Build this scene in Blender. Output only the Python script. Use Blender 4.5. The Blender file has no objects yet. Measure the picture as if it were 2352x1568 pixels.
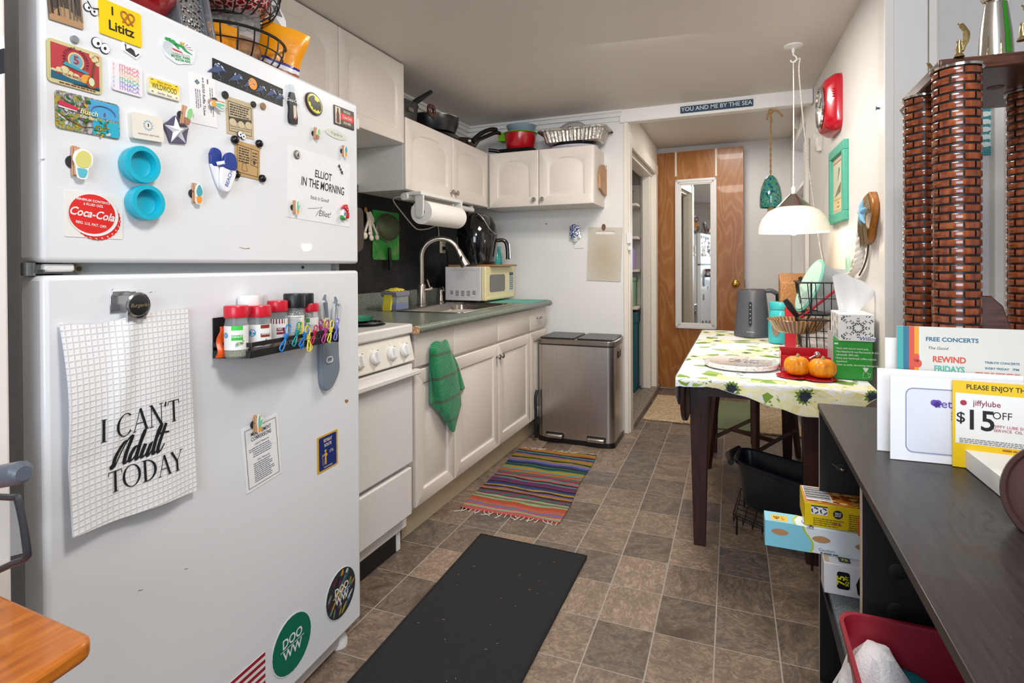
import bpy,bmesh,math,random
from mathutils import Matrix,Vector
R=random.Random(7)
PI=math.pi
SC=bpy.context.scene
COL=SC.collection
# ----- camera
CAMZ=1.18337
FPX,CX,CY=1274.008,1176.0,618.923
BR=Vector((0.9248687,0.38025241,-0.00509869))
BU=Vector((0.00199788,0.00854883,0.99996146))
BF=Vector((-0.38028135,0.92484324,-0.00714685))
CAM=Vector((0,0,CAMZ))
cam_d=bpy.data.cameras.new('camera')
cam=bpy.data.objects.new('camera',cam_d)
COL.objects.link(cam)
cam_d.sensor_width=36
cam_d.lens=FPX/2352*36
cam_d.shift_y=-(784-CY)/2352
cam_d.clip_start=0.02
mw=Matrix((BR,BU,-BF)).transposed().to_4x4()
mw.translation=CAM
cam.matrix_world=mw
SC.camera=cam
# ----- world, lamps, exposure
SC.view_settings.view_transform='Standard'
SC.view_settings.look='None'
SC.view_settings.exposure=0.0
SC.view_settings.gamma=1.0
SC.view_settings.use_curve_mapping=False
W=bpy.data.worlds.new('World')
SC.world=W
W.use_nodes=True
W.node_tree.nodes['Background'].inputs[0].default_value=(0.75,0.85,1,1)
W.node_tree.nodes['Background'].inputs[1].default_value=0.6
def area(name,loc,target,sx,sy,power,color=(1,1,1),spread=180):
 d=bpy.data.lights.new(name,'AREA')
 d.shape='RECTANGLE';d.size=sx;d.size_y=sy;d.energy=power;d.color=color
 d.spread=math.radians(spread)
 o=bpy.data.objects.new(name,d);COL.objects.link(o)
 o.location=loc
 o.rotation_euler=(Vector(target)-Vector(loc)).to_track_quat('-Z','Y').to_euler()
 return o
area('window_light',(0.25,-1.75,1.5),(0.1,2.4,1.05),1.7,1.3,58,(0.74,0.86,1.0))
area('ceiling_light',(0.12,0.5,2.2),(-0.5,1.3,0.6),0.35,0.35,21,(1.0,0.97,0.94))
area('hall_fill_light',(-0.15,4.75,2.29),(-0.2,4.75,0),0.3,0.3,9,(1.0,0.94,0.86))  # added fill to brighten the hall, no fixture known here
area('kitchen_fill_light',(-0.42,2.55,2.25),(-0.45,2.8,0),0.5,0.5,30,(1.0,0.95,0.88))  # added soft fill for the far kitchen, its ceiling has no such fixture
# ----- measuring helpers (pixel of the photograph -> point on a known plane)
def ray(px,py):
 return BR*((px-CX)/FPX)-BU*((py-CY)/FPX)+BF
def on(px,py,ax,v):
 d=ray(px,py);return CAM+d*((v-CAM[ax])/d[ax])
def oz(px,py,z):return on(px,py,2,z)
def ox(px,py,x):return on(px,py,0,x)
def oy(px,py,y):return on(px,py,1,y)
# ----- materials
def lin(h):
 h=h.lstrip('#')
 v=[int(h[i:i+2],16)/255 for i in(0,2,4)]
 return tuple(c/12.92 if c<=.04045 else((c+.055)/1.055)**2.4 for c in v)+(1,)
MATS={}
class NT:
 """short node writer for one material"""
 def __init__(s,name):
  s.m=bpy.data.materials.new(name);s.m.use_nodes=True
  s.t=s.m.node_tree;s.n=s.t.nodes;s.l=s.t.links
  s.b=s.n['Principled BSDF']
 def new(s,typ,**kw):
  n=s.n.new(typ)
  for k,v in kw.items():setattr(n,k,v)
  return n
 def put(s,sock,v):
  if isinstance(v,(int,float)):sock.default_value=v
  elif isinstance(v,tuple):sock.default_value=v
  else:s.l.new(v,sock)
 def math(s,op,a,b=None,c=None):
  n=s.new('ShaderNodeMath',operation=op)
  for i,v in enumerate((a,b,c)):
   if v is not None:s.put(n.inputs[i],v)
  return n.outputs[0]
 def obj(s):
  return s.new('ShaderNodeTexCoord').outputs['Object']
 def pos(s):
  return s.new('ShaderNodeNewGeometry').outputs['Position']
 def gen(s):
  return s.new('ShaderNodeTexCoord').outputs['Generated']
 def sep(s,v):
  n=s.new('ShaderNodeSeparateXYZ');s.l.new(v,n.inputs[0]);return n.outputs
 def comb(s,x,y,z):
  n=s.new('ShaderNodeCombineXYZ')
  for i,v in enumerate((x,y,z)):s.put(n.inputs[i],v)
  return n.outputs[0]
 def mapp(s,v,scale=(1,1,1),rot=(0,0,0),loc=(0,0,0)):
  n=s.new('ShaderNodeMapping');s.l.new(v,n.inputs[0])
  n.inputs['Scale'].default_value=scale;n.inputs['Rotation'].default_value=rot;n.inputs['Location'].default_value=loc
  return n.outputs[0]
 def noise(s,v,scale,detail=3,rough=.5,dist=0):
  n=s.new('ShaderNodeTexNoise');s.l.new(v,n.inputs['Vector'])
  n.inputs['Scale'].default_value=scale;n.inputs['Detail'].default_value=detail
  n.inputs['Roughness'].default_value=rough;n.inputs['Distortion'].default_value=dist
  return n.outputs
 def voro(s,v,scale,feature='F1'):
  n=s.new('ShaderNodeTexVoronoi',feature=feature);s.l.new(v,n.inputs['Vector']);n.inputs['Scale'].default_value=scale
  return n.outputs
 def white(s,v):
  n=s.new('ShaderNodeTexWhiteNoise');s.l.new(v,n.inputs['Vector']);return n.outputs
 def ramp(s,f,stops,interp='LINEAR'):
  n=s.new('ShaderNodeValToRGB');s.put(n.inputs[0],f)
  cr=n.color_ramp;cr.interpolation=interp
  while len(cr.elements)<len(stops):cr.elements.new(0.5)
  for e,(p,c)in zip(cr.elements,stops):
   e.position=p
  for e,(p,c)in zip(cr.elements,stops):
   e.position=p;e.color=lin(c)if isinstance(c,str)else c
  return n.outputs[0]
 def mix(s,f,a,b,mode='MIX'):
  n=s.new('ShaderNodeMix',data_type='RGBA',blend_type=mode)
  s.put(n.inputs[0],f)
  s.put(n.inputs[6],lin(a)if isinstance(a,str)else a);s.put(n.inputs[7],lin(b)if isinstance(b,str)else b)
  return n.outputs[2]
 def bump(s,h,strength=.3,dist=.002):
  n=s.new('ShaderNodeBump');s.l.new(h,n.inputs['Height'])
  n.inputs['Strength'].default_value=strength;n.inputs['Distance'].default_value=dist
  s.l.new(n.outputs[0],s.b.inputs['Normal'])
 def set(s,**kw):
  names=dict(color='Base Color',rough='Roughness',metal='Metallic',trans='Transmission Weight',alpha='Alpha',ior='IOR',coat='Coat Weight',spec='Specular IOR Level',emit='Emission Color',estr='Emission Strength',sheen='Sheen Weight',sub='Subsurface Weight',aniso='Anisotropic')
  for k,v in kw.items():
   if isinstance(v,str):v=lin(v)
   s.put(s.b.inputs[names[k]],v)
  return s.m
def mat(name,color,rough=.5,metal=0,var=.05,scale=40,bump=0,bscale=200,**kw):
 """painted / plastic / metal surface with slight procedural variation"""
 key=name
 if key in MATS:return MATS[key]
 t=NT(name)
 c=lin(color)if isinstance(color,str)else color
 v=t.obj()
 nz=t.noise(v,scale,3)[0]
 d=tuple(x*(1-var)for x in c[:3])+(1,);l=tuple(min(1,x*(1+var))for x in c[:3])+(1,)
 t.set(color=t.mix(nz,d,l),rough=rough,metal=metal,**kw)
 if bump:t.bump(t.noise(v,bscale,2)[0],bump)
 MATS[key]=t.m
 return t.m
def mk(name,fn):
 if name not in MATS:
  t=NT(name);fn(t);MATS[name]=t.m
 return MATS[name]
# ----- mesh builder
TEXTS={}
def text_mesh(s,size,align,bold,shear,spacing,leading):
 key=(s,size,align,bold,shear,spacing,leading)
 if key not in TEXTS:
  cu=bpy.data.curves.new('t','FONT');cu.body=s;cu.size=size;cu.align_x=align;cu.align_y='CENTER'
  cu.offset=bold*size;cu.shear=shear;cu.space_character=spacing;cu.space_line=leading;cu.resolution_u=3
  o=bpy.data.objects.new('t',cu);COL.objects.link(o)
  dg=bpy.context.evaluated_depsgraph_get()
  me=bpy.data.meshes.new_from_object(o.evaluated_get(dg))
  TEXTS[key]=([tuple(v.co)for v in me.vertices],[tuple(p.vertices)for p in me.polygons])
  bpy.data.objects.remove(o);bpy.data.curves.remove(cu);bpy.data.meshes.remove(me)
 return TEXTS[key]
class MB:
 def __init__(s,m=None,T=None):
  s.bm=bmesh.new();s.mats=[];s.ci=0;s.T=T.copy()if T else Matrix()
  if m:s.m(m)
 def m(s,m):
  if m not in s.mats:s.mats.append(m)
  s.ci=s.mats.index(m);return s
 def v(s,p):return s.bm.verts.new(s.T@Vector(p))
 def f(s,vs):
  try:fa=s.bm.faces.new(vs)
  except ValueError:return None
  fa.material_index=s.ci;return fa
 def box(s,a,b,skew=None):
  """box between two opposite corners"""
  (x0,y0,z0),(x1,y1,z1)=a,b
  x0,x1=min(x0,x1),max(x0,x1);y0,y1=min(y0,y1),max(y0,y1);z0,z1=min(z0,z1),max(z0,z1)
  p=[(x0,y0,z0),(x1,y0,z0),(x1,y1,z0),(x0,y1,z0),(x0,y0,z1),(x1,y0,z1),(x1,y1,z1),(x0,y1,z1)]
  s.hexa(p);return s
 def hexa(s,p):
  q=[s.v(x)for x in p]
  for ix in((3,2,1,0),(4,5,6,7),(0,1,5,4),(1,2,6,5),(2,3,7,6),(3,0,4,7)):
   s.f([q[i]for i in ix])
  return s
 def cbox(s,c,d):
  return s.box([c[i]-d[i]/2 for i in range(3)],[c[i]+d[i]/2 for i in range(3)])
 def prism(s,poly,z0,z1):
  """polygon in local xy, extruded along local z"""
  a=[s.v((x,y,z0))for x,y in poly];b=[s.v((x,y,z1))for x,y in poly]
  n=len(poly)
  area2=sum(poly[i][0]*poly[(i+1)%n][1]-poly[(i+1)%n][0]*poly[i][1]for i in range(n))
  if area2<0:a.reverse();b.reverse()
  if z1<z0:a,b=b,a
  s.f(a[::-1]);s.f(b)
  for i in range(n):s.f([a[i],a[(i+1)%n],b[(i+1)%n],b[i]])
  return s
 def poly(s,pts):
  return s.f([s.v(p if len(p)==3 else(p[0],p[1],0))for p in pts])
 def rrect(s,w,h,r,z0,z1,cx=0,cy=0,seg=4):
  return s.prism(rrpoly(w,h,r,cx,cy,seg),z0,z1)
 def ell(s,rx,ry,z0,z1,cx=0,cy=0,n=28,rot=0):
  return s.prism([(cx+rx*math.cos(t)*math.cos(rot)-ry*math.sin(t)*math.sin(rot),cy+rx*math.cos(t)*math.sin(rot)+ry*math.sin(t)*math.cos(rot))for t in(2*PI*i/n for i in range(n))],z0,z1)
 def cyl(s,p0,p1,r0,r1=None,n=16,caps=True):
  r1=r0 if r1 is None else r1
  p0,p1=Vector(p0),Vector(p1)
  return s.tube([p0,p1],[r0,r1],n,caps=caps)
 def tube(s,pts,r,n=8,closed=False,caps=True):
  pts=[Vector(p)for p in pts];N=len(pts)
  rs=r if isinstance(r,(list,tuple))else[r]*N
  rings=[];up=None
  for i,p in enumerate(pts):
   if closed:d=pts[(i+1)%N]-pts[i-1]
   elif i==0:d=pts[1]-p
   elif i==N-1:d=p-pts[i-1]
   else:d=(pts[i+1]-p).normalized()+(p-pts[i-1]).normalized()
   if d.length<1e-9:d=Vector((0,0,1))
   d.normalize()
   if up is None:
    up=Vector((0,0,1))if abs(d.z)<.9 else Vector((1,0,0))
   a=d.cross(up)
   if a.length<1e-6:a=d.cross(Vector((0,1,0.3)))
   a.normalize();b=a.cross(d).normalized();up=b
   rings.append([s.v(p+(a*math.cos(t)+b*math.sin(t))*rs[i])for t in(2*PI*k/n for k in range(n))])
  M=N if closed else N-1
  for i in range(M):
   A,B=rings[i],rings[(i+1)%N]
   for k in range(n):s.f([A[k],B[k],B[(k+1)%n],A[(k+1)%n]])
  if caps and not closed:
   s.f(rings[0]);s.f(rings[-1][::-1])
  return s
 def lathe(s,prof,n=28,c=(0,0,0),sx=1,sy=1,a0=0,a1=2*PI,wob=None):
  """profile [(r, z)] turned about local z"""
  full=abs(a1-a0-2*PI)<1e-6
  k=n if full else n+1
  rings=[]
  for r,z in prof:
   if r<1e-6:rings.append([s.v((c[0],c[1],c[2]+z))]);continue
   ring=[]
   for i in range(k):
    t=a0+(a1-a0)*i/n
    rr=r*(wob(t,z)if wob else 1)
    ring.append(s.v((c[0]+rr*math.cos(t)*sx,c[1]+rr*math.sin(t)*sy,c[2]+z)))
   rings.append(ring)
  for A,B in zip(rings[:-1],rings[1:]):
   if len(A)==1 and len(B)==1:continue
   for i in range(k if full else k-1):
    j=(i+1)%k
    if len(A)==1:s.f([A[0],B[j],B[i]][::-1])
    elif len(B)==1:s.f([A[i],A[j],B[0]])
    else:s.f([A[i],A[j],B[j],B[i]])
  return s
 def ball(s,c,r,n=16,h=None):
  r=(r,r,r)if isinstance(r,(int,float))else r
  m=max(4,n//2)
  return s.lathe([(r[0]*math.sin(PI*i/m),-r[2]*math.cos(PI*i/m))for i in range(m+1)],n,c,1,r[1]/r[0])
 def grid(s,fn,nu,nv,thick=0):
  """sheet fn(a, b) with a, b in 0..1"""
  P=[[Vector(fn(i/nu,j/nv))for j in range(nv+1)]for i in range(nu+1)]
  V=[[s.v(p)for p in row]for row in P]
  for i in range(nu):
   for j in range(nv):s.f([V[i][j],V[i+1][j],V[i+1][j+1],V[i][j+1]])
  if thick:
   Q=[]
   for i in range(nu+1):
    row=[]
    for j in range(nv+1):
     du=P[min(i+1,nu)][j]-P[max(i-1,0)][j];dv=P[i][min(j+1,nv)]-P[i][max(j-1,0)]
     nn=du.cross(dv)
     nn=nn.normalized()if nn.length>1e-12 else Vector((0,0,1))
     row.append(s.v(P[i][j]-nn*thick))
    Q.append(row)
   for i in range(nu):
    for j in range(nv):s.f([Q[i][j],Q[i][j+1],Q[i+1][j+1],Q[i+1][j]])
   for i in range(nu):
    s.f([V[i][0],Q[i][0],Q[i+1][0],V[i+1][0]]);s.f([V[i][nv],V[i+1][nv],Q[i+1][nv],Q[i][nv]])
   for j in range(nv):
    s.f([V[0][j],V[0][j+1],Q[0][j+1],Q[0][j]]);s.f([V[nu][j],Q[nu][j],Q[nu][j+1],V[nu][j+1]])
  return s
 def text(s,body,x,y,size,z=0,align='CENTER',bold=0,shear=0,spacing=1,leading=1,rot=0,sx=1,warp=None):
  vs,fs=text_mesh(body,size,align,bold,shear,spacing,leading)
  ca,sa=math.cos(rot),math.sin(rot)
  q=[]
  for a,b,_ in vs:
   a*=sx
   p=(x+a*ca-b*sa,y+a*sa+b*ca,z)
   q.append(s.v(warp(*p)if warp else p))
  for fa in fs:s.f([q[i]for i in fa])
  return s
 def lines(s,x0,x1,ys,h,z,rag=.15,dash=0,rot=0):
  """rows of unreadable small print as short bars"""
  for y in ys:
   x=x0;e=x1-R.random()*rag*(x1-x0)
   while x<e:
    w=min(e-x,h*R.uniform(1.2,4.5))
    s.poly([(x,y-h/2,z),(x+w,y-h/2,z),(x+w,y+h/2,z),(x,y+h/2,z)])
    x+=w+h*.55
  return s
 def obj(s,name,parent=None,bevel=0,seg=2,smooth=40,sub=0,local=False):
  me=bpy.data.meshes.new(name)
  bm=s.bm
  bmesh.ops.recalc_face_normals(bm,faces=bm.faces)if not getattr(s,'keepn',False)else None
  o=bpy.data.objects.new(name,me)
  if parent is None:
   xs=[v.co for v in bm.verts]
   c=Vector(((min(p.x for p in xs)+max(p.x for p in xs))/2,(min(p.y for p in xs)+max(p.y for p in xs))/2,min(p.z for p in xs)))
   for v in bm.verts:v.co-=c
   o.location=c
  else:
   if not local:
    inv=wmat(parent).inverted()
    for v in bm.verts:v.co=inv@v.co
   o.parent=parent
  bm.to_mesh(me);bm.free()
  for mm in s.mats:me.materials.append(mm)
  if smooth:
   me.polygons.foreach_set('use_smooth',[True]*len(me.polygons))
   me.set_sharp_from_angle(angle=math.radians(smooth))
  COL.objects.link(o)
  if bevel:
   b=o.modifiers.new('bevel','BEVEL');b.width=bevel;b.segments=seg;b.limit_method='ANGLE';b.angle_limit=math.radians(50)
   b.harden_normals=False
  if sub:
   d=o.modifiers.new('subdivision','SUBSURF');d.levels=sub;d.render_levels=sub
  return o
def rrpoly(w,h,r,cx=0,cy=0,seg=4):
 o=[]
 for sx,sy,a in((1,-1,-PI/2),(1,1,0),(-1,1,PI/2),(-1,-1,PI)):
  for i in range(seg+1):
   t=a+PI/2*i/seg
   o.append((cx+sx*(w/2-r)+r*math.cos(t),cy+sy*(h/2-r)+r*math.sin(t)))
 return o
def wmat(o):
 m=o.matrix_basis.copy()
 return wmat(o.parent)@m if o.parent else m
def tag(o,label=None,cat=None,group=None,kind=None):
 if label:o['label']=label
 if cat:o['category']=cat
 if group:o['group']=group
 if kind:o['kind']=kind
 return o
def thing(name,label,cat,loc=(0,0,0),rz=0,group=None):
 o=bpy.data.objects.new(name,None);COL.objects.link(o)
 o.empty_display_size=.05
 o.location=loc;o.rotation_euler=(0,0,rz)
 return tag(o,label,cat,group)
def struct(o):o['kind']='structure';return o
def dup(root,loc,rz=None,label=None):
 """copy of a thing with copies of its parts and sub-parts"""
 r=root.copy();COL.objects.link(r);r.location=loc
 if rz is not None:r.rotation_euler=(0,0,rz)
 if label:r['label']=label
 for ch in list(root.children):
  c=ch.copy();COL.objects.link(c);c.parent=r
  for g in ch.children:
   d=g.copy();COL.objects.link(d);d.parent=c
 return r
def frame(o,x,y,z):
 m=Matrix((Vector(x),Vector(y),Vector(z))).transposed().to_4x4();m.translation=Vector(o);return m
def arc(c,r,a0,a1,n,z=0):
 return[(c[0]+r*math.cos(a0+(a1-a0)*i/n),c[1]+r*math.sin(a0+(a1-a0)*i/n),z)for i in range(n+1)]
def smooth(pts,k=4):
 """Catmull-Rom through points"""
 P=[Vector(p)for p in pts];o=[]
 for i in range(len(P)-1):
  a,b,c,d=P[max(i-1,0)],P[i],P[i+1],P[min(i+2,len(P)-1)]
  for j in range(k):
   t=j/k
   o.append(.5*((2*b)+(c-a)*t+(2*a-5*b+4*c-d)*t*t+(3*b-a-3*c+d)*t**3))
 o.append(P[-1]);return o
# ----- shared materials
white_paint=mat('white_wall_paint','#e9e6e3',.55,var=.03,scale=6,bump=.12,bscale=160)
warm_paint=mat('warm_white_trim_paint','#efe9e2',.35,var=.03,scale=9)
ceil_paint=mat('ceiling_paint','#dbd3cb',.5,var=.03,scale=5,bump=.05,bscale=60)
cab_white=mat('cabinet_thermofoil','#e0d6cc',.38,var=.02,scale=8)
black_pl=mat('black_plastic','#0c0c0e',.35)
black_wire=mat('black_coated_wire','#121214',.4)
white_pl=mat('white_plastic','#eceae6',.35)
chrome=mat('polished_chrome','#d8d8da',.12,1)
nickel=mat('brushed_nickel','#b0a8a0',.28,1)
paper_w=mat('white_paper','#f1f0f0',.7)
ink_k=mat('black_print','#141416',.6)
red_pl=mat('red_plastic','#c81426',.3)
brass=mat('polished_brass','#c9a04a',.2,1)
darkwood=mk('dark_walnut_stain',lambda t:t.set(color=t.ramp(t.noise(t.mapp(t.obj(),(22,22,2)),3,6,.6)[0],[(.3,'#231010'),(.7,'#43211c')]),rough=.4))
def floor_mat(t):
 S,A,T=0.184,1.19943752,0.0124229905
 p=t.sep(t.pos())
 dx=t.math('SUBTRACT',p[0],-3.40780778*S);dy=t.math('SUBTRACT',p[1],9.84490040*S)
 c,s=math.cos(T),math.sin(T)
 u=t.math('DIVIDE',t.math('ADD',t.math('MULTIPLY',dx,c),t.math('MULTIPLY',dy,s)),S)
 v=t.math('DIVIDE',t.math('SUBTRACT',t.math('MULTIPLY',dy,c),t.math('MULTIPLY',dx,s)),S*A)
 iu,iv=t.math('FLOOR',u),t.math('FLOOR',v)
 fu,fv=t.math('SUBTRACT',u,iu),t.math('SUBTRACT',v,iv)
 cell=t.comb(iu,iv,0)
 w=t.white(cell)
 ws=t.sep(w[1])
# each tile is its own piece of slate: shifted, some turned a quarter
 swap=t.math('GREATER_THAN',ws[2],.72)
 mu=t.math('ADD',t.math('MULTIPLY',fu,t.math('SUBTRACT',1,swap)),t.math('MULTIPLY',fv,swap))
 mv=t.math('ADD',t.math('MULTIPLY',fv,t.math('SUBTRACT',1,swap)),t.math('MULTIPLY',fu,swap))
 loc=t.comb(t.math('ADD',mu,t.math('MULTIPLY',ws[0],40)),t.math('ADD',t.math('MULTIPLY',mv,1.5),t.math('MULTIPLY',ws[1],40)),t.math('MULTIPLY',w[0],60))
 big=t.noise(loc,1.1,5,.62,1.3)[0]
 fine=t.noise(loc,4.5,7,.68,1.2)[0]
 base=t.ramp(ws[0],[(0,'#52443a'),(.2,'#8f7863'),(.38,'#66574c'),(.52,'#a68d76'),(.68,'#54504f'),(.84,'#806c5d')],'CONSTANT')
 tone=t.ramp(big,[(.3,'#615147'),(.44,'#917f6f'),(.54,'#b39d87'),(.61,'#7c736e'),(.75,'#c0a994')])
 colr=t.mix(.42,base,tone)
 colr=t.mix(t.ramp(fine,[(.42,(0,0,0,1)),(.5,(.5,.5,.5,1)),(.6,(0,0,0,1))]),colr,'#43352b')
 g=.012
 eu=t.math('MINIMUM',fu,t.math('SUBTRACT',1,fu));ev=t.math('MULTIPLY',t.math('MINIMUM',fv,t.math('SUBTRACT',1,fv)),A)
 grout=t.math('LESS_THAN',t.math('MINIMUM',eu,t.math('MULTIPLY',ev,1.5)),g)
 colr=t.mix(grout,colr,'#a89d93')
 t.set(color=colr,rough=t.math('ADD',.34,t.math('MULTIPLY',fine,.22)),spec=.45)
 t.bump(t.math('SUBTRACT',t.math('ADD',fine,t.math('MULTIPLY',big,.6)),t.math('MULTIPLY',grout,1.2)),.22,.003)
floor_m=mk('slate_vinyl_tile',floor_mat)
# ----- room shell
XL,XR,YB,ZC=-1.98,0.42,3.91,2.268
YD=5.54
def slab(name,a,b,m,bevel=0):
 return struct(MB(m).box(a,b).obj(name,bevel=bevel))
slab('floor',(-2.6,-2.0,-.06),(2.7,5.62,0),floor_m)
slab('ceiling',(-2.6,-2.0,ZC),(2.7,3.93,ZC+.06),ceil_paint)
slab('ceiling_hall',(-1.9,3.93,2.31),(.56,5.62,2.37),ceil_paint)
slab('wall_left',(-2.06,.40,0),(XL,3.93,ZC),white_paint)
slab('wall_back_left',(-2.06,YB,0),(-.74,YB+.07,ZC),white_paint)
slab('wall_hall_end',(-.84,YD,0),(.50,YD+.08,2.31),white_paint)
# right wall with the opening near the far end
RW0,RW1=Vector((.475,2.31,0)),Vector((.420,3.97,0))
RD=(RW0-RW1).normalized();RN=Vector((-RD.y,RD.x,0));RN=RN if RN.x<0 else-RN
RT=frame(RW0,RD,(0,0,1),RN)
def RW(px,py,off=0):
 d=ray(px,py);return CAM+d*((RW0+RN*off-CAM).dot(RN)/d.dot(RN))
def rfr(px,py,rot=0,off=0):
 q=RW(px,py,off);return frame(q,RD,(0,0,1),RN)@Matrix.Rotation(rot,4,'Z')
m=MB(white_paint);A_,B_=RW0,RW0+(RW1-RW0)*(1.91/1.66)
m.hexa([(A_.x,A_.y,0),(A_.x+.12,A_.y,0),(B_.x+.12,B_.y,0),(B_.x,B_.y,0),(A_.x,A_.y,ZC),(A_.x+.12,A_.y,ZC),(B_.x+.12,B_.y,ZC),(B_.x,B_.y,ZC)])
struct(m.obj('wall_right'))
slab('wall_right_hall',(XR,3.93,2.17),(XR+.1,YD+.06,2.31),white_paint)
slab('wall_right_post',(XR,5.40,0),(XR+.1,YD+.06,2.17),white_paint)
slab('wall_right_recess',(XR+.45,4.2,0),(XR+.5,YD+.08,2.31),white_paint)
m=MB(white_paint).box((XR+.02,4.3,1.06),(XR+.46,5.4,1.1)).box((XR+.02,4.3,1.78),(XR+.46,5.4,1.81))
struct(m.obj('trim_recess_shelf',bevel=.003))
m=MB(warm_paint).box((XR-.022,4.06,0),(XR,4.235,2.0)).box((XR-.03,4.05,0),(XR-.005,4.075,2.0))
struct(m.obj('trim_opening',bevel=.004))
# wall facing the camera to the right of the kitchen, with its casing boards
WY=2.34
slab('wall_front_right',(.585,WY+.03,0),(2.7,WY+.10,ZC),mat('pale_grey_wall','#d6d2d1',.6,bump=.06))
def bx(px):return oy(px,600,WY-.02).x
m=MB(warm_paint).box((.470,WY-.035,0),(bx(2052),WY+.06,ZC)).box((bx(2052),WY-.02,0),(bx(2132),WY+.035,ZC)).box((bx(2135),WY-.015,0),(bx(2155),WY+.035,ZC)).box((bx(2156),WY-.002,0),(bx(2161),WY+.035,ZC))
struct(m.obj('trim_casing',bevel=.004))
struct(MB(warm_paint).box((bx(2287),WY-.012,0),(bx(2312),WY+.035,ZC)).box((bx(2308),WY-.02,0),(bx(2320),WY+.035,ZC)).obj('trim_far_casing',bevel=.004))
# near left: wall end with door casing that hides the fridge cabinet
slab('wall_near_left',(-2.5,.405,0),(-1.075,.478,ZC),white_paint)
m=MB(warm_paint).box((-1.125,.478,0),(-1.052,.492,ZC)).box((-1.085,.47,0),(-1.048,.498,ZC)).box((-1.16,.478,0),(-1.14,.488,ZC))
struct(m.obj('trim_near_left',bevel=.004))
# room behind the camera
slab('wall_rear',(-2.6,-2.06,0),(2.7,-2.0,ZC),white_paint)
slab('wall_far_left',(-2.6,-2.0,0),(-2.5,.41,ZC),white_paint)
slab('wall_far_right',(2.64,-2.0,0),(2.7,2.45,ZC),white_paint)
# header beam over the hall
m=MB(mat('beam_white_paint','#f3f0ec',.4)).box((-.78,YB-.025,2.178),(XR+.0,YB+.05,ZC+.02))
struct(m.obj('beam',bevel=.006))
# crown moulding
m=MB(white_paint)
def crown(m,pts,dirs):
 for(p,q),d in zip(pts,dirs):
  p,q,d=Vector(p),Vector(q),Vector(d)
  for o0,o1,z0,z1 in((0,.012,-.075,0),(.012,.03,-.045,0),(.03,.042,-.018,0)):
   a=p+d*o0;b=q+d*o1
   m.box((a.x,a.y,ZC+z0),(b.x,b.y,ZC+z1+.002))
crown(m,[((XL,2.56,0),(XL,YB,0)),((XL,YB,0),(-.76,YB,0))],[(1,0,0),(0,-1,0)])
struct(m.obj('trim_crown',bevel=.004))
# ----- pantry doorway in the hall (left wall of the hall)
XH=-.735
cream=mat('cream_jamb_paint','#ece3d6',.4,var=.04)
m=MB(cream).box((XH-.02,YB-.012,0),(XH+.012,YB+.075,2.18))
m.box((XH-.07,YB+.075,2.03),(XH,YD,2.31)).box((XH-.07,YB+.07,0),(XH,YB+.16,2.05))
struct(m.obj('wall_hall_left',bevel=.003))
m=MB(cream).box((XH-.012,YB+.01,.0),(XH+.022,YB+.10,2.12)).box((XH-.012,YB+.10,2.03),(XH+.018,5.40,2.12)).box((XH-.13,5.29,0),(XH+.014,5.40,2.12))
m.box((XH-.10,5.20,0),(XH-.03,5.30,2.06)).box((XH-.12,YB+.15,2.0),(XH-.02,5.3,2.05))
struct(m.obj('trim_pantry_door',bevel=.004))
oldwood=mk('worn_threshold_wood',lambda t:t.set(color=t.ramp(t.noise(t.mapp(t.obj(),(30,3,30)),4,5)[0],[(.3,'#6a5d52'),(.7,'#a29588')]),rough=.6))
struct(MB(oldwood).box((XH-.10,YB+.10,0),(XH+.028,5.42,.05)).box((XH-.15,YB+.1,0),(XH-.02,5.36,.028)).obj('trim_threshold',bevel=.004))
pantry_m=mat('pantry_wall','#cfc8ba',.6)
m=MB(pantry_m).box((-1.72,YB+.07,-.0),(-1.66,YD,2.31)).box((-1.7,YD-.06,0),(-.85,YD,2.31))
struct(m.obj('wall_pantry',bevel=0))
struct(MB(mat('pantry_vinyl','#d8b884',.5,var=.12,scale=60)).box((-1.66,YB+.07,.0),(XH-.1,YD-.05,.012)).obj('floor_pantry'))
shelf_u=thing('pantry_shelving','white pantry shelves seen through the narrow open doorway','shelf',(-1.2,5.3,0))
for z in(.78,1.12,1.42,1.72):
 MB(cream).box((-1.64,5.06,z),(-.86,5.40,z+.022)).obj('shelf_board',shelf_u,bevel=.002)
MB(cream).box((-1.64,5.40,.02),(-.86,5.436,1.95)).obj('back_panel',shelf_u)
def pantry(name,label,cat,color,x,z,w,h,d=.2,round_=False):
 mm=mat('pantry_'+color,color,.4)
 b=MB(mm)
 if round_:b.lathe([(0,0),(w*.45,0),(w*.5,h*.1),(w*.5,h*.75),(w*.25,h*.9),(w*.25,h),(0,h)],20,(x,5.2,z))
 else:b.box((x-w/2,5.2-d/2,z),(x+w/2,5.2+d/2,z+h*.86)).box((x-w/2-.006,5.2-d/2-.006,z+h*.86),(x+w/2+.006,5.2+d/2+.006,z+h))
 tag(b.obj(name,bevel=.006),label,cat)
pantry('storage_bin','tall dark teal bin on the pantry floor behind the jamb','bin','#0f5a66',-1.0,.012,.24,.74)
pantry('canister','lilac round tub on the pantry shelf','tub','#b79ad2',-1.0,1.142,.2,.24,round_=True)
pantry('food_box','pale green carton on the lower pantry shelf','box','#8fb592',-1.0,.802,.2,.27)
pantry('food_tin','dark round tin on the upper pantry shelf','tin','#4a4038',-1.0,1.442,.13,.14,round_=True)
pantry('food_bag','small white and dark packet on the top pantry shelf','packet','#8d8880',-1.0,1.742,.13,.15)
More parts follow.
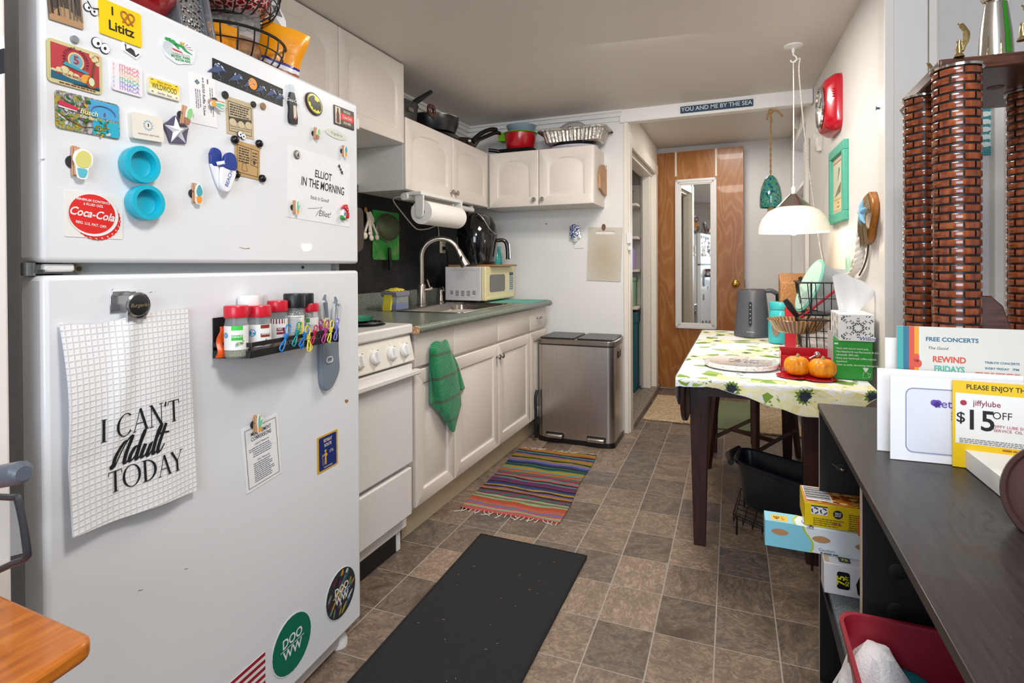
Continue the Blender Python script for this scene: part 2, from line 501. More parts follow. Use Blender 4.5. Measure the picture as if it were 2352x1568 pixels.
# ----- plywood door lying open against the hall end wall
def ply(t):
 p=t.obj()
 warp=t.noise(t.mapp(p,(2.2,1,.55)),1.6,2,.5)
 w=t.math('FRACT',t.math('MULTIPLY',warp[0],17))
 line=t.math('POWER',t.math('ABSOLUTE',t.math('SUBTRACT',t.math('MULTIPLY',w,2),1)),3)
 fine=t.noise(t.mapp(p,(150,150,5)),2,3)[0]
 c=t.ramp(t.noise(t.mapp(p,(3,1,.7)),1.5,3)[0],[(.3,'#9a5a24'),(.7,'#b5763a')])
 c=t.mix(t.math('MULTIPLY',line,.5),c,'#cf9a5e');c=t.mix(t.math('MULTIPLY',fine,.4),c,'#7d4a1e')
 t.set(color=c,rough=.3,coat=.12)
ply_m=mk('varnished_plywood',ply)
a=oy(1497,352,5.45);b=oy(1708,680,5.45)
DX0,DX1,DZ0,DZ1=-.786,.031,.012,2.25
door=thing('door_1','tall varnished plywood door with brass knob opened against hall wall','door',((DX0+DX1)/2,5.45,0))
door['kind']='structure'
MB(ply_m).box((DX0,5.45,DZ0),(DX1,5.488,DZ1)).obj('leaf',door,bevel=.002)
m=MB(mat('cream_batten','#e8ddc8',.4))
for px in(1552,1645):
 x=oy(px,380,5.45).x
 m.box((x-.009,5.444,oy(px,405,5.45).z),(x+.009,5.452,DZ1-.002))
m.obj('batten',door)
kx,kz=oy(1690,651,5.45).x,oy(1690,651,5.45).z
T=frame((kx,5.45,kz),(1,0,0),(0,0,1),(0,-1,0))
MB(brass,T).lathe([(0,0),(.033,0),(.034,.004),(.028,.01),(.012,.014),(.012,.035),(.024,.045),(.028,.056),(.022,.068),(.01,.071),(.01,.069),(0,.069)],24).obj('door_knob',door)
MB(mat('aged_steel','#6a645c',.4,1)).box((DX1,5.455,kz-.03),(DX1+.012,5.48,kz+.03)).obj('latch',door)
brass_p=mat('painted_brass_hinge','#c9ab62',.35,.7)
for py in(419,610,800):
 z=oy(1491,py,5.42).z
 m=MB(brass_p).box((DX0-.045,5.432,z-.05),(DX0-.006,5.438,z+.05)).cyl((DX0-.003,5.434,z-.05),(DX0-.003,5.434,z+.05),.007,n=10)
 m.m(ink_k)
 for k in(-.03,.03):m.cyl((DX0-.026,5.4335,z+k),(DX0-.026,5.431,z+k),.005,n=8)
 m.obj('hinge',door)
# mirror hung on the door
c=[oy(x,y,5.43)for x,y in((1549,413),(1645,407),(1648,756),(1553,754))]
mx0,mx1,mz0,mz1=(c[0].x+c[3].x)/2,(c[1].x+c[2].x)/2,(c[2].z+c[3].z)/2,(c[0].z+c[1].z)/2
mir=thing('wall_mirror','narrow full length mirror in white frame hung on plywood door','mirror',((mx0+mx1)/2,5.45,mz0))
fw=.042
m=MB(mat('white_mirror_frame','#e6e3e0',.35))
for k,(y,w0,w1)in enumerate(((5.424,0,fw*.55),(5.43,fw*.45,fw),(5.436,fw*.9,fw+.012))):
 for(x0,x1,z0,z1)in((mx0+w0,mx1-w0,mz1-w1,mz1-w0),(mx0+w0,mx1-w0,mz0+w0,mz0+w1),(mx0+w0,mx0+w1,mz0+w0,mz1-w0),(mx1-w1,mx1-w0,mz0+w0,mz1-w0)):
  m.box((x0,y,z0),(x1,5.4495,z1))
m.obj('frame',mir,bevel=.002)
MB(mat('mirror_silver','#e9edec',.02,1,var=0)).box((mx0+fw,5.441,mz0+fw),(mx1-fw,5.446,mz1-fw)).obj('glass',mir)
# the old door does not sit quite flat against the wall
DA=-.066;piv=door.location.copy()
for o in(door,mir):
 o.location=piv+Matrix.Rotation(DA,3,'Z')@(o.location-piv);o.rotation_euler=(0,0,DA)
struct(MB(warm_paint).box((-.80,5.485,0),(XR,YD,.11)).box((-.80,5.48,.0),(XR,5.5,.02)).obj('baseboard_hall',bevel=.004))
# ----- refrigerator: front plane turned 3.5 degrees towards the room
FA=math.radians(3.5)
FU=Vector((-math.sin(FA),math.cos(FA),0));FW=Vector((math.cos(FA),math.sin(FA),0));FV=Vector((0,0,1))
FO0=Vector((-1.122,1.447,0))
def fplane(px,py,off=0):
 d=ray(px,py);t=(FO0+FW*off-CAM).dot(FW)/d.dot(FW)
 return CAM+d*t
FWID=(fplane(818,620)-fplane(75,605)).dot(FU)
FO=FO0-FU*FWID
def FR(px,py,off=0):
 q=fplane(px,py,off)-FO
 return(q.dot(FU),q.z)
FT=frame(FO,FU,FV,FW)
def fmat(u,v,rot=0,off=0):
 """frame on the fridge face, local x along the face, y up, z out of the door"""
 return FT@Matrix.Translation((u,v,off))@Matrix.Rotation(rot,4,'Z')
def frect(tl,tr,bl,br,off=0):
 p=[Vector(FR(*q,off))for q in(tl,tr,bl,br)]
 w=((p[1]-p[0]).length+(p[3]-p[2]).length)/2;h=((p[0]-p[2]).length+(p[1]-p[3]).length)/2
 c=(p[0]+p[1]+p[2]+p[3])/4
 d=(p[1]-p[0])+(p[3]-p[2]);rot=math.atan2(d.y,d.x)
 return fmat(c.x,c.y,rot,off),w,h
fr_white=mk('fridge_enamel',lambda t:(t.set(color='#e9eaec',rough=.3,coat=.2),t.bump(t.noise(t.obj(),320,2)[0],.12,.001)))
FZT=1.697
GB,GT=FR(450,627)[1],FR(450,604)[1]
fridge=thing('refrigerator','big white top freezer refrigerator covered with magnets and papers','refrigerator',FO+FU*FWID/2,FA)
TH=.062
MB(fr_white,FT).box((.012,.03,-.70),(FWID-.012,FZT-.012,-TH-.012)).obj('body',fridge,bevel=.006)
MB(mat('fridge_gasket','#9aa0a2',.5),FT).box((.02,.075,-TH-.014),(FWID-.02,FZT-.02,-TH+.002)).box((.05,GB-.01,-TH),(FWID-.10,GT+.01,-.030)).obj('gasket',fridge)
MB(fr_white,FT).box((0,GT,-TH),(FWID,FZT,0)).obj('freezer_door',fridge,bevel=.009,seg=3)
MB(fr_white,FT).box((0,.065,-TH),(FWID,GB,0)).obj('fridge_door',fridge,bevel=.009,seg=3)
MB(mat('toe_grille','#cfc8c2',.5),FT).box((.02,.012,-TH-.01),(FWID-.06,.07,-.03)).obj('toe_grille',fridge,bevel=.004)
for u in(.06,FWID-.055):
 T=FT@Matrix.Translation((u,0,-.045))@Matrix.Rotation(-PI/2,4,'X')
 MB(white_pl,T).lathe([(0,0),(.026,0),(.027,.02),(.02,.034),(.012,.036),(.012,.07),(0,.07)],16).obj('foot',fridge)
T=FT
m=MB(mat('zinc_hinge','#8d9290',.35,.9),T)
u0=FR(36,612)[0]*0+.02
m.box((.005,GB+.004,-.052),(FR(110,612)[0],GB+.010,-.008)).box((FR(110,612)[0]-.01,GB+.003,-.03),(FR(203,612)[0]-.008,GT-.003,-.022))
m.cyl((FR(93,612)[0],GB,-.03),(FR(93,612)[0],GT,-.03),.010,n=12)
uu=FR(197,612)[0]
m.m(mat('brass_screw','#8c8468',.35,.9)).cyl((uu,(GB+GT)/2,-.03),(uu,(GB+GT)/2,-.018),.0075,n=14)
m.m(ink_k).cyl((uu,(GB+GT)/2,-.019),(uu,(GB+GT)/2,-.0165),.004,n=10)
m.obj('hinge',fridge)
MB(white_pl,T).box((FR(114,612)[0],GB+.006,-.03),(FR(184,612)[0],GT-.002,-.012)).obj('hinge_cover',fridge,bevel=.004)
uu=FR(715,615)[0];MB(ink_k,T).cyl((uu,(GB+GT)/2,-.033),(uu,(GB+GT)/2,-.027),.004,n=10).obj('mullion_screw',fridge)
# oval maker's badge
Tb,w,h=frect((745,288),(796,306),(746,310),(796,329))
m=MB(mat('badge_ivory','#dfe0d3',.3),Tb).ell(w/2,h/2.2,-.001,.002)
m.m(mat('badge_script','#55585a',.4)).text('Frigidaire',0,0,h*.42,.0022,shear=.35,spacing=1.15)
m.obj('badge',fridge)
# scratches and a small yellow spot in the enamel
m=MB(mat('rust_scratch','#a3794a',.6),FT)
for pts in(((548,567),(562,570),(573,569),(573,571),(560,571)),((792,918),(799,917),(800,922),(795,926),(792,922))):
 m.prism([FR(*q)for q in pts],-.0005,.0006).obj('scuff',fridge);m=MB(mat('rust_scratch','#a3794a',.6),FT)
for x,y,l in((92,366,10),(835,1360,0),(424,1306,8),(318,1355,10),(256,665,4),(343,671,6),(590,1018,0)):
 if l:MB(mat('grey_scuff','#8b8f94',.6),FT).prism([FR(x,y),FR(x+l,y-2),FR(x+l,y-.8),FR(x,y+1.5)],-.0005,.0005).obj('scuff',fridge)
# ----- magnets and papers on the freezer door
MG='magnets and papers on the freezer door'
def flat(name,label,cat,quad,color_mat,thick=.0025,r=.003,draw=None,off=0,group=None,kind=None):
 T,w,h=frect(*quad)
 T=T@Matrix.Translation((0,0,off))
 m=MB(color_mat,T)
 m.rrect(w,h,min(r,w*.4,h*.4),.0003,thick,seg=3)
 if draw:draw(m,w,h,thick+.0003)
 o=m.obj(name);tag(o,label,cat,group)
 return o
def C(hexv,rough=.5,**k):return mat('print_'+hexv.lstrip('#'),hexv,rough,var=.02,**k)
E_=.00025
def rect(m,c,x0,y0,x1,y1,z):m.m(c);m.poly([(x0,y0,z),(x1,y0,z),(x1,y1,z),(x0,y1,z)])
def disc(m,c,x,y,rx,ry,z,n=20,rot=0):
 m.m(c);m.poly([(x+rx*math.cos(t)*math.cos(rot)-ry*math.sin(t)*math.sin(rot),y+rx*math.cos(t)*math.sin(rot)+ry*math.sin(t)*math.cos(rot),z)for t in(2*PI*i/n for i in range(n))])
def pol(m,c,pts,z):m.m(c);m.poly([(x,y,z)for x,y in pts])
def d_photo(m,w,h,z):
 rect(m,C('#4a4038'),-w/2,-h*.1,w/2,h/2,z)
 pol(m,C('#b08a62'),[(-w/2,-h/2),(w/2,-h/2),(w/2,-h*.33),(w*.1,-h*.02),(-w*.18,-h*.02),(-w/2,-h*.38)],z+E_)
 for k in range(9):
  x=-w/2+w*(k+.5)/9+R.uniform(-.003,.003)
  pol(m,C(R.choice(('#6f6254','#8d7a63','#2e2620'))),[(x-.0015,-h*.3),(x+.0015,-h*.3),(x+R.uniform(-.004,.006),h/2),(x-.002,h/2)],z+2*E_)
flat('photo_magnet','photo magnet of a tree lined path, top left of freezer door','magnet',((106,-32),(188,-6),(109,41),(185,70)),C('#7d6a55',.3),draw=d_photo)
def d_lititz(m,w,h,z):
 m.m(ink_k);m.text('I',-w*.2,h*.24,h*.34,z,bold=.022);m.text('Lititz',0,-h*.18,h*.38,z,bold=.022)
 T0=m.T.copy()
 m.T=T0@Matrix.Translation((w*.16,h*.2,z))
 s=w*.17
 heart=[(0,-.9),(-.55,-.35),(-.9,.1),(-.85,.6),(-.45,.8),(-.1,.55),(.2,0),(.55,-.55),(.75,-.75)]
 m.m(C('#b06a2c'))
 for sx in(1,-1):m.tube([(x*s*sx,y*s,0)for x,y in smooth2(heart)],s*.13,6)
 m.T=T0
def smooth2(p):return[(q.x,q.y)for q in smooth([(a,b,0)for a,b in p],3)]
flat('lititz_magnet','yellow square magnet reading I pretzel heart Lititz','magnet',((223,-8),(320,34),(228,77),(324,110)),C('#f5cf12',.3),.003,draw=d_lititz)
def d_fest(m,w,h,z):
 rect(m,C('#b83a40'),-w*.44,-h*.36,w*.44,h*.42,z)
 cr=C('#d9cf9a');
 for x,y,r in((-.4,-.24,.06),(-.3,-.18,.06),(-.2,-.14,.075),(-.1,-.2,.06),(0,-.24,.07),(.1,-.28,.06),(.36,.32,.07),(.41,.24,.05),(.3,.38,.05)):disc(m,cr,w*x,h*y,w*r,h*r*1.2,z+E_)
 rect(m,cr,-w*.44,-h*.36,w*.2,-h*.22,z+E_)
 disc(m,C('#e8a23a'),w*.2,-h*.24,w*.11,h*.14,z+1.5*E_)
 pol(m,C('#14617c'),[(-w*.44,-h*.4),(w*.44,-h*.4),(w*.44,-h*.34),(-w*.1,-h*.3),(-w*.44,-h*.22)],z+2*E_)
 pol(m,C('#1d2b36'),[(-w*.1,-h*.42),(w*.44,-h*.42),(w*.44,-h*.38),(w*.2,-h*.36)],z+2.5*E_)
 disc(m,C('#a62f3c'),0,h*.14,w*.19,h*.25,z+2*E_,30);disc(m,C('#e3c58a'),0,h*.14,w*.15,h*.2,z+3*E_,30);disc(m,C('#6fa9b8'),0,h*.14,w*.12,h*.165,z+4*E_,30)
 m.m(C('#a8283a')).text('5',0,h*.15,h*.26,z+5*E_,bold=.03)
 pol(m,C('#2aa0ae'),[(-w*.24,-h*.02),(w*.2,-h*.1),(w*.24,-h*.06),(-w*.2,h*.06)],z+6*E_)
 for i,ch in enumerate('BAREFOOT COUNTRY'):
  a=math.radians(200-220*i/15)
  m.m(C('#4a1a2a')).text(ch,w*.215*math.cos(a),h*.14+h*.275*math.sin(a),h*.085,z+3*E_,rot=a-PI/2,bold=.02)
 m.m(C('#b02a2c')).text('JUNE 19-22, 2025',-w*.16,-h*.245,h*.065,z+4*E_,bold=.02)
# electric guitar
 pol(m,C('#6a4528'),[(w*.27,-h*.2),(w*.31,-h*.2),(w*.36,h*.24),(w*.33,h*.26)],z+5*E_)
 disc(m,C('#a4552a'),w*.28,-h*.3,w*.095,h*.1,z+4*E_);disc(m,C('#a4552a'),w*.29,-h*.19,w*.075,h*.07,z+4*E_);disc(m,C('#d9ddb8'),w*.28,-h*.25,w*.055,h*.1,z+6*E_)
 m.m(C('#7a4038')).lines(-w*.3,w*.38,[-h*.455],h*.035,z,.05)
flat('festival_magnet','red and cream music festival magnet with big 5 and guitar','magnet',((103,83),(231,127),(107,186),(233,220)),C('#cfc690',.4),.003,.008,d_fest)
def d_bg(m,w,h,z):
 cols=['#3a6b2a','#587a30','#2f7a4a','#8a7a3a','#6a5a6a','#c9a63a','#1f5a3a','#93a24a','#7b4f7a','#c8d2dc','#b57d3a']
 rect(m,C('#4aa8d8'),0,-h*.0,w*.49,h*.47,z);rect(m,C('#28b0cc'),w*.05,-h*.47,w*.49,-h*.05,z);pass
 for k in range(70):
  x,y=R.uniform(-.47,.3),R.uniform(-.45,.45)
  if x>.02 and y>.12:continue
  disc(m,C(R.choice(cols)),x*w,y*h,w*R.uniform(.015,.05),h*R.uniform(.02,.05),z+E_*(1+k%5),7,R.random()*3)
 for k in range(26):
  a=R.random()*6.3;r=R.random()*.13
  pol(m,C(R.choice(('#1e5a26','#2f7a2a','#7c9a2a','#d8b62a'))),[(w*(.16+r*math.cos(a)),h*(-.3+r*math.sin(a)*1.5)),(w*(.16+r*math.cos(a)+.04*math.cos(a+.3)),h*(-.3+1.5*r*math.sin(a)+.06*math.sin(a))),(w*(.16+r*math.cos(a)+.05),h*(-.32+1.5*r*math.sin(a)))],z+7*E_)
 pol(m,C('#d62a50'),[(-w*.47,h*.12),(-w*.2,h*.06),(-w*.18,h*.14),(-w*.45,h*.24)],z+7*E_);pol(m,C('#f0d6da'),[(-w*.47,h*.05),(-w*.2,h*.02),(-w*.2,h*.05),(-w*.47,h*.1)],z+7*E_)
 m.m(C('#6a5a8a'));
 m.tube([(w*(.22+.2*math.cos(t)),h*(.12+.22*math.sin(t)),z+7*E_)for t in(PI*i/12 for i in range(13))],.0007,5)
 m.m(C('#7a5a3a')).tube([(-w*.47,-h*.1,z+7*E_),(-w*.3,-h*.25,z+7*E_),(-w*.1,-h*.35,z+7*E_),(w*.05,-h*.3,z+7*E_)],.0007,5)
 m.m(C('#f2f0b8')).text('Busch',-w*.02,h*.07,h*.2,z+8*E_,shear=.3,bold=.01);m.text('Gardens',-w*.02,-h*.07,h*.13,z+8*E_,bold=.01)
flat('park_magnet','colourful amusement park photo magnet reading Busch Gardens','magnet',((123,204),(271,242),(127,293),(273,321)),mk('park_photo',lambda t:t.set(color=t.ramp(t.noise(t.obj(),60,4,.6,.5)[0],[(.32,'#27402a'),(.4,'#5a7a3a'),(.46,'#8a6a86'),(.5,'#c9c9cc'),(.54,'#3f7a4c'),(.6,'#c9a84a'),(.68,'#2a5a3a')]),rough=.25)),.003,.006,d_bg)
def d_ith(m,w,h,z):
 for k,c in enumerate(('#e58a94','#ec9a92','#f0cf92','#74c6a0','#7f96d6','#b494d4')):
  y=h*(.37-.148*k)
  m.m(C(c)).text('ITHACA',w*.06,y,h*.185,z,bold=.025,sx=1.08)
  for q in(.02,.05):rect(m,C(c),-w*.49+w*q,y-h*.05,-w*.48+w*q,y+h*.05,z)
flat('ithaca_magnet','white magnet with Ithaca repeated in rainbow letters','magnet',((251,137),(323,161),(256,205),(324,225)),C('#efe9ee',.25),.004,.005,d_ith)
def d_wild(m,w,h,z):
 rect(m,C('#f3d428'),-w*.46,h*.05,w*.46,h*.42,z);rect(m,C('#f4e58a'),-w*.46,-h*.18,w*.46,h*.05,z);rect(m,C('#f4f0d8'),-w*.46,-h*.42,w*.46,-h*.18,z)
 m.m(C('#6a5410')).text('New Jersey',0,h*.3,h*.2,z+E_,shear=.1)
 m.m(ink_k).text('WILDWOOD',0,-h*.0,h*.46,z+E_,sx=.6);m.text('Garden  State',0,-h*.34,h*.17,z+E_)
 for x in(-.38,.38):
  for y in(.36,-.34):rect(m,ink_k,w*x-.002,h*y-.0008,w*x+.002,h*y+.0008,z+E_)
flat('plate_magnet','yellow New Jersey licence plate magnet reading WILDWOOD','magnet',((335,174),(410,197),(337,213),(408,234)),C('#e8e4d0',.25),.005,.004,d_wild)
def d_cream(m,w,h,z):
 m.m(C('#8fb6cc'))
 for k in range(11):
  a=2*PI*k/11;s=h*.2
  m.ell(s*.28,s*.12,z-E_,z+E_,math.cos(a)*s*.85,h*.08+math.sin(a)*s*.85,8,a+.9)
 pol(m,ink_k,[(-h*.03,h*.14),(h*.03,h*.14),(-h*.03,h*.03),(h*.03,h*.03)],z+E_)
 m.m(C('#4a4a4c')).text('RADFORD HERITAGE',0,-h*.3,h*.085,z,spacing=1.1)
flat('tile_magnet','thick cream square tile magnet with blue floral wreath','magnet',((293,259),(366,270),(295,315),(366,330)),C('#ebe5d8',.4),.011,.004,d_cream)
T,w,h=frect((372,80),(448,96),(366,136),(448,154))
m=MB(C('#e9eef0',.3),T)
edge=[(.5*math.cos(t)*(1+.05*math.sin(5*t)),.5*math.sin(t)*(1+.06*math.cos(7*t)))for t in(2*PI*i/36 for i in range(36))]
m.prism([(x*w,y*h*1.02)for x,y in edge],.0003,.002)
z=.0023
for k in range(24):
 a=PI*.5+PI*k/22;pol(m,C('#a9b4bc'),[(-w*.08+math.cos(a)*w*.1,h*.05+math.sin(a)*h*.1),(-w*.08+math.cos(a)*w*.38,h*.03+math.sin(a)*h*.34),(-w*.08+math.cos(a+.05)*w*.38,h*.03+math.sin(a+.05)*h*.34)],z)
m.m(C('#23a04f'));
for a,b,r0,r1 in(((-.36,.36),(-.2,.33),.05,.07),((-.2,.33),(-.05,.2),.07,.06),((-.05,.2),(.1,.2),.06,.05),((.1,.2),(.2,.04),.05,.04),((.2,.04),(.38,-.06),.04,.01),((-.1,.22),(.0,.06),.04,.02)):
 d=Vector((b[0]-a[0],b[1]-a[1])).normalized();nx,ny=-d.y,d.x
 m.poly([((a[0]+nx*r0)*w,(a[1]+ny*r0)*h,z+E_),((a[0]-nx*r0)*w,(a[1]-ny*r0)*h,z+E_),((b[0]-nx*r1)*w,(b[1]-ny*r1)*h,z+E_),((b[0]+nx*r1)*w,(b[1]+ny*r1)*h,z+E_)])
m.m(C('#c23a3a'))
for k in range(5):
 a=math.radians(10+22*k)
 m.poly([(w*.12,h*.16,z+2*E_),(w*(.12+.3*math.cos(a)),h*(.06+.3*math.sin(a)),z+2*E_),(w*(.12+.3*math.cos(a+.06)),h*(.06+.3*math.sin(a+.06)),z+2*E_)])
disc(m,C('#e6bc2a'),w*.12,h*.3,w*.05,h*.05,z+2*E_)
pol(m,C('#d63a30'),[(-w*.22,h*.06),(w*.05,-h*.02),(w*.1,-h*.08),(-w*.16,-h*.02)],z+2*E_)
m.m(C('#a83a3a')).text('I survived the Storm at the',w*.03,-h*.13,h*.075,z+E_,shear=.3)
m.m(C('#2f9a48')).text('MYSTIC PARK',w*.02,-h*.24,h*.14,z+E_,bold=.03);m.text('WATER RIDE',w*.06,-h*.36,h*.12,z+E_,bold=.03)
tag(m.obj('dragon_sticker'),'round white sticker with green dragon, top of freezer door','sticker')
# purple and white star magnet
u,v=FR(402,301)
T=fmat(u,v,.12);s=(Vector(FR(402,268))-Vector(FR(402,336))).length/2
m=MB(C('#5c5470',.5),T)
m.prism([(s*(1 if k%2==0 else .78)*math.cos(PI/2+PI*k/5),s*(1 if k%2==0 else .78)*math.sin(PI/2+PI*k/5))for k in range(10)],.0003,.006)
m.m(C('#f2f2f4',.4))
for k in range(10):
 a,b=PI/2+PI*k/5,PI/2+PI*(k+1)/5
 ra,rb=(s*.98,s*.36)if k%2==0 else(s*.36,s*.98)
 m.poly([(0,0,.016),(ra*math.cos(a),ra*math.sin(a),.0062),(rb*math.cos(b),rb*math.sin(b),.0062)])
tag(m.obj('star_magnet',smooth=0),'raised white star magnet on purple backing','magnet')
def d_raf(m,w,h,z):
 T0=m.T.copy();m.T=T0@Matrix.Rotation(-PI/2,4,'Z')
 m.m(ink_k).text('50/50 Raffle Ticket',-h*.02,-w*.02+w*.04,h*.085,z,bold=.01)
 m.m(C('#6a6c70'))
 m.lines(-h*.2,h*.2,[-w*.12,-w*.2,-w*.27],w*.03,z);m.lines(-h*.3,h*.3,[w*.28,w*.36],w*.03,z)
 m.lines(-h*.46,-h*.36,[w*.2,w*.02],w*.05,z);m.lines(h*.3,h*.4,[-w*.42],w*.04,z)
 m.T=T0
 pol(m,C('#4a6a8a'),[(-w*.2,h*.4),(-w*.1,h*.34),(-w*.2,h*.29),(-w*.3,h*.34)],z);pol(m,C('#8aa63a'),[(-w*.2,h*.36),(-w*.15,h*.33),(-w*.2,h*.31),(-w*.25,h*.34)],z+E_)
flat('raffle_ticket','white paper reading 50/50 Raffle Ticket sideways','paper',((437,168),(499,184),(433,278),(492,294)),paper_w,.0012,.0005,d_raf)
def d_wave(m,w,h,z):
 for x,r in((-.42,.5),(-.18,.42),(.0,.36),(.17,.34),(.33,.38),(.46,.34)):
  rr=h*r*.95;cx,cy=w*x,-h*.14
  m.m(C('#3c4f74'));
  p=[(cx-rr*1.5,-h*.3),(cx-rr*.6,cy+rr*.55),(cx+rr*.3,cy+rr),(cx+rr,cy+rr*.4),(cx+rr*.5,cy+rr*.5),(cx,cy+rr*.1),(cx+rr*.2,-h*.34)]
  [m.poly([(p[i][0],p[i][1],z+E_),(p[i+1][0],p[i+1][1],z+E_),(cx-rr*.3,cy,z+E_)])for i in range(6)]
  for k in range(7):
   c=C(R.choice(('#dfe6ee','#8ea6cc','#54709e')))
   a=R.uniform(.4,2.2);q=rr*R.uniform(.75,1.0)
   disc(m,c,cx+q*math.cos(a),cy+q*math.sin(a),rr*.16,rr*.08,z+3*E_,7,a+1.5)
 disc(m,C('#f09a3a'),w*.03,h*.05,h*.3,h*.3,z+2*E_,28)
 for k in range(16):disc(m,C(R.choice(('#f6c27a','#e07a22'))),w*.03+R.uniform(-.2,.2)*h,h*.05+R.uniform(-.2,.2)*h,h*.03,h*.02,z+2.6*E_,6)
 for k in range(40):disc(m,C('#dfe6ee'),w*R.uniform(-.48,.48),h*R.uniform(-.46,-.2),h*.012,h*.012,z+2*E_,5)
 for k in range(9):disc(m,C('#eceff2'),w*R.uniform(.3,.47),h*R.uniform(.05,.35),h*.02,h*.02,z+2*E_,6)
flat('wave_painting','long dark painting of moonlit waves with orange moon','painting',((487,134),(648,203),(487,178),(649,246)),C('#0c0d10',.5),.0018,.0006,d_wave)
def d_comic(sp):
 def fn(m,w,h,z):
  k=C('#3a3228')
  def ln(a,b,r=.0006):m.m(k);m.tube([(a[0]*w,a[1]*h,z),(b[0]*w,b[1]*h,z)],r,4)
  for a,b in(((-.42,.38),(.42,.36)),((.42,.36),(.4,-.42)),((.4,-.42),(-.4,-.4)),((-.4,-.4),(-.42,.38))):ln(a,b)
  if sp:
   m.m(k).lines(-w*.36,w*.38,[h*(.31-.065*i)for i in range(5)],h*.035,z,.2)
   pol(m,k,[(-w*.4,-h*.02),(w*.4,h*.02),(w*.4,-h*.14),(-w*.4,-h*.14)],z+E_)
   c=C('#d2bf9c')
   for x,y,r in((-.28,-.16,.13),(.02,-.17,.12),(.3,-.14,.13)):disc(m,c,w*x,h*y,w*r,h*r*.8,z+2*E_)
   for y in(-.27,-.33):ln((-.36,y),(.36,y+.02),.0004)
  else:
   m.m(k).lines(-w*.36,w*.08,[h*(.3-.075*i)for i in range(6)],h*.04,z,.25);m.lines(w*.18,w*.38,[h*.26,h*.17,h*.08],h*.04,z,.1)
   ln((.12,.36),(.12,-.1));ln((.12,-.1),(.4,-.13));ln((.14,.03),(.4,.0))
   for pts in([(-.2,-.12),(-.08,-.1),(-.04,-.2),(-.02,-.32),(-.16,-.34),(-.24,-.3),(-.2,-.2),(-.2,-.12)],):m.m(k).tube([(x*w,y*h,z)for x,y in pts],.0005,4)
   disc(m,k,w*.26,-h*.02,w*.05,h*.06,z+E_)
 return fn
flat('comic_clipping','upper yellowed newspaper comic clipping under two flat black magnets','paper',((520,220),(583,241),(517,306),(580,320)),C('#c9b693',.8),.001,.0004,d_comic(1))
flat('comic_clipping','lower tan newspaper comic clipping held by four black ball magnets','paper',((536,322),(596,336),(540,399),(595,416)),C('#c7a26c',.8),.001,.0004,d_comic(0),off=.001)
def dmag(name,px,py,r,label,color='#111114',dome=True,group=None,off=0.001):
 u,v=FR(px,py);T=fmat(u,v,0,off)
 prof=[(0,0),(r,0),(r*1.02,.003),(r*.9,.0075),(r*.55,.0105),(0,.0115)]if dome else[(0,0),(r,0),(r,.0035),(r*.9,.0045),(0,.0045)]
 o=MB(C(color,.2),T).lathe(prof,20).obj(name)
 return tag(o,label,'magnet',group)
BG='round black magnets on the comic clippings'
dmag('round_magnet',515,218,.0085,'flat black disc magnet at upper left of the upper comic','#2c2a2a',False,BG)
dmag('round_magnet',580,240,.0075,'flat black disc magnet at upper right of the upper comic','#2c2a2a',False,BG)
for px,py,l in((536,321,'upper left'),(592,330,'upper right'),(539,401,'lower left'),(599,410,'lower right')):
 dmag('ball_magnet',px,py,.0095,'glossy black ball magnet at %s corner of lower comic'%l,group=BG,off=.002)
dmag('button_magnet',169,91,.0065,'tiny round silver magnet above the festival magnet','#8c8f94',False)
o=dmag('coin_magnet',602,244,.0085,'small round brown and green coin magnet below wave painting','#9a7a58',False)
# googly eye and mouth magnets
def eyes(px,py,s,label,rot=-.35,angry=False,group='cartoon eye magnets'):
 u,v=FR(px,py);T=fmat(u,v,rot,0.002 if px>500 else 0)
 m=MB(C('#2a2430'),T)
 for x in(-s*.55,s*.55):m.ell(s*.62,s*.72,.0003,.0022,x,0)
 m.m(C('#f4f4f6',.3))
 for x in(-s*.55,s*.55):m.ell(s*.54,s*.63,.002,.0034,x,0)
 m.m(ink_k)
 for x in(-s*.42,s*.5):m.ell(s*.17,s*.22,.003,.0038,x,-s*.05)
 if angry:
  for sx in(-1,1):m.poly([(sx*s*1.1,s*.8,.004),(sx*s*.1,s*.12,.004),(sx*s*.1,s*.32,.004),(sx*s*.9,s*.98,.004)])
 tag(m.obj('eye_magnet'),label,'magnet',group)
eyes(207,22,.0105,'angry cartoon eyes magnet beside the yellow Lititz magnet',-.3,True)
eyes(230,105,.014,'wide cartoon eyes magnet below the yellow Lititz magnet')
eyes(552,311,.0105,'cartoon eyes magnet overlapping the two comic clippings',-.3)
u,v=FR(299,118);T=fmat(u,v,-.32)
m=MB(C('#f4f4f6',.3),T).prism([(-.019,.008),(.02,.007),(.014,-.008),(-.012,-.008)],.0003,.002)
m.m(C('#3a3238')).prism([(-.015,.006),(.016,.005),(.011,-.005),(-.009,-.005)],.0018,.0026)
m.m(C('#f4f4f6',.3)).prism([(-.012,.006),(-.003,.0055),(-.009,-.002)],.0024,.0032);m.prism([(.004,.0055),(.013,.005),(.01,-.002)],.0024,.0032)
tag(m.obj('mouth_magnet'),'black and white fanged mouth magnet below yellow Lititz magnet','magnet')
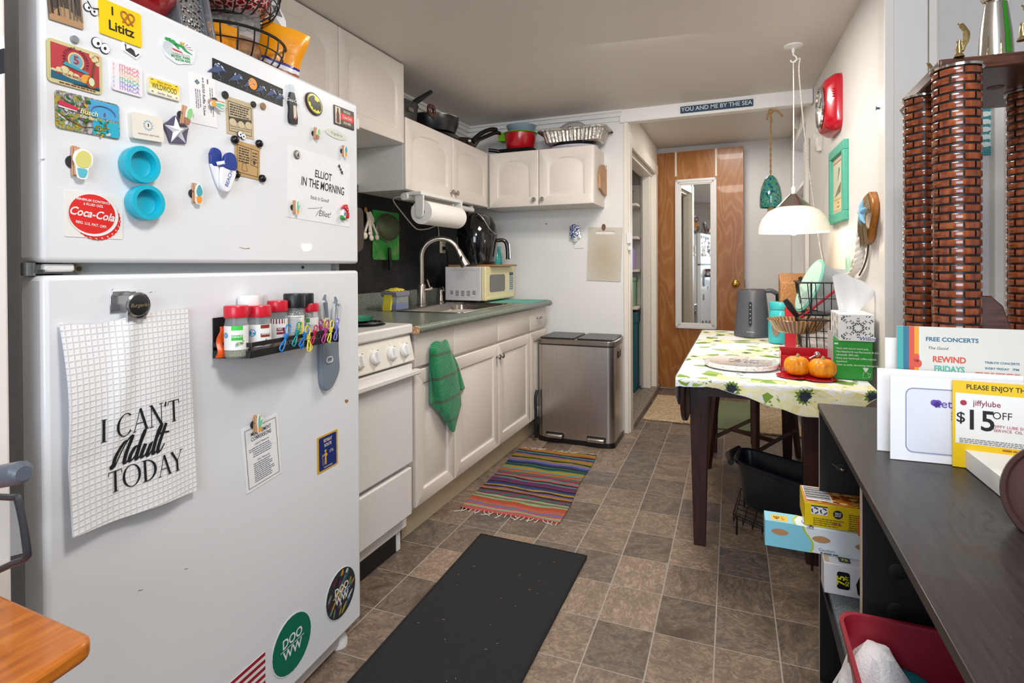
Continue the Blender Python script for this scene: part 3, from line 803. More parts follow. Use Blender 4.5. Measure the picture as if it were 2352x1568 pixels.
# cola bottle magnet with thermometer
u,v=FR(668,240);H=(Vector(FR(661,192))-Vector(FR(670,283))).length
T=fmat(u,v,.05)
prof=[(.16,.5),(.17,.46),(.15,.42),(.17,.3),(.3,.14),(.36,.02),(.31,-.1),(.33,-.2),(.39,-.34),(.36,-.47),(.3,-.5)]
hw=H*.4
def bot(m,y0,y1):
 pp=[(a,b)for a,b in prof if y0<=b<=y1]
 m.prism([(a*hw,b*H)for a,b in pp]+[(-a*hw,b*H)for a,b in pp[::-1]],.0003,.008)
m=MB(C('#17181c',.25),T);bot(m,-.5,.3)
m.m(C('#c9d2d2',.2));bot(m,.3,.5)
m.m(C('#f0f0ee')).text('Coca-Cola',0,H*.09,H*.115,.0083,shear=.25,bold=.01)
m.m(C('#e6d6c0')).rrect(hw*.26,H*.36,hw*.1,.0078,.0088,hw*.12,-H*.2)
disc(m,C('#c02a2a'),hw*.12,-H*.36,hw*.09,hw*.09,.0091);m.m(ink_k).lines(hw*.04,hw*.1,[-H*(.05+.028*k)for k in range(10)],.0005,.0091,0)
tag(m.obj('bottle_magnet',bevel=.0025),'black cola bottle shaped magnet with small thermometer','magnet')
# oval magnet with winged emblem
u,v=FR(719,239);T=fmat(u,v,-.38)
rw,rh=.0365,.0295
m=MB(C('#5b4030',.35),T).ell(rw,rh,.0003,.004);m.m(C('#141414',.3)).ell(rw*.95,rh*.93,.003,.0062);m.m(C('#a5a5a2',.25,metal=.8)).ell(rw*.86,rh*.82,.006,.0066);m.m(C('#efe410',.3)).ell(rw*.82,rh*.77,.0062,.0072)
half=[(0,.2),(.05,.34),(.09,.28),(.15,.26),(.28,.52),(.42,.5),(.62,.28),(.74,-.02),(.66,-.3),(.52,-.2),(.4,-.28),(.28,-.52),(.16,-.38),(0,-.62)]
rr=[(a*rw*1.05,b*rh*1.1)for a,b in half]
m.m(C('#101010',.3)).prism(rr+[(-a,b)for a,b in rr[::-1]],.007,.0082)
tag(m.obj('emblem_magnet'),'oval black and yellow magnet with bat wing emblem','magnet')
def d_ice(m,w,h,z):
 rect(m,C('#e8d8b8'),-w*.45,-h*.42,-w*.2,h*.44,z);rect(m,C('#e02430'),-w*.2,-h*.14,w*.46,h*.2,z);rect(m,C('#4a3a2c'),-w*.2,h*.2,w*.46,h*.44,z);rect(m,C('#4a3a2c'),-w*.2,-h*.42,w*.46,-h*.14,z)
 pp=[(a*w*.2,b*h*.76)for a,b in prof]
 m.m(C('#5a1a1c')).prism([(-w*.325+a,b)for a,b in pp]+[(-w*.325-a,b)for a,b in pp[::-1]],z,z+.0006)
 m.m(C('#f2e6d0')).text('ICE COLD',w*.13,h*.31,h*.165,z+E_,bold=.02,sx=.82);m.text('Coca-Cola',w*.13,h*.03,h*.22,z+E_,shear=.25,bold=.015,sx=.82);m.text('SOLD HERE',w*.13,-h*.27,h*.16,z+E_,bold=.02,sx=.78)
flat('cola_sign_magnet','small ICE COLD SOLD HERE cola sign magnet at freezer corner','magnet',((765,240),(812,258),(767,284),(811,300)),C('#2c1a16',.3),.0025,.001,d_ice)
# crown cap sticker on paper
def d_cap(m,w,h,z):
 cx,cy=-w*.03,h*.02;T0=m.T.copy();m.T=T0@Matrix.Diagonal((1.13,1.14,1,1))
 pts=[]
 for k in range(40):
  a=math.radians(-150+215*k/39);r=1.0+.035*(k%2)
  pts.append((cx+w*.07+r*w*.36*math.cos(a),cy-h*.09+r*h*.40*math.sin(a)))
 pol(m,C('#e2231f'),pts,z)
 for k in range(8):
  a=math.radians(-105+14*k);m.m(C('#f3efec'))
  m.poly([(cx+w*.03+w*.385*math.cos(a),cy-h*.05+h*.41*math.sin(a),z+E_),(cx+w*.03+w*.385*math.cos(a+.07),cy-h*.05+h*.41*math.sin(a+.07),z+E_),(cx+w*.06+w*.37*math.cos(a+.03),cy-h*.08+h*.41*math.sin(a+.03),z+E_)])
 disc(m,C('#f3efec'),cx+w*.012,cy-h*.012,w*.385,h*.415,z+2*E_,40);disc(m,C('#e2231f'),cx-w*.01,cy+h*.005,w*.355,h*.385,z+3*E_,40)
 m.m(C('#f3efec')).text('Coca-Cola',cx-w*.02,cy,h*.22,z+4*E_,shear=.3,bold=.02,sx=.9,rot=-.1)
 m.text('MINIMUM CONTENTS',cx,cy+h*.26,h*.065,z+4*E_,bold=.02,rot=-.06);m.text('6 FLUID OZS.',cx,cy+h*.18,h*.065,z+4*E_,bold=.02,rot=-.06);m.text('REG. U.S. PAT. OFF.',cx-w*.03,cy-h*.2,h*.07,z+4*E_,bold=.02,rot=-.12);m.T=T0
flat('bottle_cap_sticker','red cola bottle cap sticker on cream square of paper','sticker',((148,437),(285,451),(148,541),(276,551)),C('#ece9e2',.6),.0012,.002,d_cap)
def d_elliot(m,w,h,z):
 m.m(ink_k).text('ELLIOT',w*.03,h*.2,h*.155,z,sx=.8,shear=.12,bold=.014);m.text('IN THE MORNING',w*.04,h*.04,h*.175,z,sx=.7,shear=.12,bold=.014)
 m.text('Stick It Good!',-w*.02,-h*.16,h*.075,z,shear=.15);m.text('Elliot!',w*.06,-h*.37,h*.12,z,shear=.3)
 m.tube([(-w*.2,-h*.33,z),(-w*.06,-h*.3,z),(w*.02,-h*.27,z),(-w*.04,-h*.35,z),(-w*.08,-h*.42,z)],.0006,5)
flat('elliot_paper','white paper lettered ELLIOT IN THE MORNING with signature','paper',((661,330),(805,380),(658,498),(801,521)),paper_w,.0009,.0004,d_elliot)
u,v=FR(680,355);T=fmat(u,v,0,.001)
m=MB(C('#77706c',.3),T).lathe([(0,0),(.0115,0),(.0118,.003),(.01,.005),(0,.0055)],20);disc(m,C('#cfcabc'),0,0,.0085,.0085,.0057);pol(m,C('#3a3230'),[(-.004,-.006),(.005,-.006),(.003,.001),(.001,.006),(-.002,.0),(-.004,-.002)],.006)
tag(m.obj('pin_magnet'),'round pin magnet with a dark bird on the white Elliot paper','magnet')
u,v=FR(780,388);T=fmat(u,v,-.9,.001)
m=MB(C('#f4f4f4'),T)
for cx,s in((-.009,.0075),(.002,.0065),(.012,.0075)):
 for c,k,z0 in((C('#f4f4f4'),1.25,.0003),(ink_k,1,.0012)):
  m.m(c).prism([(cx+s*k*(1 if i%2==0 else .45)*math.cos(PI/2+PI*i/5),s*k*(1 if i%2==0 else .45)*math.sin(PI/2+PI*i/5))for i in range(10)],z0,z0+.0012)
tag(m.obj('stars_sticker'),'small black and white stars sticker at the Elliot paper corner','sticker')
# mushroom house magnet
u,v=FR(786,488);T=fmat(u,v,-.2,.001)
m=MB(C('#efeeea',.4),T)
m.prism([(-.010,-.016),(.008,-.017),(.010,-.004),(.006,.008),(-.006,.01),(-.009,0)],.0003,.009)
m.m(C('#cf1f2c',.3)).prism(smooth2([(-.016,.010),(-.008,.021),(.002,.025),(.009,.016),(.017,-.002),(.017,-.013),(.012,-.015),(.006,.002),(-.004,.008),(-.016,.010)]),.004,.014)
for x,y in((-.006,.014),(.003,.019),(.004,.010),(.011,.004),(.010,.013)):disc(m,C('#f4f2ee'),x,y,.0016,.0016,.0143)
disc(m,C('#2f8fc0'),.001,-.005,.0045,.0058,.0094);pol(m,C('#e8f2f4'),[(.0,-.0052),(.003,-.0052),(.003,-.0042),(.0,-.0042)],.0098)
m.m(C('#2f9a3a')).prism([(-.014,-.012),(-.006,-.014),(-.002,-.019),(.004,-.014),(.008,-.018),(.003,-.024),(-.01,-.022)],.002,.012)
tag(m.obj('mushroom_magnet',bevel=.002),'red spotted mushroom house magnet at lower right of Elliot paper','magnet')
# clothes-peg magnets with wooden shapes
peg_wood=mat('peg_wood','#c99a74',.6)
def peg(px,py,H,kind,label,rot=0,off=.0):
 u,v=FR(px,py);T=fmat(u,v,rot,off);t=thing('peg_magnet',label,'magnet',T.translation,0,'clothes peg magnets on the fridge')
 MB(C('#2a2a2c',.5),T).lathe([(0,0),(H*.2,0),(H*.2,.003),(0,.003)],16,(-H*.1,-H*.02,0)).obj('disc',t)
 m=MB(peg_wood,T).box((-H*.16,-H*.45,.003),(0,H*.48,.0055)).box((-H*.13,-H*.42,.0065),(H*.03,H*.45,.0095))
 m.m(nickel).cyl((-H*.16,H*.08,.006),(H*.03,H*.08,.006),.002,n=8).obj('clothes_peg',t,bevel=.0006)
 m=MB(C('#f6f4f0',.5),T);z0,z1,z2=.0096,.0116,.0124
 def shape(c,p):m.m(C(c,.5)).prism([(x*H,y*H)for x,y in smooth2(p+[p[0]])],z1-.0004,z2)
 def back(p):m.m(C('#f6f4f0',.5)).prism([(x*H,y*H)for x,y in smooth2(p+[p[0]])],z0,z1)
 if kind=='bulb':
  back([(-.2,.05),(-.12,.3),(.12,.42),(.36,.3),(.38,.0),(.26,-.2),(.2,-.5),(-.06,-.5),(-.12,-.15)])
  shape('#dcd67a',[(-.14,.06),(-.05,.26),(.12,.36),(.31,.25),(.32,.0),(.2,-.16),(-.06,-.14)]);shape('#5fbccb',[(-.08,-.2),(.2,-.22),(.15,-.46),(-.03,-.46)])
 elif kind=='ball':
  back([(-.12,.1),(-.06,.34),(.08,.46),(.22,.36),(.3,.1),(.24,-.14),(.22,-.48),(-.08,-.48),(-.1,-.14)])
  shape('#45aab4',[(-.08,.08),(-.02,.26),(.08,.4),(.18,.28),(.25,.06),(.16,-.12),(-.02,-.12)]);shape('#ee9a3a',[(-.08,-.16),(.2,-.16),(.17,-.44),(-.04,-.44)])
 elif kind=='leaf':
  back([(-.02,-.1),(-.02,.25),(.14,.46),(.3,.4),(.34,.14),(.22,-.14)])
  shape('#93cf8a',[(.02,-.1),(.02,.22),(.15,.41),(.26,.36),(.3,.14),(.2,-.12)]);shape('#a8755a',[(-.08,-.12),(.22,-.16),(.16,-.44),(-.02,-.4)])
 else:
  back([(-.02,-.2),(-.06,.1),(.02,.46),(.16,.42),(.2,.2),(.34,.26),(.34,.06),(.22,-.2),(.2,-.48),(0,-.48)])
  shape('#7cc7a4',[(.02,-.2),(0,.1),(.05,.4),(.12,.38),(.15,.1),(.28,.2),(.28,.08),(.16,-.18)]);shape('#f0a83a',[(-.02,-.2),(.2,-.2),(.16,-.44),(.02,-.44)])
 m.obj('shape',t)
peg(173,372,.056,'bulb','clothes peg magnet with yellow bulb shape at left')
peg(445,444,.046,'ball','clothes peg magnet with blue cactus in orange pot, below blue clip')
peg(409,267,.044,'leaf','clothes peg magnet with green cactus clipped on star magnet',-.15,.012)
peg(721,307,.037,'leaf','clothes peg magnet with green cactus in brown pot below cola bottle',-.1)
peg(786,347,.036,'ball','clothes peg magnet with blue cactus above the Elliot paper')
peg(673,476,.039,'cact','clothes peg magnet with green cactus at lower left of Elliot paper',0,.001)
peg(492,238,.043,'cact','clothes peg magnet with green cactus lying sideways on raffle ticket',-1.45,.001)
peg(583,972,.046,'cact','clothes peg magnet with green cactus holding the measurement sheet',0,.002)
# blue and white plastic bag clip
u,v=FR(505,392);T=fmat(u,v,0)
t=thing('bag_clip','blue and white plastic chip clip stuck on the freezer door','clip',T.translation)
def limb(m,pts,z0,z1):m.prism(smooth2(pts+[pts[0]]),z0,z1)
blue,wpl=C('#16398f',.3),C('#f0f0f4',.3)
m=MB(blue,T);limb(m,[(-.032,.034),(-.026,.046),(-.014,.047),(-.004,.04),(-.004,.02),(-.012,.008),(-.030,.008)],.002,.010)
m.m(wpl);limb(m,[(-.031,.010),(-.012,.010),(-.008,-.02),(-.004,-.044),(-.016,-.03)],.002,.0095);m.obj('rear_jaw',t,bevel=.002)
m=MB(blue,T);limb(m,[(-.010,.014),(-.002,.034),(.010,.042),(.024,.037),(.029,.02),(.026,.004),(.01,.002),(-.010,.006)],.012,.021)
m.m(wpl);limb(m,[(-.011,.006),(.027,.003),(.017,-.03),(.006,-.047),(-.006,-.047),(-.014,-.03)],.011,.020)
m.m(C('#3a5aa8')).text('BEACH',.006,-.018,.013,.0203,rot=1.2,bold=.01);m.obj('front_jaw',t,bevel=.002)
MB(wpl,T).cyl((-.018,.012,.01),(-.006,.016,.02),.0045,n=12).obj('hinge',t)
# two turquoise cups on the door
cup_m=mat('turquoise_silicone','#16b4cc',.28)
for(px,py,r,lab)in((331,378,.0355,'upper turquoise round cup stuck on the freezer door'),(343,465,.0345,'lower turquoise round cup stuck on the freezer door')):
 u,v=FR(px,py,.024);T=fmat(u,v,0,0)
 prof_c=[(0,0),(r*.86,0),(r*.95,.002),(r*.96,.011),(r*1.0,.013),(r,.022),(r*.97,.0245),(r*.74,.0245),(r*.72,.023),(r*.69,.009),(r*.5,.006),(0,.0055)]
 tag(MB(cup_m,T).lathe(prof_c,40).obj('cup'),lab,'cup','turquoise cups on the freezer door')
# ----- things on the lower door
# waffle towel under a chrome clip
def waffle(t):
 p=t.sep(t.obj())
 f=lambda k,s:t.math('ABSOLUTE',t.math('SINE',t.math('MULTIPLY',k,PI/s)))
 q=t.math('ADD',p[1],t.math('MULTIPLY',p[0],0))
 hgt=t.math('MINIMUM',t.math('MINIMUM',t.math('MULTIPLY',f(q,.0105),1.6),t.math('MULTIPLY',f(p[2],.0105),1.6)),1)
 t.set(color=t.mix(hgt,'#dedde0','#f4f3f1'),rough=.85,sheen=.2)
 t.bump(t.math('SUBTRACT',1,hgt),.35,.003)
waf=mk('white_waffle_cotton',waffle)
TT=fmat(0,0)
tl,tr,bl,br=(Vector(FR(*q,.012))for q in((140,742),(432,707),(152,1231),(447,1125)))
clipuv=Vector(FR(303,722,.012))
def tow(a,b):
 top=tl.lerp(tr,a);bot=bl.lerp(br,a)
 ac=(clipuv.x-tl.x)/(tr.x-tl.x)
# edge sags away from the clip on the near side
 sag=0 if a>ac else .010*math.sin(PI*a/ac)
 p=top.lerp(bot,b)
 fold=.010*math.exp(-((a-ac*.93+b*.25)/.07)**2)*(1-b)+.004*math.sin(9*a+2)*b
 return(p.x,p.y-sag*(1-b),.007+.016*b*(1-.3*a)+fold+.012*(1-a)*math.sin(PI*min(1,b*1.5)))
tw=thing('hand_towel','white waffle towel reading I CANT Adult TODAY hanging on fridge','towel',FT@Vector(tow(.5,.97)))
m=MB(waf,FT);m.grid(tow,36,44,.004);m.obj('cloth',tw)
def towmap(x,y,z):
 p=tow(x,1-y);return(p[0],p[1],p[2]+.0056)
def towel_text(mm,s,x,y,size,rot,**k):
 W_,H_=(tr-tl).length,(tl-bl).length
 def wp(a,b,z):return towmap(x+a/W_,y+b/H_,z)
 mm.text(s,0,0,size,0,rot=rot,warp=wp,**k)
m=MB(ink_k,FT)
def oval_pts(a0,a1,n=18):return[(.4+.4*math.cos(a0+(a1-a0)*i/n),.5+.52*math.sin(a0+(a1-a0)*i/n))for i in range(n+1)]
def ow(p):return[.035+.085*abs((x-.4)/.4)**2 for x,y in p]
K,H_=.12,.035
O_=oval_pts(0,2*PI,28);C_=oval_pts(.75,5.6)
D_=[(.16,1)]+[(.2+.52*math.sin(a),.5+.5*math.cos(a))for a in(PI*i/14 for i in range(15))]+[(.16,0)]
GL={'I':(.3,[([(.15,0),(.15,1)],K),([(.02,0),(.28,0)],H_),([(.02,1),(.28,1)],H_)]),'C':(.74,[(C_,0)]),'O':(.86,[(O_,0)]),'A':(.8,[([(.08,0),(.4,1)],H_),([(.4,1),(.72,0)],K),([(.18,.34),(.6,.34)],H_),([(0,0),(.18,0)],H_),([(.6,0),(.84,0)],H_)]),'N':(.84,[([(.12,0),(.12,1)],H_),([(.12,1),(.7,0)],K),([(.7,0),(.7,1)],H_),([(.0,0),(.24,0)],H_),([(.0,1),(.16,1)],H_),([(.58,1),(.82,1)],H_)]),"'":(.14,[([(.08,1.02),(.02,.8)],.09)]),'T':(.74,[([(.36,0),(.36,1)],K),([(.02,.98),(.7,.98)],H_),([(.03,1),(0,.8)],H_),([(.69,1),(.72,.8)],H_),([(.22,0),(.5,0)],H_)]),'D':(.8,[([(.16,0),(.16,1)],K),(D_,-1),([(.02,0),(.2,0)],H_),([(.02,1),(.2,1)],H_)]),'Y':(.74,[([(.04,1),(.38,.48)],K),([(.38,.48),(.7,1)],H_),([(.38,.5),(.38,0)],K),([(.24,0),(.52,0)],H_),([(-.06,1),(.16,1)],H_),([(.6,1),(.8,1)],H_)]),' ':(.34,[])}
W_,Hh=(tr-tl).length,(tl-bl).length
def serif(s_,x,y,size,slant=0):
 for ch in s_:
  adv,st_s=GL[ch]
  for pts,w in st_s:
   k=1 if len(pts)>2 else 6
   pp_=pts if k==1 else[(pts[0][0]+(pts[1][0]-pts[0][0])*i/6,pts[0][1]+(pts[1][1]-pts[0][1])*i/6)for i in range(7)]
   ws=ow(pp_)if w==0 else([.04+.09*abs((q_[0]-.2)/.5)**2 for q_ in pp_]if w<0 else[w]*len(pp_))
   stroke2(pp_,ws,x,y,size)
  x+=(adv+.07)*size*.92/W_
def stroke2(pp_,ws,x,y,size,sk=.92):
 P_=[Vector((a*size*sk,b*size))for a,b in pp_];L_,Q_=[],[]
 for i,p in enumerate(P_):
  d=P_[min(i+1,len(P_)-1)]-P_[max(i-1,0)];d.normalize();n=Vector((-d.y,d.x))*ws[i]*size/2
  L_.append(p+n);Q_.append(p-n)
 for i in range(len(P_)-1):m.f([m.v(towmap(x+q.x/W_,y+q.y/Hh,0))for q in(L_[i],L_[i+1],Q_[i+1],Q_[i])])
serif("I CAN'T",.21,.415,.040)
serif('TODAY',.26,.148,.038)
def brush(pts,x,y,size):
 q_=smooth2([(a+.42*b,b)for a,b in pts]);ws=[]
 for i in range(len(q_)):
  d=Vector(q_[min(i+1,len(q_)-1)])-Vector(q_[max(i-1,0)]);ws.append(.055+.10*max(0,-d.normalized().y))
 stroke2(q_,ws,x,y,size)
for pts in([(.02,.12),(-.05,.03),(.02,-.04),(.12,.1),(.26,.7),(.42,.98),(.5,.9),(.47,.4),(.5,.05),(.6,.0),(.7,.15)],[(.35,.86),(.16,.8),(.0,.4),(.02,.1),(.14,.02)],[(.95,.5),(.8,.48),(.7,.2),(.76,.0),(.9,.12),(1.0,.5),(1.06,.98),(1.0,1.02),(.98,.5),(1.0,.05),(1.08,.0),(1.2,.2)],[(1.24,.5),(1.2,.12),(1.28,.0),(1.4,.14),(1.5,.5),(1.46,.1),(1.54,.0),(1.64,.2)],[(1.64,.2),(1.82,.9),(1.8,1.12),(1.7,.9),(1.7,.2),(1.78,.0),(1.92,.2)],[(2.0,1.1),(1.92,.3),(1.98,.02),(2.1,.1),(2.2,.3)],[(1.7,.72),(1.95,.76),(2.3,.72)]):
 brush(pts,.29,.274,.047)
m.obj('lettering',tw)
u,v=FR(303,705,.02);T=fmat(u,v,0,0)
cl=thing('clip_magnet','chrome magnetic clip with round black emblem gripping the towel','clip',T.translation)
MB(chrome,T).box((-.028,-.010,.0005),(.018,.030,.003)).box((-.028,.022,.003),(.018,.030,.008)).obj('back_plate',cl,bevel=.001)
m=MB(chrome,T@Matrix.Translation((.004,0,.022))@Matrix.Rotation(.0,4,'X'));m.box((-.016,-.024,0),(.020,.004,.003));m.lathe([(0,.003),(.0235,.003),(.0245,.006),(.0215,.008),(.0205,.006),(0,.006)],28,(.004,.003,0))
m.m(ink_k).lathe([(0,.0062),(.0195,.0062),(.018,.0072),(0,.008)],28,(.004,.003,0));m.m(C('#b8a878',.3,metal=.6)).text('Burgerlin',.004,.003,.010,.0082,shear=.3).obj('front_jaw',cl)
def d_meas(m,w,h,z):
 k=C('#23242a');a,b=w*.43,h*.45
 for x0,y0,x1,y1 in((-a,-b,a,-b),(a,-b,a,b),(a,b,-a,b),(-a,b,-a,-b)):m.m(k).tube([(x0,y0,z),(x1,y1,z)],.0006,4)
 m.text('MEASUREMENT',-w*.0,h*.355,h*.085,z,sx=.72,bold=.012);m.text('CONVERSIONS',w*.0,h*.275,h*.085,z,sx=.72,bold=.012)
 m.text('Liquid Measures',w*.0,h*.19,h*.045,z,shear=.2);m.text('Dry Measures',w*.02,-h*.07,h*.045,z,shear=.2)
 m.m(C('#6d6e76')).lines(-w*.26,w*.28,[h*(.135-.033*i)for i in range(5)],h*.014,z,.2);m.lines(-w*.26,w*.3,[-h*(.115+.031*i)for i in range(10)],h*.014,z,.25)
 m.lines(-w*.36,-w*.24,[h*.13,h*.1],h*.012,z)
T,w,h=frect((554,984),(636,951),(566,1138),(647,1082))
tag_o=flat('measurement_sheet','white sheet headed MEASUREMENT CONVERSIONS on lower fridge door','paper',((554,984),(636,951),(566,1138),(647,1082)),paper_w,.0012,.0004,d_meas)
def d_ret(m,w,h,z):
 m.m(C('#1c2f74',.35)).rrect(w*.84,h*.9,.004,z-E_,z+E_)
 y=C('#e6b03a',.35)
 m.m(C('#eadcb8')).text('RETREAT',0,h*.33,h*.12,z+2*E_,sx=.75,bold=.02);m.text('ROUTE',0,h*.2,h*.12,z+2*E_,sx=.8,bold=.02);m.text('1776',w*.16,-h*.02,h*.12,z+2*E_,sx=.8)
 m.text("WASHINGTON'S ARMY",0,-h*.4,h*.05,z+2*E_,sx=.72,bold=.02)
 T0=m.T.copy();m.T=T0@Matrix.Translation((-w*.12,-h*.1,z+2*E_));m.m(y)
 q=h*.3
 for pts in([(-.12,.3),(.14,.3),(.12,-.05),(.14,-.75),(.02,-.75),(0,-.2),(-.04,-.75),(-.16,-.75),(-.1,-.05)],[(-.1,.28),(-.44,.1),(-.44,.02),(-.1,.14)],[(.12,.28),(.3,.1),(.2,-.02),(.12,.02)]):m.poly([(a*q,b*q,0)for a,b in pts])
 m.ell(q*.09,q*.1,-.0001,.0001,0,q*.42);m.poly([(-q*.2,q*.48,0),(q*.2,q*.48,0),(q*.08,q*.6,0),(-q*.08,q*.6,0)])
 m.poly([(-q*.46,q*.3,0),(-q*.42,q*.3,0),(-q*.34,-q*.75,0),(-q*.4,-q*.75,0)]);m.T=T0
flat('route_sticker','blue and gold RETREAT ROUTE 1776 sticker on lower door','sticker',((725,1006),(773,986),(731,1090),(777,1062)),C('#d9a93a',.3),.0012,.005,d_ret)
def oval(cx,cy,l,r,t,b,name,label,cmat,draw):
 p0,p1,p2,p3=Vector(FR(l,cy)),Vector(FR(r,cy)),Vector(FR(cx,t)),Vector(FR(cx,b))
 return p0,p1,p2,p3
def doo(m,s,z,c):
 m.m(c).text('DOO',-.0,s*.21,s*.46,z,bold=.02,sx=.95);m.text('WW',0,-s*.23,s*.46,z,bold=.02,sx=1.0);m.poly([(-s*.62,-s*.012,z),(s*.62,-s*.012,z),(s*.62,s*.012,z),(-s*.62,s*.012,z)])
sw=C('#eceef0',.4)
u,v=FR(671,1477);T=fmat(u,v)
s=.073
m=MB(C('#e6e8e8',.4),T).ell(s*1.04,s*1.04,.0003,.0012);m.m(C('#0c7055',.4)).ell(s,s,.001,.0016);doo(m,s,.0019,sw)
tag(m.obj('round_sticker'),'round green DOO WW sticker near bottom of fridge door','sticker','round DOO WW stickers')
u,v=FR(783,1361);T=fmat(u,v);s=.071
m=MB(C('#e6e8e8',.4),T).ell(s*1.03,s*1.03,.0003,.0012);m.m(C('#33363c',.4)).ell(s,s,.001,.0016)
for k in range(60):
 a,r=R.random()*2*PI,s*math.sqrt(R.random())*.86
 L,wd=s*R.uniform(.1,.3),s*R.uniform(.03,.08);q=.9+R.uniform(-.4,.4)
 if r+L>s*.98:L=max(.002,s*.97-r)
 disc(m,C(R.choice(('#8c2a3a','#2f5a8a','#c98a2a','#7d8a7a','#c9c9c2','#1c2030','#b5a82a','#27607a','#6a7a5a','#3a2a4a'))),r*math.cos(a),r*math.sin(a),L,wd,.0017+.00002*k,9,q)
doo(m,s*.92,.0031,sw)
tag(m.obj('round_sticker'),'round DOO WW sticker with dark colourful yarn picture','sticker','round DOO WW stickers')
def d_flag(m,w,h,z):
 for k in range(7):rect(m,C('#a01c30'),-w/2,h/2-h*(2*k+1)/13,w/2,h/2-h*2*k/13,z)
 rect(m,C('#1c2448'),-w/2,h/2-h*7/13,-w*.1,h/2,z+E_)
 for i in range(6):
  for j in range(5):disc(m,sw,-w/2+w*.4*(i+.5)/6,h/2-h*7/13*(j+.5)/5,w*.014,w*.014,z+2*E_,5)
p=Vector(FR(608,1496));hh=.115;ww=.205
T=fmat(p.x-ww/2,p.y-hh/2,0)
m=MB(C('#e8e6e4',.4),T).rrect(ww,hh,.002,.0003,.0012);d_flag(m,ww,hh,.0015)
tag(m.obj('flag_magnet'),'striped American flag magnet at bottom of lower fridge door','magnet')
# ----- black spice shelf stuck on the door
SD=.085
U0=FR(488,825)[0];VB=FR(488,823)[1];VT=FR(489,730)[1]
U1=FR(777,800,SD)[0];UC=FR(577,822,SD)[0];VBF=FR(577,822,SD)[1]
VB=(VB+VBF)/2
sh=thing('spice_shelf','black metal spice rack stuck on the fridge door','shelf',FT@Vector(((U0+U1)/2,VB,0)))
blk=mat('black_powder_coat','#101012',.45)
U1B=U1+.0
foot=[(U0,.003),(UC,SD),(U1,SD),(U1B,.003)]
def slabuw(m,poly,v0,v1):
 a=[m.v((x,v0,y))for x,y in poly];b=[m.v((x,v1,y))for x,y in poly];n=len(poly)
 m.f(a);m.f(b[::-1])
 for i in range(n):m.f([a[i],b[i],b[(i+1)%n],a[(i+1)%n]])
m=MB(blk,FT);slabuw(m,foot,VB,VB+.003)
def wall(m,a,b,v0,v1,t=.0025):
 d=Vector((b[0]-a[0],b[1]-a[1])).normalized();n=(-d.y*t,d.x*t)
 slabuw(m,[a,b,(b[0]+n[0],b[1]+n[1]),(a[0]+n[0],a[1]+n[1])],v0,v1)
for a,b in zip(foot[:-1],foot[1:]):wall(m,a,b,VB,VB+.017)
m.obj('tray',sh,bevel=.0008)
m=MB(blk,FT);slabuw(m,[(U0,.0005),(U1B,.0005),(U1B,.003),(U0,.003)],VB,VT);m.obj('back_panel',sh,bevel=.0008)
m=MB(blk,FT)
VR=FR(577,797,SD)[1]
wall(m,foot[0],foot[1],VR,VR+.010);wall(m,foot[1],foot[2],VR,VR+.010);wall(m,(U1,SD),(U1B,.003),VR-.03,VR-.0)
m.obj('front_rail',sh,bevel=.0008)
VS=VB+.0032
clearp=mk('clear_plastic',lambda t:t.set(color='#e4eaea',rough=.06,alpha=.22))
def jar(px,w,r,htot,capc,fill,label,cap_h=.026,printed=None,fillh=.8,group='spice jars on the fridge shelf',lid='cap',capr=1.0):
 u=FR(px,780,w)[0];T=FT@Matrix.Translation((u,VS,w))@Matrix.Rotation(-PI/2,4,'X')
 T=frame(T.translation,FU,-FW,FV)
 t=thing('spice_jar',label,'jar',T.translation,FA,group)
 hb=htot-cap_h
 MB(clearp,T).lathe([(0,0),(r*.9,0),(r,.004),(r,hb*.82),(r*.92,hb*.92),(r*.9,hb),(0,hb)],28).obj('glass',t)
 MB(fill,T).lathe([(0,.002),(r*.88,.003),(r*.95,.006),(r*.95,hb*fillh),(r*.5,hb*fillh+.002),(0,hb*fillh)],24).obj('contents',t)
 MB(capc,T).lathe([(0,hb),(r*1.02*capr,hb),(r*1.04*capr,hb+cap_h*.1),(r*1.04*capr,htot-.003),(r*.98*capr,htot),(0,htot)],32).obj(lid,t)
 if printed:
  m=MB(C('#eeece8',.5),T);z0,z1=hb*.2,hb*.8
  m.lathe([(r*1.006,z0),(r*1.006,z1)],28,a0=-PI*1.25,a1=-PI*.2)
  def wp(a,b,zz):
   th=-PI/2-.95+a/r;return((r*1.012+zz)*math.cos(th),(r*1.012+zz)*math.sin(th),z0+b)
  def lr(c,a0,b0,a1,b1,dz=0):
   m.m(c);k=6
   for i in range(k):
    x0,x1=a0+(a1-a0)*i/k,a0+(a1-a0)*(i+1)/k
    m.f([m.v(wp(x,y,dz))for x,y in((x0,b0),(x1,b0),(x1,b1),(x0,b1))])
  printed(m,lr,wp,r,z1-z0);m.obj('print',t,smooth=60)
 return t
redcap=mat('red_jar_cap','#d11a30',.3);blackcap=mat('black_grinder_cap','#15161a',.4)
herb=mk('dried_herb',lambda t:t.set(color=t.ramp(t.noise(t.obj(),700,2)[0],[(.35,'#4a5230'),(.55,'#8b8a58'),(.7,'#d6cfae')]),rough=.9))
papr=mk('paprika_powder',lambda t:t.set(color=t.ramp(t.noise(t.obj(),600,2)[0],[(.4,'#5c2412'),(.65,'#8f3d20')]),rough=.9))
flake=mk('pepper_flakes',lambda t:t.set(color=t.ramp(t.noise(t.obj(),600,2)[0],[(.35,'#3a0f0a'),(.5,'#8c3a1c'),(.68,'#d2a050')]),rough=.8))
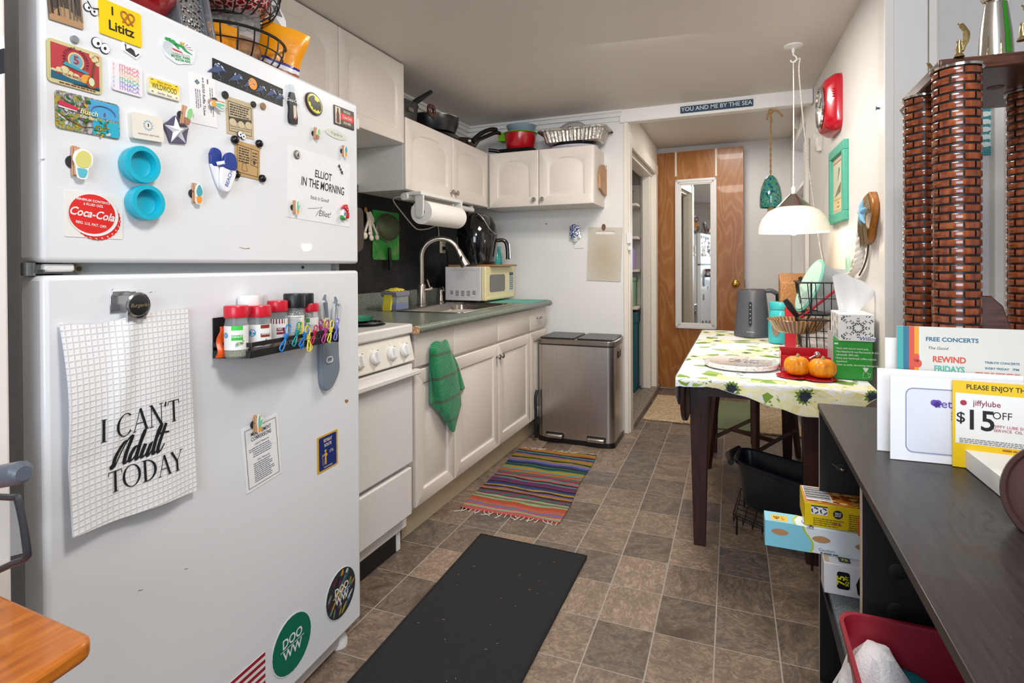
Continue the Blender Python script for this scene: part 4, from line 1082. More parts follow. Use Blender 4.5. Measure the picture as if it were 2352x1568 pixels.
pcorn=mk('peppercorns',lambda t:t.set(color=t.ramp(t.voro(t.obj(),300)[0],[(.1,'#1c1816'),(.5,'#4a403a'),(.8,'#d8d4cc')]),rough=.8))
def p_parsley(m,lr,wp,r,h):
 lr(C('#3fd24a'),-.006,h*.82,.018,h*1.0);lr(C('#3fbf3a'),-.006,h*.4,.018,h*.62)
 m.m(C('#f4f4f0')).text('PARSLEY',.006,h*.55,.0058,.0006,warp=wp,bold=.02)
 for k in range(9):m.m(C(R.choice(('#4f8a2a','#7aa64a')))).text('*',R.uniform(-.0,.018),h*R.uniform(.08,.3),.012,.0004,warp=wp,bold=.04)
 m.m(C('#2f9ad0')).text('O',-.02,h*.6,.014,.0004,warp=wp,bold=.1)
def p_paprika(m,lr,wp,r,h):
 lr(C('#8a3418'),.006,h*.82,.028,h*.98);lr(C('#8a3418'),.006,h*.42,.03,h*.6)
 m.m(C('#f4f4f0')).text('PAPRIKA',.02,h*.56,.0062,.0006,warp=wp,bold=.02)
 m.m(C('#2f9ad0')).text('O',-.012,h*.62,.017,.0004,warp=wp,bold=.13);m.m(C('#8c2018')).text(')',.012,h*.2,.02,.0005,warp=wp,rot=-1.2,bold=.05);m.text(')',.016,h*.12,.02,.0005,warp=wp,rot=-1.2,bold=.04)
 m.m(ink_k).text('o',-.01,h*.14,.011,.0004,warp=wp,bold=.03)
def p_red(m,lr,wp,r,h):
 lr(C('#7e1828'),-.02,h*.78,.02,h*1.0);lr(C('#8c1c30'),.0,h*.3,.02,h*.6);m.m(C('#f4f4f0')).text('RED',.008,h*.54,.006,.0006,warp=wp,bold=.02);m.text('PEPPER',.008,h*.42,.005,.0006,warp=wp,bold=.02)
def p_green(m,lr,wp,r,h):
 lr(C('#4aa63a'),-.018,h*.74,.0,h*.98);m.m(C('#77787c')).lines(0,.001,[0],.0001,0)
 for k in range(8):lr(C('#8a8c90'),-.015,h*(.1+.07*k),.012,h*(.115+.07*k),.0004)
def p_small(m,lr,wp,r,h):
 for k in range(14):lr(C('#6f7276'),-.02,h*(.06+.065*k),.016+R.uniform(-.006,.004),h*(.085+.065*k),.0004)
htJ=FR(545,705,.05)[1]-VS
jar(543,.052,.0245,htJ+.004,redcap,herb,'red capped parsley jar, first from the left on fridge rack',printed=p_parsley,fillh=.18)
jar(596,.056,.0255,htJ+.0,redcap,papr,'red capped paprika jar, second from the left on fridge rack',printed=p_paprika,fillh=.14)
jar(638,.036,.0235,htJ+.006,redcap,flake,'red capped pepper flake jar, third from the left on fridge rack',printed=p_red,fillh=.72)
jar(677,.044,.0235,FR(672,674,.044)[1]-VS,blackcap,pcorn,'black capped pepper grinder in front of another grinder',.036,p_small,.9,capr=1.1)
jar(713,.03,.021,FR(713,696,.03)[1]-VS,redcap,pcorn,'small red capped jar between grinder and grey scissors',.022,p_green,.5)
jar(703,.022,.018,FR(705,673,.022)[1]-VS,blackcap,pcorn,'black capped grinder behind another grinder on fridge rack',.036,None,.85,capr=1.1)
jar(572,.024,.024,FR(575,678,.024)[1]-VS,mat('white_clear_cap','#eeeeec',.3),herb,'tall jar with clear white cap at back of fridge rack',.026,None,.5,capr=.95)
jar(622,.018,.016,FR(622,676,.02)[1]-VS,clearp,pcorn,'tall clear capped jar at back beside the white capped jar',.026,None,.6)
# orange packet
u0_,w0_=FR(508,800,.02)[0],.022
T=fmat(u0_,VS,0,w0_)
m=MB(C('#e8581a',.35),T)
m.grid(lambda a,b:((a-.5)*.034*(1-.45*b)+.004*b,b*.068,.006*math.sin(PI*a)*(1.4-b)+.004*math.sin(9*b)),10,14,.004)
m.m(C('#f4e8e0')).text('Zip',.003,.038,.012,.011)
tag(m.obj('seasoning_packet'),'orange seasoning packet at left end of fridge rack','packet')
# wire clothes clips hooked over the tray edge
def wclip(px,py,hexc,H,rot,w,label):
 u,v=FR(px,py,w);T=fmat(u,v,rot,w)
 m=MB(C(hexc,.3),T);r=.0017;s=H/2
 m.tube([(x*s,y*s,.002)for x,y in smooth2([(0,.05),(-.22,.5),(-.2,.85),(0,1),(.2,.85),(.22,.5),(0,.05),(-.3,-.55),(-.34,-.85),(-.1,-.95),(.05,-.6),(.0,.0)])],r,6)
 m.tube([(x*s,y*s,-.003)for x,y in smooth2([(0,.05),(.3,-.5),(.36,-.85),(.15,-1),(-.02,-.6),(0,0)])],r,6)
 m.tube([(.005*math.cos(t),.003+.0012*t/2-.004,.004*math.sin(t))for t in(i*.7 for i in range(28))],r,6)
 tag(m.obj('wire_clip'),label,'clip','coloured wire clips on the fridge rack')
for i,(px,py,c,H,rot,w,l)in enumerate(((655,776,'#2f86d0',.05,-.35,SD+.004,'blue wire clip, leftmost on rack edge'),(681,768,'#16949a',.046,-.3,SD+.002,'teal wire clip next to leftmost blue clip'),(690,760,'#e8d63a',.036,.1,SD-.012,'yellow wire clip behind the teal clip'),(699,772,'#2a78c4',.046,-.5,SD+.005,'second blue wire clip from the left'),(708,777,'#e6d44a',.05,.2,SD+.006,'yellow wire clip hanging over the rack edge'),(721,768,'#c81e50',.036,-.3,SD+.002,'crimson wire clip in the middle of rack edge'),(737,756,'#b03a78',.04,.2,SD-.01,'magenta wire clip standing right of the crimson clip'),(748,752,'#e2da50',.036,.1,SD-.02,'small yellow wire clip behind the magenta clips'),(747,762,'#b43a86',.046,-.25,SD+.002,'second magenta wire clip on rack edge'),(759,761,'#e4da4a',.044,-.2,SD+.004,'yellow wire clip beside the purple clip'),(772,756,'#7c80d8',.045,-.1,SD+.003,'purple wire clip at right end of rack'))):
 wclip(px,py,c,H*1.35,rot,w,l)
# scissors in a magnetic sheath
sc=thing('kitchen_scissors','grey kitchen scissors hanging in magnetic sheath beside spice rack','scissors',FT@Vector((*FR(752,890),0)))
gs=C('#77828c',.4);gl=C('#c9cbcc',.4)
pp=[FR(*q)for q in((733,760),(763,760),(768,815),(769,850),(757,880),(746,893),(738,896),(731,885),(728,862),(727,800))]
MB(gs,FT).prism(smooth2(pp+[pp[0]]),.002,.018).obj('sheath',sc,bevel=.004)
m=MB(gl,FT);c0=Vector(FR(758,826,.02));m.T=FT@Matrix.Translation((c0.x,c0.y,.018));
m.tube([(x,y,.001)for x,y in rrpoly(.026,.015,.007)],.0022,6,closed=True).obj('sheath_clip',sc)
for k,(cx,cy,s)in enumerate(((744,715,-1),(773,718,1))):
 c0=Vector(FR(cx,cy,.016));m=MB(gl,FT@Matrix.Translation((c0.x,c0.y,.016))@Matrix.Rotation(-s*.12,4,'Z'))
 m.tube([(x,y,0)for x,y in rrpoly(.026,.056,.0125,seg=6)],.0048,8,closed=True)
 m.m(gs).tube([(-s*.012,-.02,0),(-s*.010,.02,0),(-s*.006,.034,0),(-s*.012,.046,0)],[.005,.006,.005,.003],8).tube([(-s*.01,-.026,0),(-s*.012,-.05,0)],.006,8)
 m.obj('handle',sc)
# ----- on top of the fridge
def ft(px,py,w):return fplane(px,py,w)
zt=FZT+.0
# red enamel colander / bowl at the near end
c=ft(320,0,-.085);c.z=zt
m=MB(mat('deep_red_enamel','#8e0f18',.2,coat=.4)).lathe([(0,.0),(.03,0),(.03,.008),(.045,.02),(.07,.06),(.075,.10),(.078,.102),(.075,.104),(.068,.06),(.04,.024),(0,.02)],36,c)
tag(m.obj('red_bowl'),'deep red bowl near the front edge on top of fridge','bowl')
def grater_mat(t):
 v=t.mapp(t.obj(),(1,1,1));d=t.voro(v,130)[0]
 t.set(color=t.ramp(d,[(.25,'#3a2a2a'),(.4,'#d0d0d0')]),rough=.2,metal=.9);t.bump(d,.8,.003)
gr_m=mk('grater_steel',grater_mat)
c=ft(375,40,-.10);c.z=zt
m=MB(gr_m);
def frust(m,c,w0,d0,w1,d1,h):
 q=[]
 for z,w,d in((0,w0,d0),(h,w1,d1)):
  for x,y in((-1,-1),(1,-1),(1,1),(-1,1)):q.append(c+FU*(x*w/2)+FW*(y*d/2)+FV*z)
 m.hexa(q)
frust(m,c,.10,.08,.07,.05,.22)
tag(m.obj('box_grater',bevel=.003),'silver box grater on top of fridge behind red bowl','grater')
c=ft(437,60,-.05);c.z=zt
t=thing('grater_set','flat grater in clear grey plastic case leaning on fridge top','grater',c)
Tg=frame(c+FW*.01,FU,(FV+FW*-.22).normalized(),FW)@Matrix.Rotation(.0,4,'Z')
gcl=mk('smoky_clear_plastic',lambda t:t.set(color='#b8bcc0',rough=.12,trans=.8,ior=1.35))
m=MB(gcl,Tg).box((-.045,0,-.02),(-.039,.2,.02)).box((.039,0,-.02),(.045,.2,.02)).box((-.045,0,-.02),(.045,.006,.02)).box((-.045,.194,-.02),(.045,.2,.02)).box((-.042,.003,-.02),(.042,.197,-.017));m.obj('case',t,bevel=.003)
MB(gr_m,Tg).box((-.034,.012,-.004),(.034,.185,.0)).obj('blade',t)
MB(C('#55595e',.4),Tg).box((-.038,.008,-.008),(-.032,.19,.006)).box((.032,.008,-.008),(.038,.19,.006)).box((-.038,.186,-.008),(.038,.192,.006)).obj('blade_frame',t,bevel=.001)
# two tier wire basket
pc=ft(527,100,-.24);BX,BY=pc.x,pc.y
bas=thing('tiered_basket','black wire two tier fruit basket on top of fridge','basket',(BX,BY,zt))
def ringpts(r,z,n=40,dx=0):return[(BX+dx+r*math.cos(2*PI*i/n),BY+r*math.sin(2*PI*i/n),z)for i in range(n)]
def wirebowl(r,zr,zb,rb,n=22):
 m=MB(black_wire)
 m.tube(ringpts(r,zr),.0042,8,closed=True);m.tube(ringpts(rb,zb),.0035,8,closed=True)
 for f in(.35,.7):m.tube(ringpts(r+(rb-r)*f*f*.8,zr+(zb-zr)*f),.0018,6,closed=True)
 for k in range(n):
  a=2*PI*k/n
  m.tube([(BX+(rb+(r-rb)*math.sin(q*PI/2))*math.cos(a),BY+(rb+(r-rb)*math.sin(q*PI/2))*math.sin(a),zb+(zr-zb)*(1-math.cos(q*PI/2)))for q in(0,.2,.4,.6,.8,1)],.0022,6)
 for k in range(5):m.tube([(BX-rb*math.cos(k*.3-.6),BY+rb*math.sin(k*.3-.6),zb),(BX+rb*math.cos(k*.3-.6),BY+rb*math.sin(k*.3-.6),zb)],.002,6)
 return m
dpt=lambda py:CAMZ+(CY-py)/FPX*(Vector((BX,BY,0))-CAM).dot(BF)
zl=dpt(118)
wirebowl(.148,zl+.012,zl-.085,.07).obj('lower_bowl',bas)
zu=dpt(12)
wirebowl(.135,zu+.03,zu-.058,.065).obj('upper_bowl',bas)
m=MB(black_wire).tube([(BX,BY,zl-.085),(BX,BY,zu+.16)],.005,8).tube(arc((BX,BY),.03,0,2*PI,16,zl-.085),.004,6).tube([(BX,BY+.03*math.cos(t),zu+.19+.03*math.sin(t))for t in(2*PI*i/16 for i in range(16))],.004,6,closed=True)
for a in(0,2.1,4.2):m.tube([(BX+.06*math.cos(a),BY+.06*math.sin(a),zl-.085),(BX+.085*math.cos(a),BY+.085*math.sin(a),zt+.004)],.005,8)
m.obj('stand',bas)
# contents
def bag(name,label,c,size,m_,seed,tilt=(0,0,0),cat='bag',parts=None):
 rr=random.Random(seed);n1,n2,n3=(rr.uniform(0,6)for _ in range(3))
 T=Matrix.Translation(c)@Matrix.Rotation(tilt[2],4,'Z')@Matrix.Rotation(tilt[1],4,'Y')@Matrix.Rotation(tilt[0],4,'X')
 m=MB(m_,T);sx,sy,sz=size
 def fn(a,b,s):
  e=math.sin(PI*min(1,max(0,a)))**.5*(1-.82*b**3)
  return((a-.5)*sx*(1-.1*b+.05*math.sin(7*b+n1)),s*sy*.5*e*(1+.12*math.sin(11*a+n2)+.1*math.sin(9*b+n3+5*a)),b*sz+.012*sz*math.sin(9*a+n1))
 m.grid(lambda a,b:fn(a,b,1),18,16);m.grid(lambda a,b:fn(a,b,-1),18,16)
 bmesh.ops.remove_doubles(m.bm,verts=m.bm.verts,dist=.0005)
 if parts:parts(m,T)
 return tag(m.obj(name),label,cat)
def choc(t):
 p=t.sep(t.gen());n=t.noise(t.gen(),3,3)[0]
 y=t.math('ADD',p[2],t.math('MULTIPLY',p[0],.35));y=t.math('ADD',y,t.math('MULTIPLY',n,.1))
 t.set(color=t.ramp(y,[(0,'#8a4a26'),(.38,'#a5683c'),(.5,'#e9e6ea'),(.56,'#3a2f8c'),(.60,'#f29a12'),(1,'#f6a21a')],'CONSTANT'),rough=.25)
 t.bump(t.noise(t.obj(),60,3)[0],.4,.004)
bag('snack_bag','shiny orange snack bag sticking out of the lower wire basket',(BX+.045,BY+.11,zl-.06),(.15,.06,.155),mk('orange_snack_bag',choc),3,(.12,.34,.5))
film=mk('clear_film',lambda t:(t.set(color='#eef0f2',rough=.15,trans=.85,ior=1.12,alpha=.75),t.bump(t.noise(t.obj(),45,4,.6)[0],.9,.01)))
bag('zip_bag','clear plastic zip bag with blue tip in lower wire basket',(BX+.04,BY-.03,zl-.07),(.14,.07,.19),film,5,(-.1,.05,.6))
m=MB(C('#2b7fd8',.3));c=Vector((BX+.05,BY-.015,zl+.115));m.cbox(c,(.014,.012,.012))
tag(m.obj('bag_clip',bevel=.003),'small blue tip of the zip bag in the basket','clip')
bread=mk('bread_crust',lambda t:t.set(color=t.ramp(t.noise(t.obj(),30,4)[0],[(.35,'#8a5a34'),(.6,'#c2966a')]),rough=.7))
m=MB(bread).ball((BX+.045,BY+.0,zl-.02),(.055,.05,.042),20);tag(m.obj('bread_roll'),'brown bread roll in clear wrap in lower basket','bread')
bag('snack_bag','small orange and white snack packet at left in lower basket',(BX+.03,BY-.08,zl-.075),(.12,.05,.11),MATS['orange_snack_bag'],9,(0,.1,.9))
netm=mk('red_net_fruit',lambda t:(t.set(color=t.ramp(t.voro(t.obj(),60,'DISTANCE_TO_EDGE')[0],[(.04,'#f0d8d2'),(.1,'#b01420'),(.4,'#5c0a10')]),rough=.3),t.bump(t.noise(t.obj(),50,3)[0],.6,.005)))
m=MB(netm);
m.ball((BX+.01,BY,zu-.0),(.105,.105,.05),24);m.ball((BX+.0,BY+.02,zu+.05),(.09,.085,.06),20)
tag(m.obj('fruit_bag'),'red net bag of fruit in the upper wire basket','bag')
m=MB(paper_w);T=frame(Vector((BX+.075,BY+.115,zu-.02)),(FU+FW*.4).normalized(),(FV+FU*-.8).normalized(),FW)
m.T=T;m.prism([(-.014,.06),(.014,.06),(.016,0),(.004,-.03),(-.004,-.03),(-.016,0)],0,.0015);m.m(ink_k)
for k in range(9):m.box((-.011+k*.0024,.008,.0015),(-.011+k*.0024+.0012,.038,.002))
tag(m.obj('price_tag'),'white barcode tag hanging from the red fruit net','tag')
# ----- cabinet doors
CZ=.935
def door_panel(m,T,w,h,arch=False,groove=True,t=.018,rail=.055):
 """routed door in local xy (centre), front at z = 0"""
 T0=m.T.copy();m.T=T
 def R4(w_,h_,z):return[(-w_/2,-h_/2,z),(w_/2,-h_/2,z),(w_/2,h_/2,z),(-w_/2,h_/2,z)]
 def band(A,B):
  for i in range(len(A)):m.f([A[i],A[(i+1)%len(A)],B[(i+1)%len(B)],B[i]])
 r0,r1,r2=([m.v(p)for p in R4(w_,h_,z)]for w_,h_,z in((w,h,-t),(w,h,-.003),(w-.008,h-.008,0)))
 m.f(r0[::-1]);band(r0,r1);band(r1,r2)
 if groove:
  iw,ih=w-2*rail,h-2*rail;n=12 if arch else 1
  def outline(d):
   a,b=iw/2-d,ih/2-d;s=min(.07,ih*.2)if arch else 0
   top=[(a*.94*math.cos(PI*i/n),b-s+.006+(s-.006)*math.sin(PI*i/n))for i in range(n+1)]if arch else[]
   return[(-a,-b),(a,-b),(a,b-s)]+top+[(-a,b-s)]
  R0=[[m.v((x,y,z))for x,y in outline(d)]for d,z in((0,0),(.008,-.0075),(.016,-.0075),(.034,-.0008))]
  for A,B in zip(R0[:-1],R0[1:]):band(A,B)
  m.f(R0[-1])
  A=R0[0];m.f([r2[0],r2[1],A[1],A[0]]);m.f([r2[1],r2[2],A[2],A[1]]);m.f([r2[3],r2[0],A[0],A[-1]])
  T1=[r2[2]]+[m.v(((w-.008)/2*(1-2*(i+1)/(len(A)-3)),(h-.008)/2,0))for i in range(len(A)-4)]+[r2[3]]
  for i in range(len(A)-3):m.f([A[2+i],T1[i],T1[i+1],A[3+i]])
 else:m.f(r2)
 m.T=T0
FXp=lambda y,z,x:frame((x,y,z),(0,1,0),(0,0,1),(1,0,0))
FYm=lambda x,z,y:frame((x,y,z),(1,0,0),(0,0,1),(0,-1,0))
def knob(T,parent,r=.0155):
 MB(nickel,T).lathe([(0,0),(.009,0),(.009,.002),(.005,.006),(.0055,.013),(r*.8,.017),(r,.021),(r*.9,.026),(0,.029)],20).obj('knob',parent)
# ----- range
RX,RY0,RY1=-1.264,1.475,1.985
rng=thing('kitchen_range','small white electric range between refrigerator and base cabinets','stove',(-1.6,1.73,0))
enam=mat('white_range_enamel','#e6e2de',.25,coat=.3)
MB(enam).box((-1.93,RY0+.004,.09),(RX-.035,RY1-.004,.90)).obj('body',rng,bevel=.004)
MB(enam).box((-1.93,RY0,.902),(RX,RY1,.944)).obj('cooktop',rng,bevel=.008)
cream_p=mat('ivory_control_panel','#e9e4d8',.35)
m=MB(cream_p);m.hexa([(RX-.05,RY0,.79),(RX+.012,RY0,.79),(RX+.012,RY1-.004,.79),(RX-.05,RY1-.004,.79),(RX-.05,RY0,.9),(RX-.012,RY0,.9),(RX-.012,RY1-.004,.9),(RX-.05,RY1-.004,.9)]);
cp=m.obj('control_panel',rng,bevel=.006)
sl=Vector((RX+.012,0,.79)),Vector((RX-.012,0,.9))
nrm=Vector((.11,0,.024)).normalized();up_=Vector((-.024,0,.11)).normalized()
for k,px in enumerate((822,859,898,927)):
 yy=ox(px,800,RX).y;c=Vector((RX+.0005,yy,.842))
 T=frame(c,(0,1,0),up_,nrm)
 m=MB(white_pl,T).lathe([(0,0),(.026,0),(.026,.012),(.022,.016),(.0,.016)],28);m.box((-.005,-.02,.012),(.005,.02,.026)).obj('knob',rng,bevel=.002)
 m=MB(ink_k,frame(c+nrm*.0008,(0,1,0),up_,nrm));m.poly([(-.002,.034,0),(.002,.034,0),(0,.030,0)]);m.lines(.022,.036,[.024,.018,.012],.002,0).obj('marking',rng)
MB(enam).box((RX-.035,RY0+.003,.368),(RX+.004,RY1-.012,.782)).obj('oven_door',rng,bevel=.006)
m=MB(enam).box((RX+.004,RY0+.012,.735),(RX+.034,RY1+.005,.757)).box((RX-.01,RY0+.02,.737),(RX+.02,RY0+.05,.755)).box((RX-.01,RY1-.05,.737),(RX+.02,RY1-.02,.755)).obj('oven_handle',rng,bevel=.005)
MB(enam).box((RX-.035,RY0+.003,.155),(RX+.004,RY1-.022,.352)).obj('storage_drawer',rng,bevel=.006)
MB(black_pl).box((-1.9,RY0+.01,.004),(RX-.055,RY1-.055,.15)).obj('toe_base',rng)
MB(white_pl).box((RX-.075,RY1-.055,.003),(RX-.05,RY1-.03,.16)).obj('leg',rng,bevel=.002)
c=oz(848,742,.95)
coil=mat('burner_black','#1d1b1c',.45)
T=Matrix.Translation((-1.42,1.86,.944))
m=MB(coil,T).lathe([(0,.0),(.085,.0),(.088,.004),(.08,.003),(0,.001)],32)
for r in(.02,.038,.056,.072):m.tube(arc((0,0),r,0,2*PI,28,.009),.0055,6)
m.obj('burner',rng)
T=Matrix.Translation((-1.44,1.83,.9605))
tag(MB(mat('green_ceramic','#3f9a78',.2,coat=.3),T).lathe([(0,0),(.045,0),(.07,.006),(.078,.018),(.08,.02),(.074,.0165),(.062,.008),(0,.005)],32,sx=1,sy=.8).obj('spoon_rest'),'small green ceramic dish on the range burner','dish')
# ----- base cabinets
KX=-1.285
toe_m=mat('toe_board','#c9b696',.5,var=.06)
def base_cab(y0,y1,label,drawers,doors,handle=None,hinge=1):
 t=thing('base_cabinet',label,'cabinet',(-1.6,(y0+y1)/2,0))
 MB(cab_white).box((XL+.002,y0,.135),(KX-.019,y1,CZ-.04)).obj('body',t)
 MB(toe_m).box((KX-.09,y0,0),(KX-.072,y1,.135)).obj('toe_kick',t)
 for a,b in drawers:
  m=MB(cab_white);door_panel(m,FXp((a+b)/2,.822,KX),b-a-.004,.148,groove=False)
  d=m.obj('drawer',t,bevel=.002)
  if handle:
   yy=(a+b)/2;MB(nickel).tube(smooth([(KX,yy-.035,.825),(KX+.018,yy-.033,.825),(KX+.022,yy,.825),(KX+.018,yy+.033,.825),(KX,yy+.035,.825)]),.0045,8).obj('handle',d)
 for a,b,ks in doors:
  m=MB(cab_white);door_panel(m,FXp((a+b)/2,.440,KX),b-a-.004,.588,groove=True,rail=.06)
  d=m.obj('door',t,bevel=.002)
  if ks:knob(FXp(b-.024 if ks>0 else a+.024,.665,KX),d)
y0,y1,y2,y3,y4=2.03,2.381,2.910,3.437,3.76
base_cab(y0,y1,'white base cabinet next to the range with towel over it',[(y0,y1)],[(y0,y1,0)])
base_cab(y1,y3,'white double door sink base cabinet with two round knobs',[(y1,y2),(y2,y3)],[(y1,y2,1),(y2,y3,-1)])
base_cab(y3,y4,'narrow white base cabinet with bar handle beside steel bin',[(y3,y4)],[(y3,y4,0)],handle=True)
# ----- worktop with sink cut-out
def lam(t):
 d=t.white(t.mapp(t.pos(),(1,1,1)));n=t.noise(t.pos(),330,2,.6)[0];n2=t.noise(t.pos(),190,2)[0]
 t.set(color=t.ramp(t.math('ADD',t.math('MULTIPLY',n,.6),t.math('MULTIPLY',n2,.4)),[(.36,'#414740'),(.47,'#62695f'),(.54,'#747a70'),(.64,'#a0a498')]),rough=.28)
lam_m=mk('green_speckled_laminate',lam)
sk=[oz(*q,CZ)for q in((940,714),(1140,699),(1068,722))]
SX0,SX1,SY0,SY1=-1.765,-1.365,2.58,3.31
wt=thing('worktop','green speckled laminate countertop with low backsplash lip','countertop',(-1.62,2.85,CZ-.04))
m=MB(lam_m);CX1=-1.258;Y0c,Y1c=1.99,3.775
for a,b in(((XL+.002,Y0c),(SX0,Y1c)),((SX1,Y0c),(CX1,Y1c)),((SX0,Y0c),(SX1,SY0)),((SX0,SY1),(SX1,Y1c))):
 m.box((a[0],a[1],CZ-.038),(b[0],b[1],CZ))
bmesh.ops.remove_doubles(m.bm,verts=m.bm.verts,dist=.0001)
m.box((XL+.002,Y0c,CZ),(XL+.02,Y1c,CZ+.095)).cyl((CX1-.004,Y0c,CZ-.02),(CX1-.004,Y1c,CZ-.02),.0195,n=16)
m.obj('top',wt)
MB(mk('chipped_particleboard',lambda t:t.set(color=t.ramp(t.noise(t.obj(),220,3)[0],[(.4,'#8a5a30'),(.55,'#c9a070'),(.7,'#e8dcc8')]),rough=.8))).box((CX1-.03,Y0c-.003,CZ-.038),(CX1+.0158,Y0c+.012,CZ-.003)).obj('chipped_end',wt,bevel=.004)
# black slate look backsplash
def slate(t):
 n=t.noise(t.pos(),3,6,.65,1.5)[0];s=t.noise(t.mapp(t.pos(),(1,1,1),(.6,.3,.2)),14,5,.7,3)[0]
 t.set(color=t.mix(t.ramp(s,[(.57,(0,0,0,1)),(.72,(.5,.5,.5,1))]),t.ramp(n,[(.35,'#0d0c0d'),(.7,'#221f20')]),'#5a5754'),rough=.45,spec=.35)
m=MB(mk('black_slate_panel',slate)).box((XL+.001,1.46,CZ-.02),(XL+.006,3.905,1.64)).box((XL+.004,3.902,CZ+.0),(-1.975,3.9095,1.60))
struct(m.obj('trim_backsplash'))
# ----- sink, faucet, soap pump
sink=thing('kitchen_sink','stainless steel drop in sink set in the green worktop','sink',((SX0+SX1)/2,(SY0+SY1)/2,CZ-.16))
ss=mk('brushed_stainless',lambda t:(t.set(color=t.ramp(t.noise(t.mapp(t.obj(),(4,260,4)),3,3)[0],[(.3,'#8f8982'),(.7,'#b8b0a8')]),rough=.26,metal=1)))
m=MB(ss);cx,cy=(SX0+SX1)/2,(SY0+SY1)/2;w,h=SX1-SX0,SY1-SY0
def ring(w,h,r,z):return[m.v((cx+x,cy+y,z))for x,y in rrpoly(w,h,r,seg=5)]
rings=[ring(w+.035,h+.035,.05,CZ+.001),ring(w+.03,h+.03,.05,CZ+.005),ring(w-.01,h-.01,.06,CZ+.004),ring(w-.03,h-.03,.07,CZ-.01),ring(w-.05,h-.05,.07,CZ-.13),ring(w-.12,h-.12,.05,CZ-.155),ring(.05,.05,.024,CZ-.16)]
for A,B in zip(rings[:-1],rings[1:]):
 for i in range(len(A)):m.f([A[i],A[(i+1)%len(A)],B[(i+1)%len(B)],B[i]])
m.f(rings[-1]);m.obj('basin',sink)
MB(ss).box((XL+.09,SY0-.01,CZ+.001),(SX0-.0,SY1+.01,CZ+.005)).obj('deck',sink,bevel=.002)
MB(mat('drain_dark','#4a4846',.4,.8)).lathe([(0,0),(.04,0),(.042,.003),(.03,.004),(0,.002)],20,(cx,cy,CZ-.1605)).obj('drain',sink)
fb=oz(968,700,CZ+.006);FX_,FY_=fb.x,fb.y
fc=thing('kitchen_faucet','tall gooseneck brushed nickel faucet behind the sink','faucet',(FX_,FY_,CZ+.005))
# size of things at the faucet from the picture
def zat(py,P):return CAMZ+(CY-py)/FPX*(Vector((P[0],P[1],0))-CAM*0).dot(BF)
ztop=zat(550,(FX_,FY_));zb=zat(655,(FX_,FY_))
MB(nickel,Matrix.Translation((FX_,FY_,CZ+.005))).lathe([(0,0),(.032,0),(.032,.006),(.027,.009),(.026,.125),(.022,.132),(0,.132)],24).obj('body',fc)
rr_=.118
end=oy(1040,595,FY_-.0)
dirv=Vector((.86,.5,0)).normalized()
pts=[Vector((FX_,FY_,CZ+.13)),Vector((FX_,FY_,CZ+.2)),Vector((FX_,FY_,ztop-rr_-.02))]
for i in range(1,15):
 a=PI*i/14*.88
 pts.append(Vector((FX_,FY_,ztop-rr_-.015))+dirv*(rr_-rr_*math.cos(a))+Vector((0,0,rr_*math.sin(a))))
MB(nickel).tube(pts,.0165,16).obj('spout',fc)
d=(pts[-1]-pts[-2]).normalized()
MB(nickel).tube([pts[-1]-d*.003,pts[-1]+d*.01,pts[-1]+d*.04,pts[-1]+d*.105,pts[-1]+d*.112],[.019,.022,.023,.031,.026],18).obj('spray_head',fc)
p_=pts[-1]+d*.055+(BF*-1).normalized()*.023
MB(ink_k).ball(p_,(.007,.006,.016),10).obj('spray_button',fc)
MB(nickel).tube([(FX_+.02,FY_+.005,CZ+.10),(FX_+.05,FY_+.03,CZ+.105),(FX_+.058,FY_+.035,CZ+.115)],[.012,.012,.010],10).tube([(FX_+.05,FY_+.028,CZ+.10),(FX_+.035,FY_+.01,CZ+.165)],[.006,.004],8).obj('lever',fc)
sp=oz(1012,695,CZ+.006)
soap=thing('soap_pump','short nickel soap dispenser beside the faucet','soap dispenser',(sp.x,sp.y,CZ+.005))
MB(nickel,Matrix.Translation((sp.x,sp.y,CZ+.005))).lathe([(0,0),(.022,0),(.022,.006),(.016,.012),(.014,.05),(.011,.055),(.011,.08),(0,.08)],18).obj('base',soap)
MB(nickel).tube([(sp.x,sp.y,CZ+.078),(sp.x,sp.y,CZ+.10),(sp.x+.02,sp.y-.015,CZ+.105),(sp.x+.04,sp.y-.03,CZ+.09)],[.013,.014,.010,.006],10).obj('nozzle',soap)
# sponge caddy with blue soap
sc0=oz(915,710,CZ+.005)
q=oz(885,712,CZ);q2=oz(942,708,CZ)
cx,cy=q.x+.055,q.y+.02
cx,cy=max(cx,-1.87),cy
cd=thing('sponge_caddy','clear soap dispensing caddy with blue liquid, grey tray and sponge','soap dispenser',(cx,cy,CZ+.002))
wd,dp=.125,.10
MB(clearp).box((cx-dp/2,cy-wd/2,CZ+.002),(cx+dp/2,cy+wd/2,CZ+.082)).obj('reservoir',cd,bevel=.008)
MB(mat('blue_dish_soap','#0c3f92',.15)).box((cx-dp/2+.004,cy-wd/2+.004,CZ+.005),(cx+dp/2-.004,cy+wd/2-.004,CZ+.04)).obj('liquid',cd,bevel=.006)
MB(mat('mauve_grey_plastic','#7d7986',.4)).box((cx-dp/2-.004,cy-wd/2-.004,CZ+.078),(cx+dp/2+.004,cy+wd/2+.004,CZ+.108)).obj('tray',cd,bevel=.006)
MB(C('#4aa6b4',.3)).cyl((cx+.01,cy,CZ+.035),(cx+.01,cy,CZ+.08),.008,n=10).obj('pump_stem',cd)
spg=mk('yellow_sponge',lambda t:(t.set(color='#d9c93a',rough=.9),t.bump(t.noise(t.obj(),300,2)[0],.8,.003)))
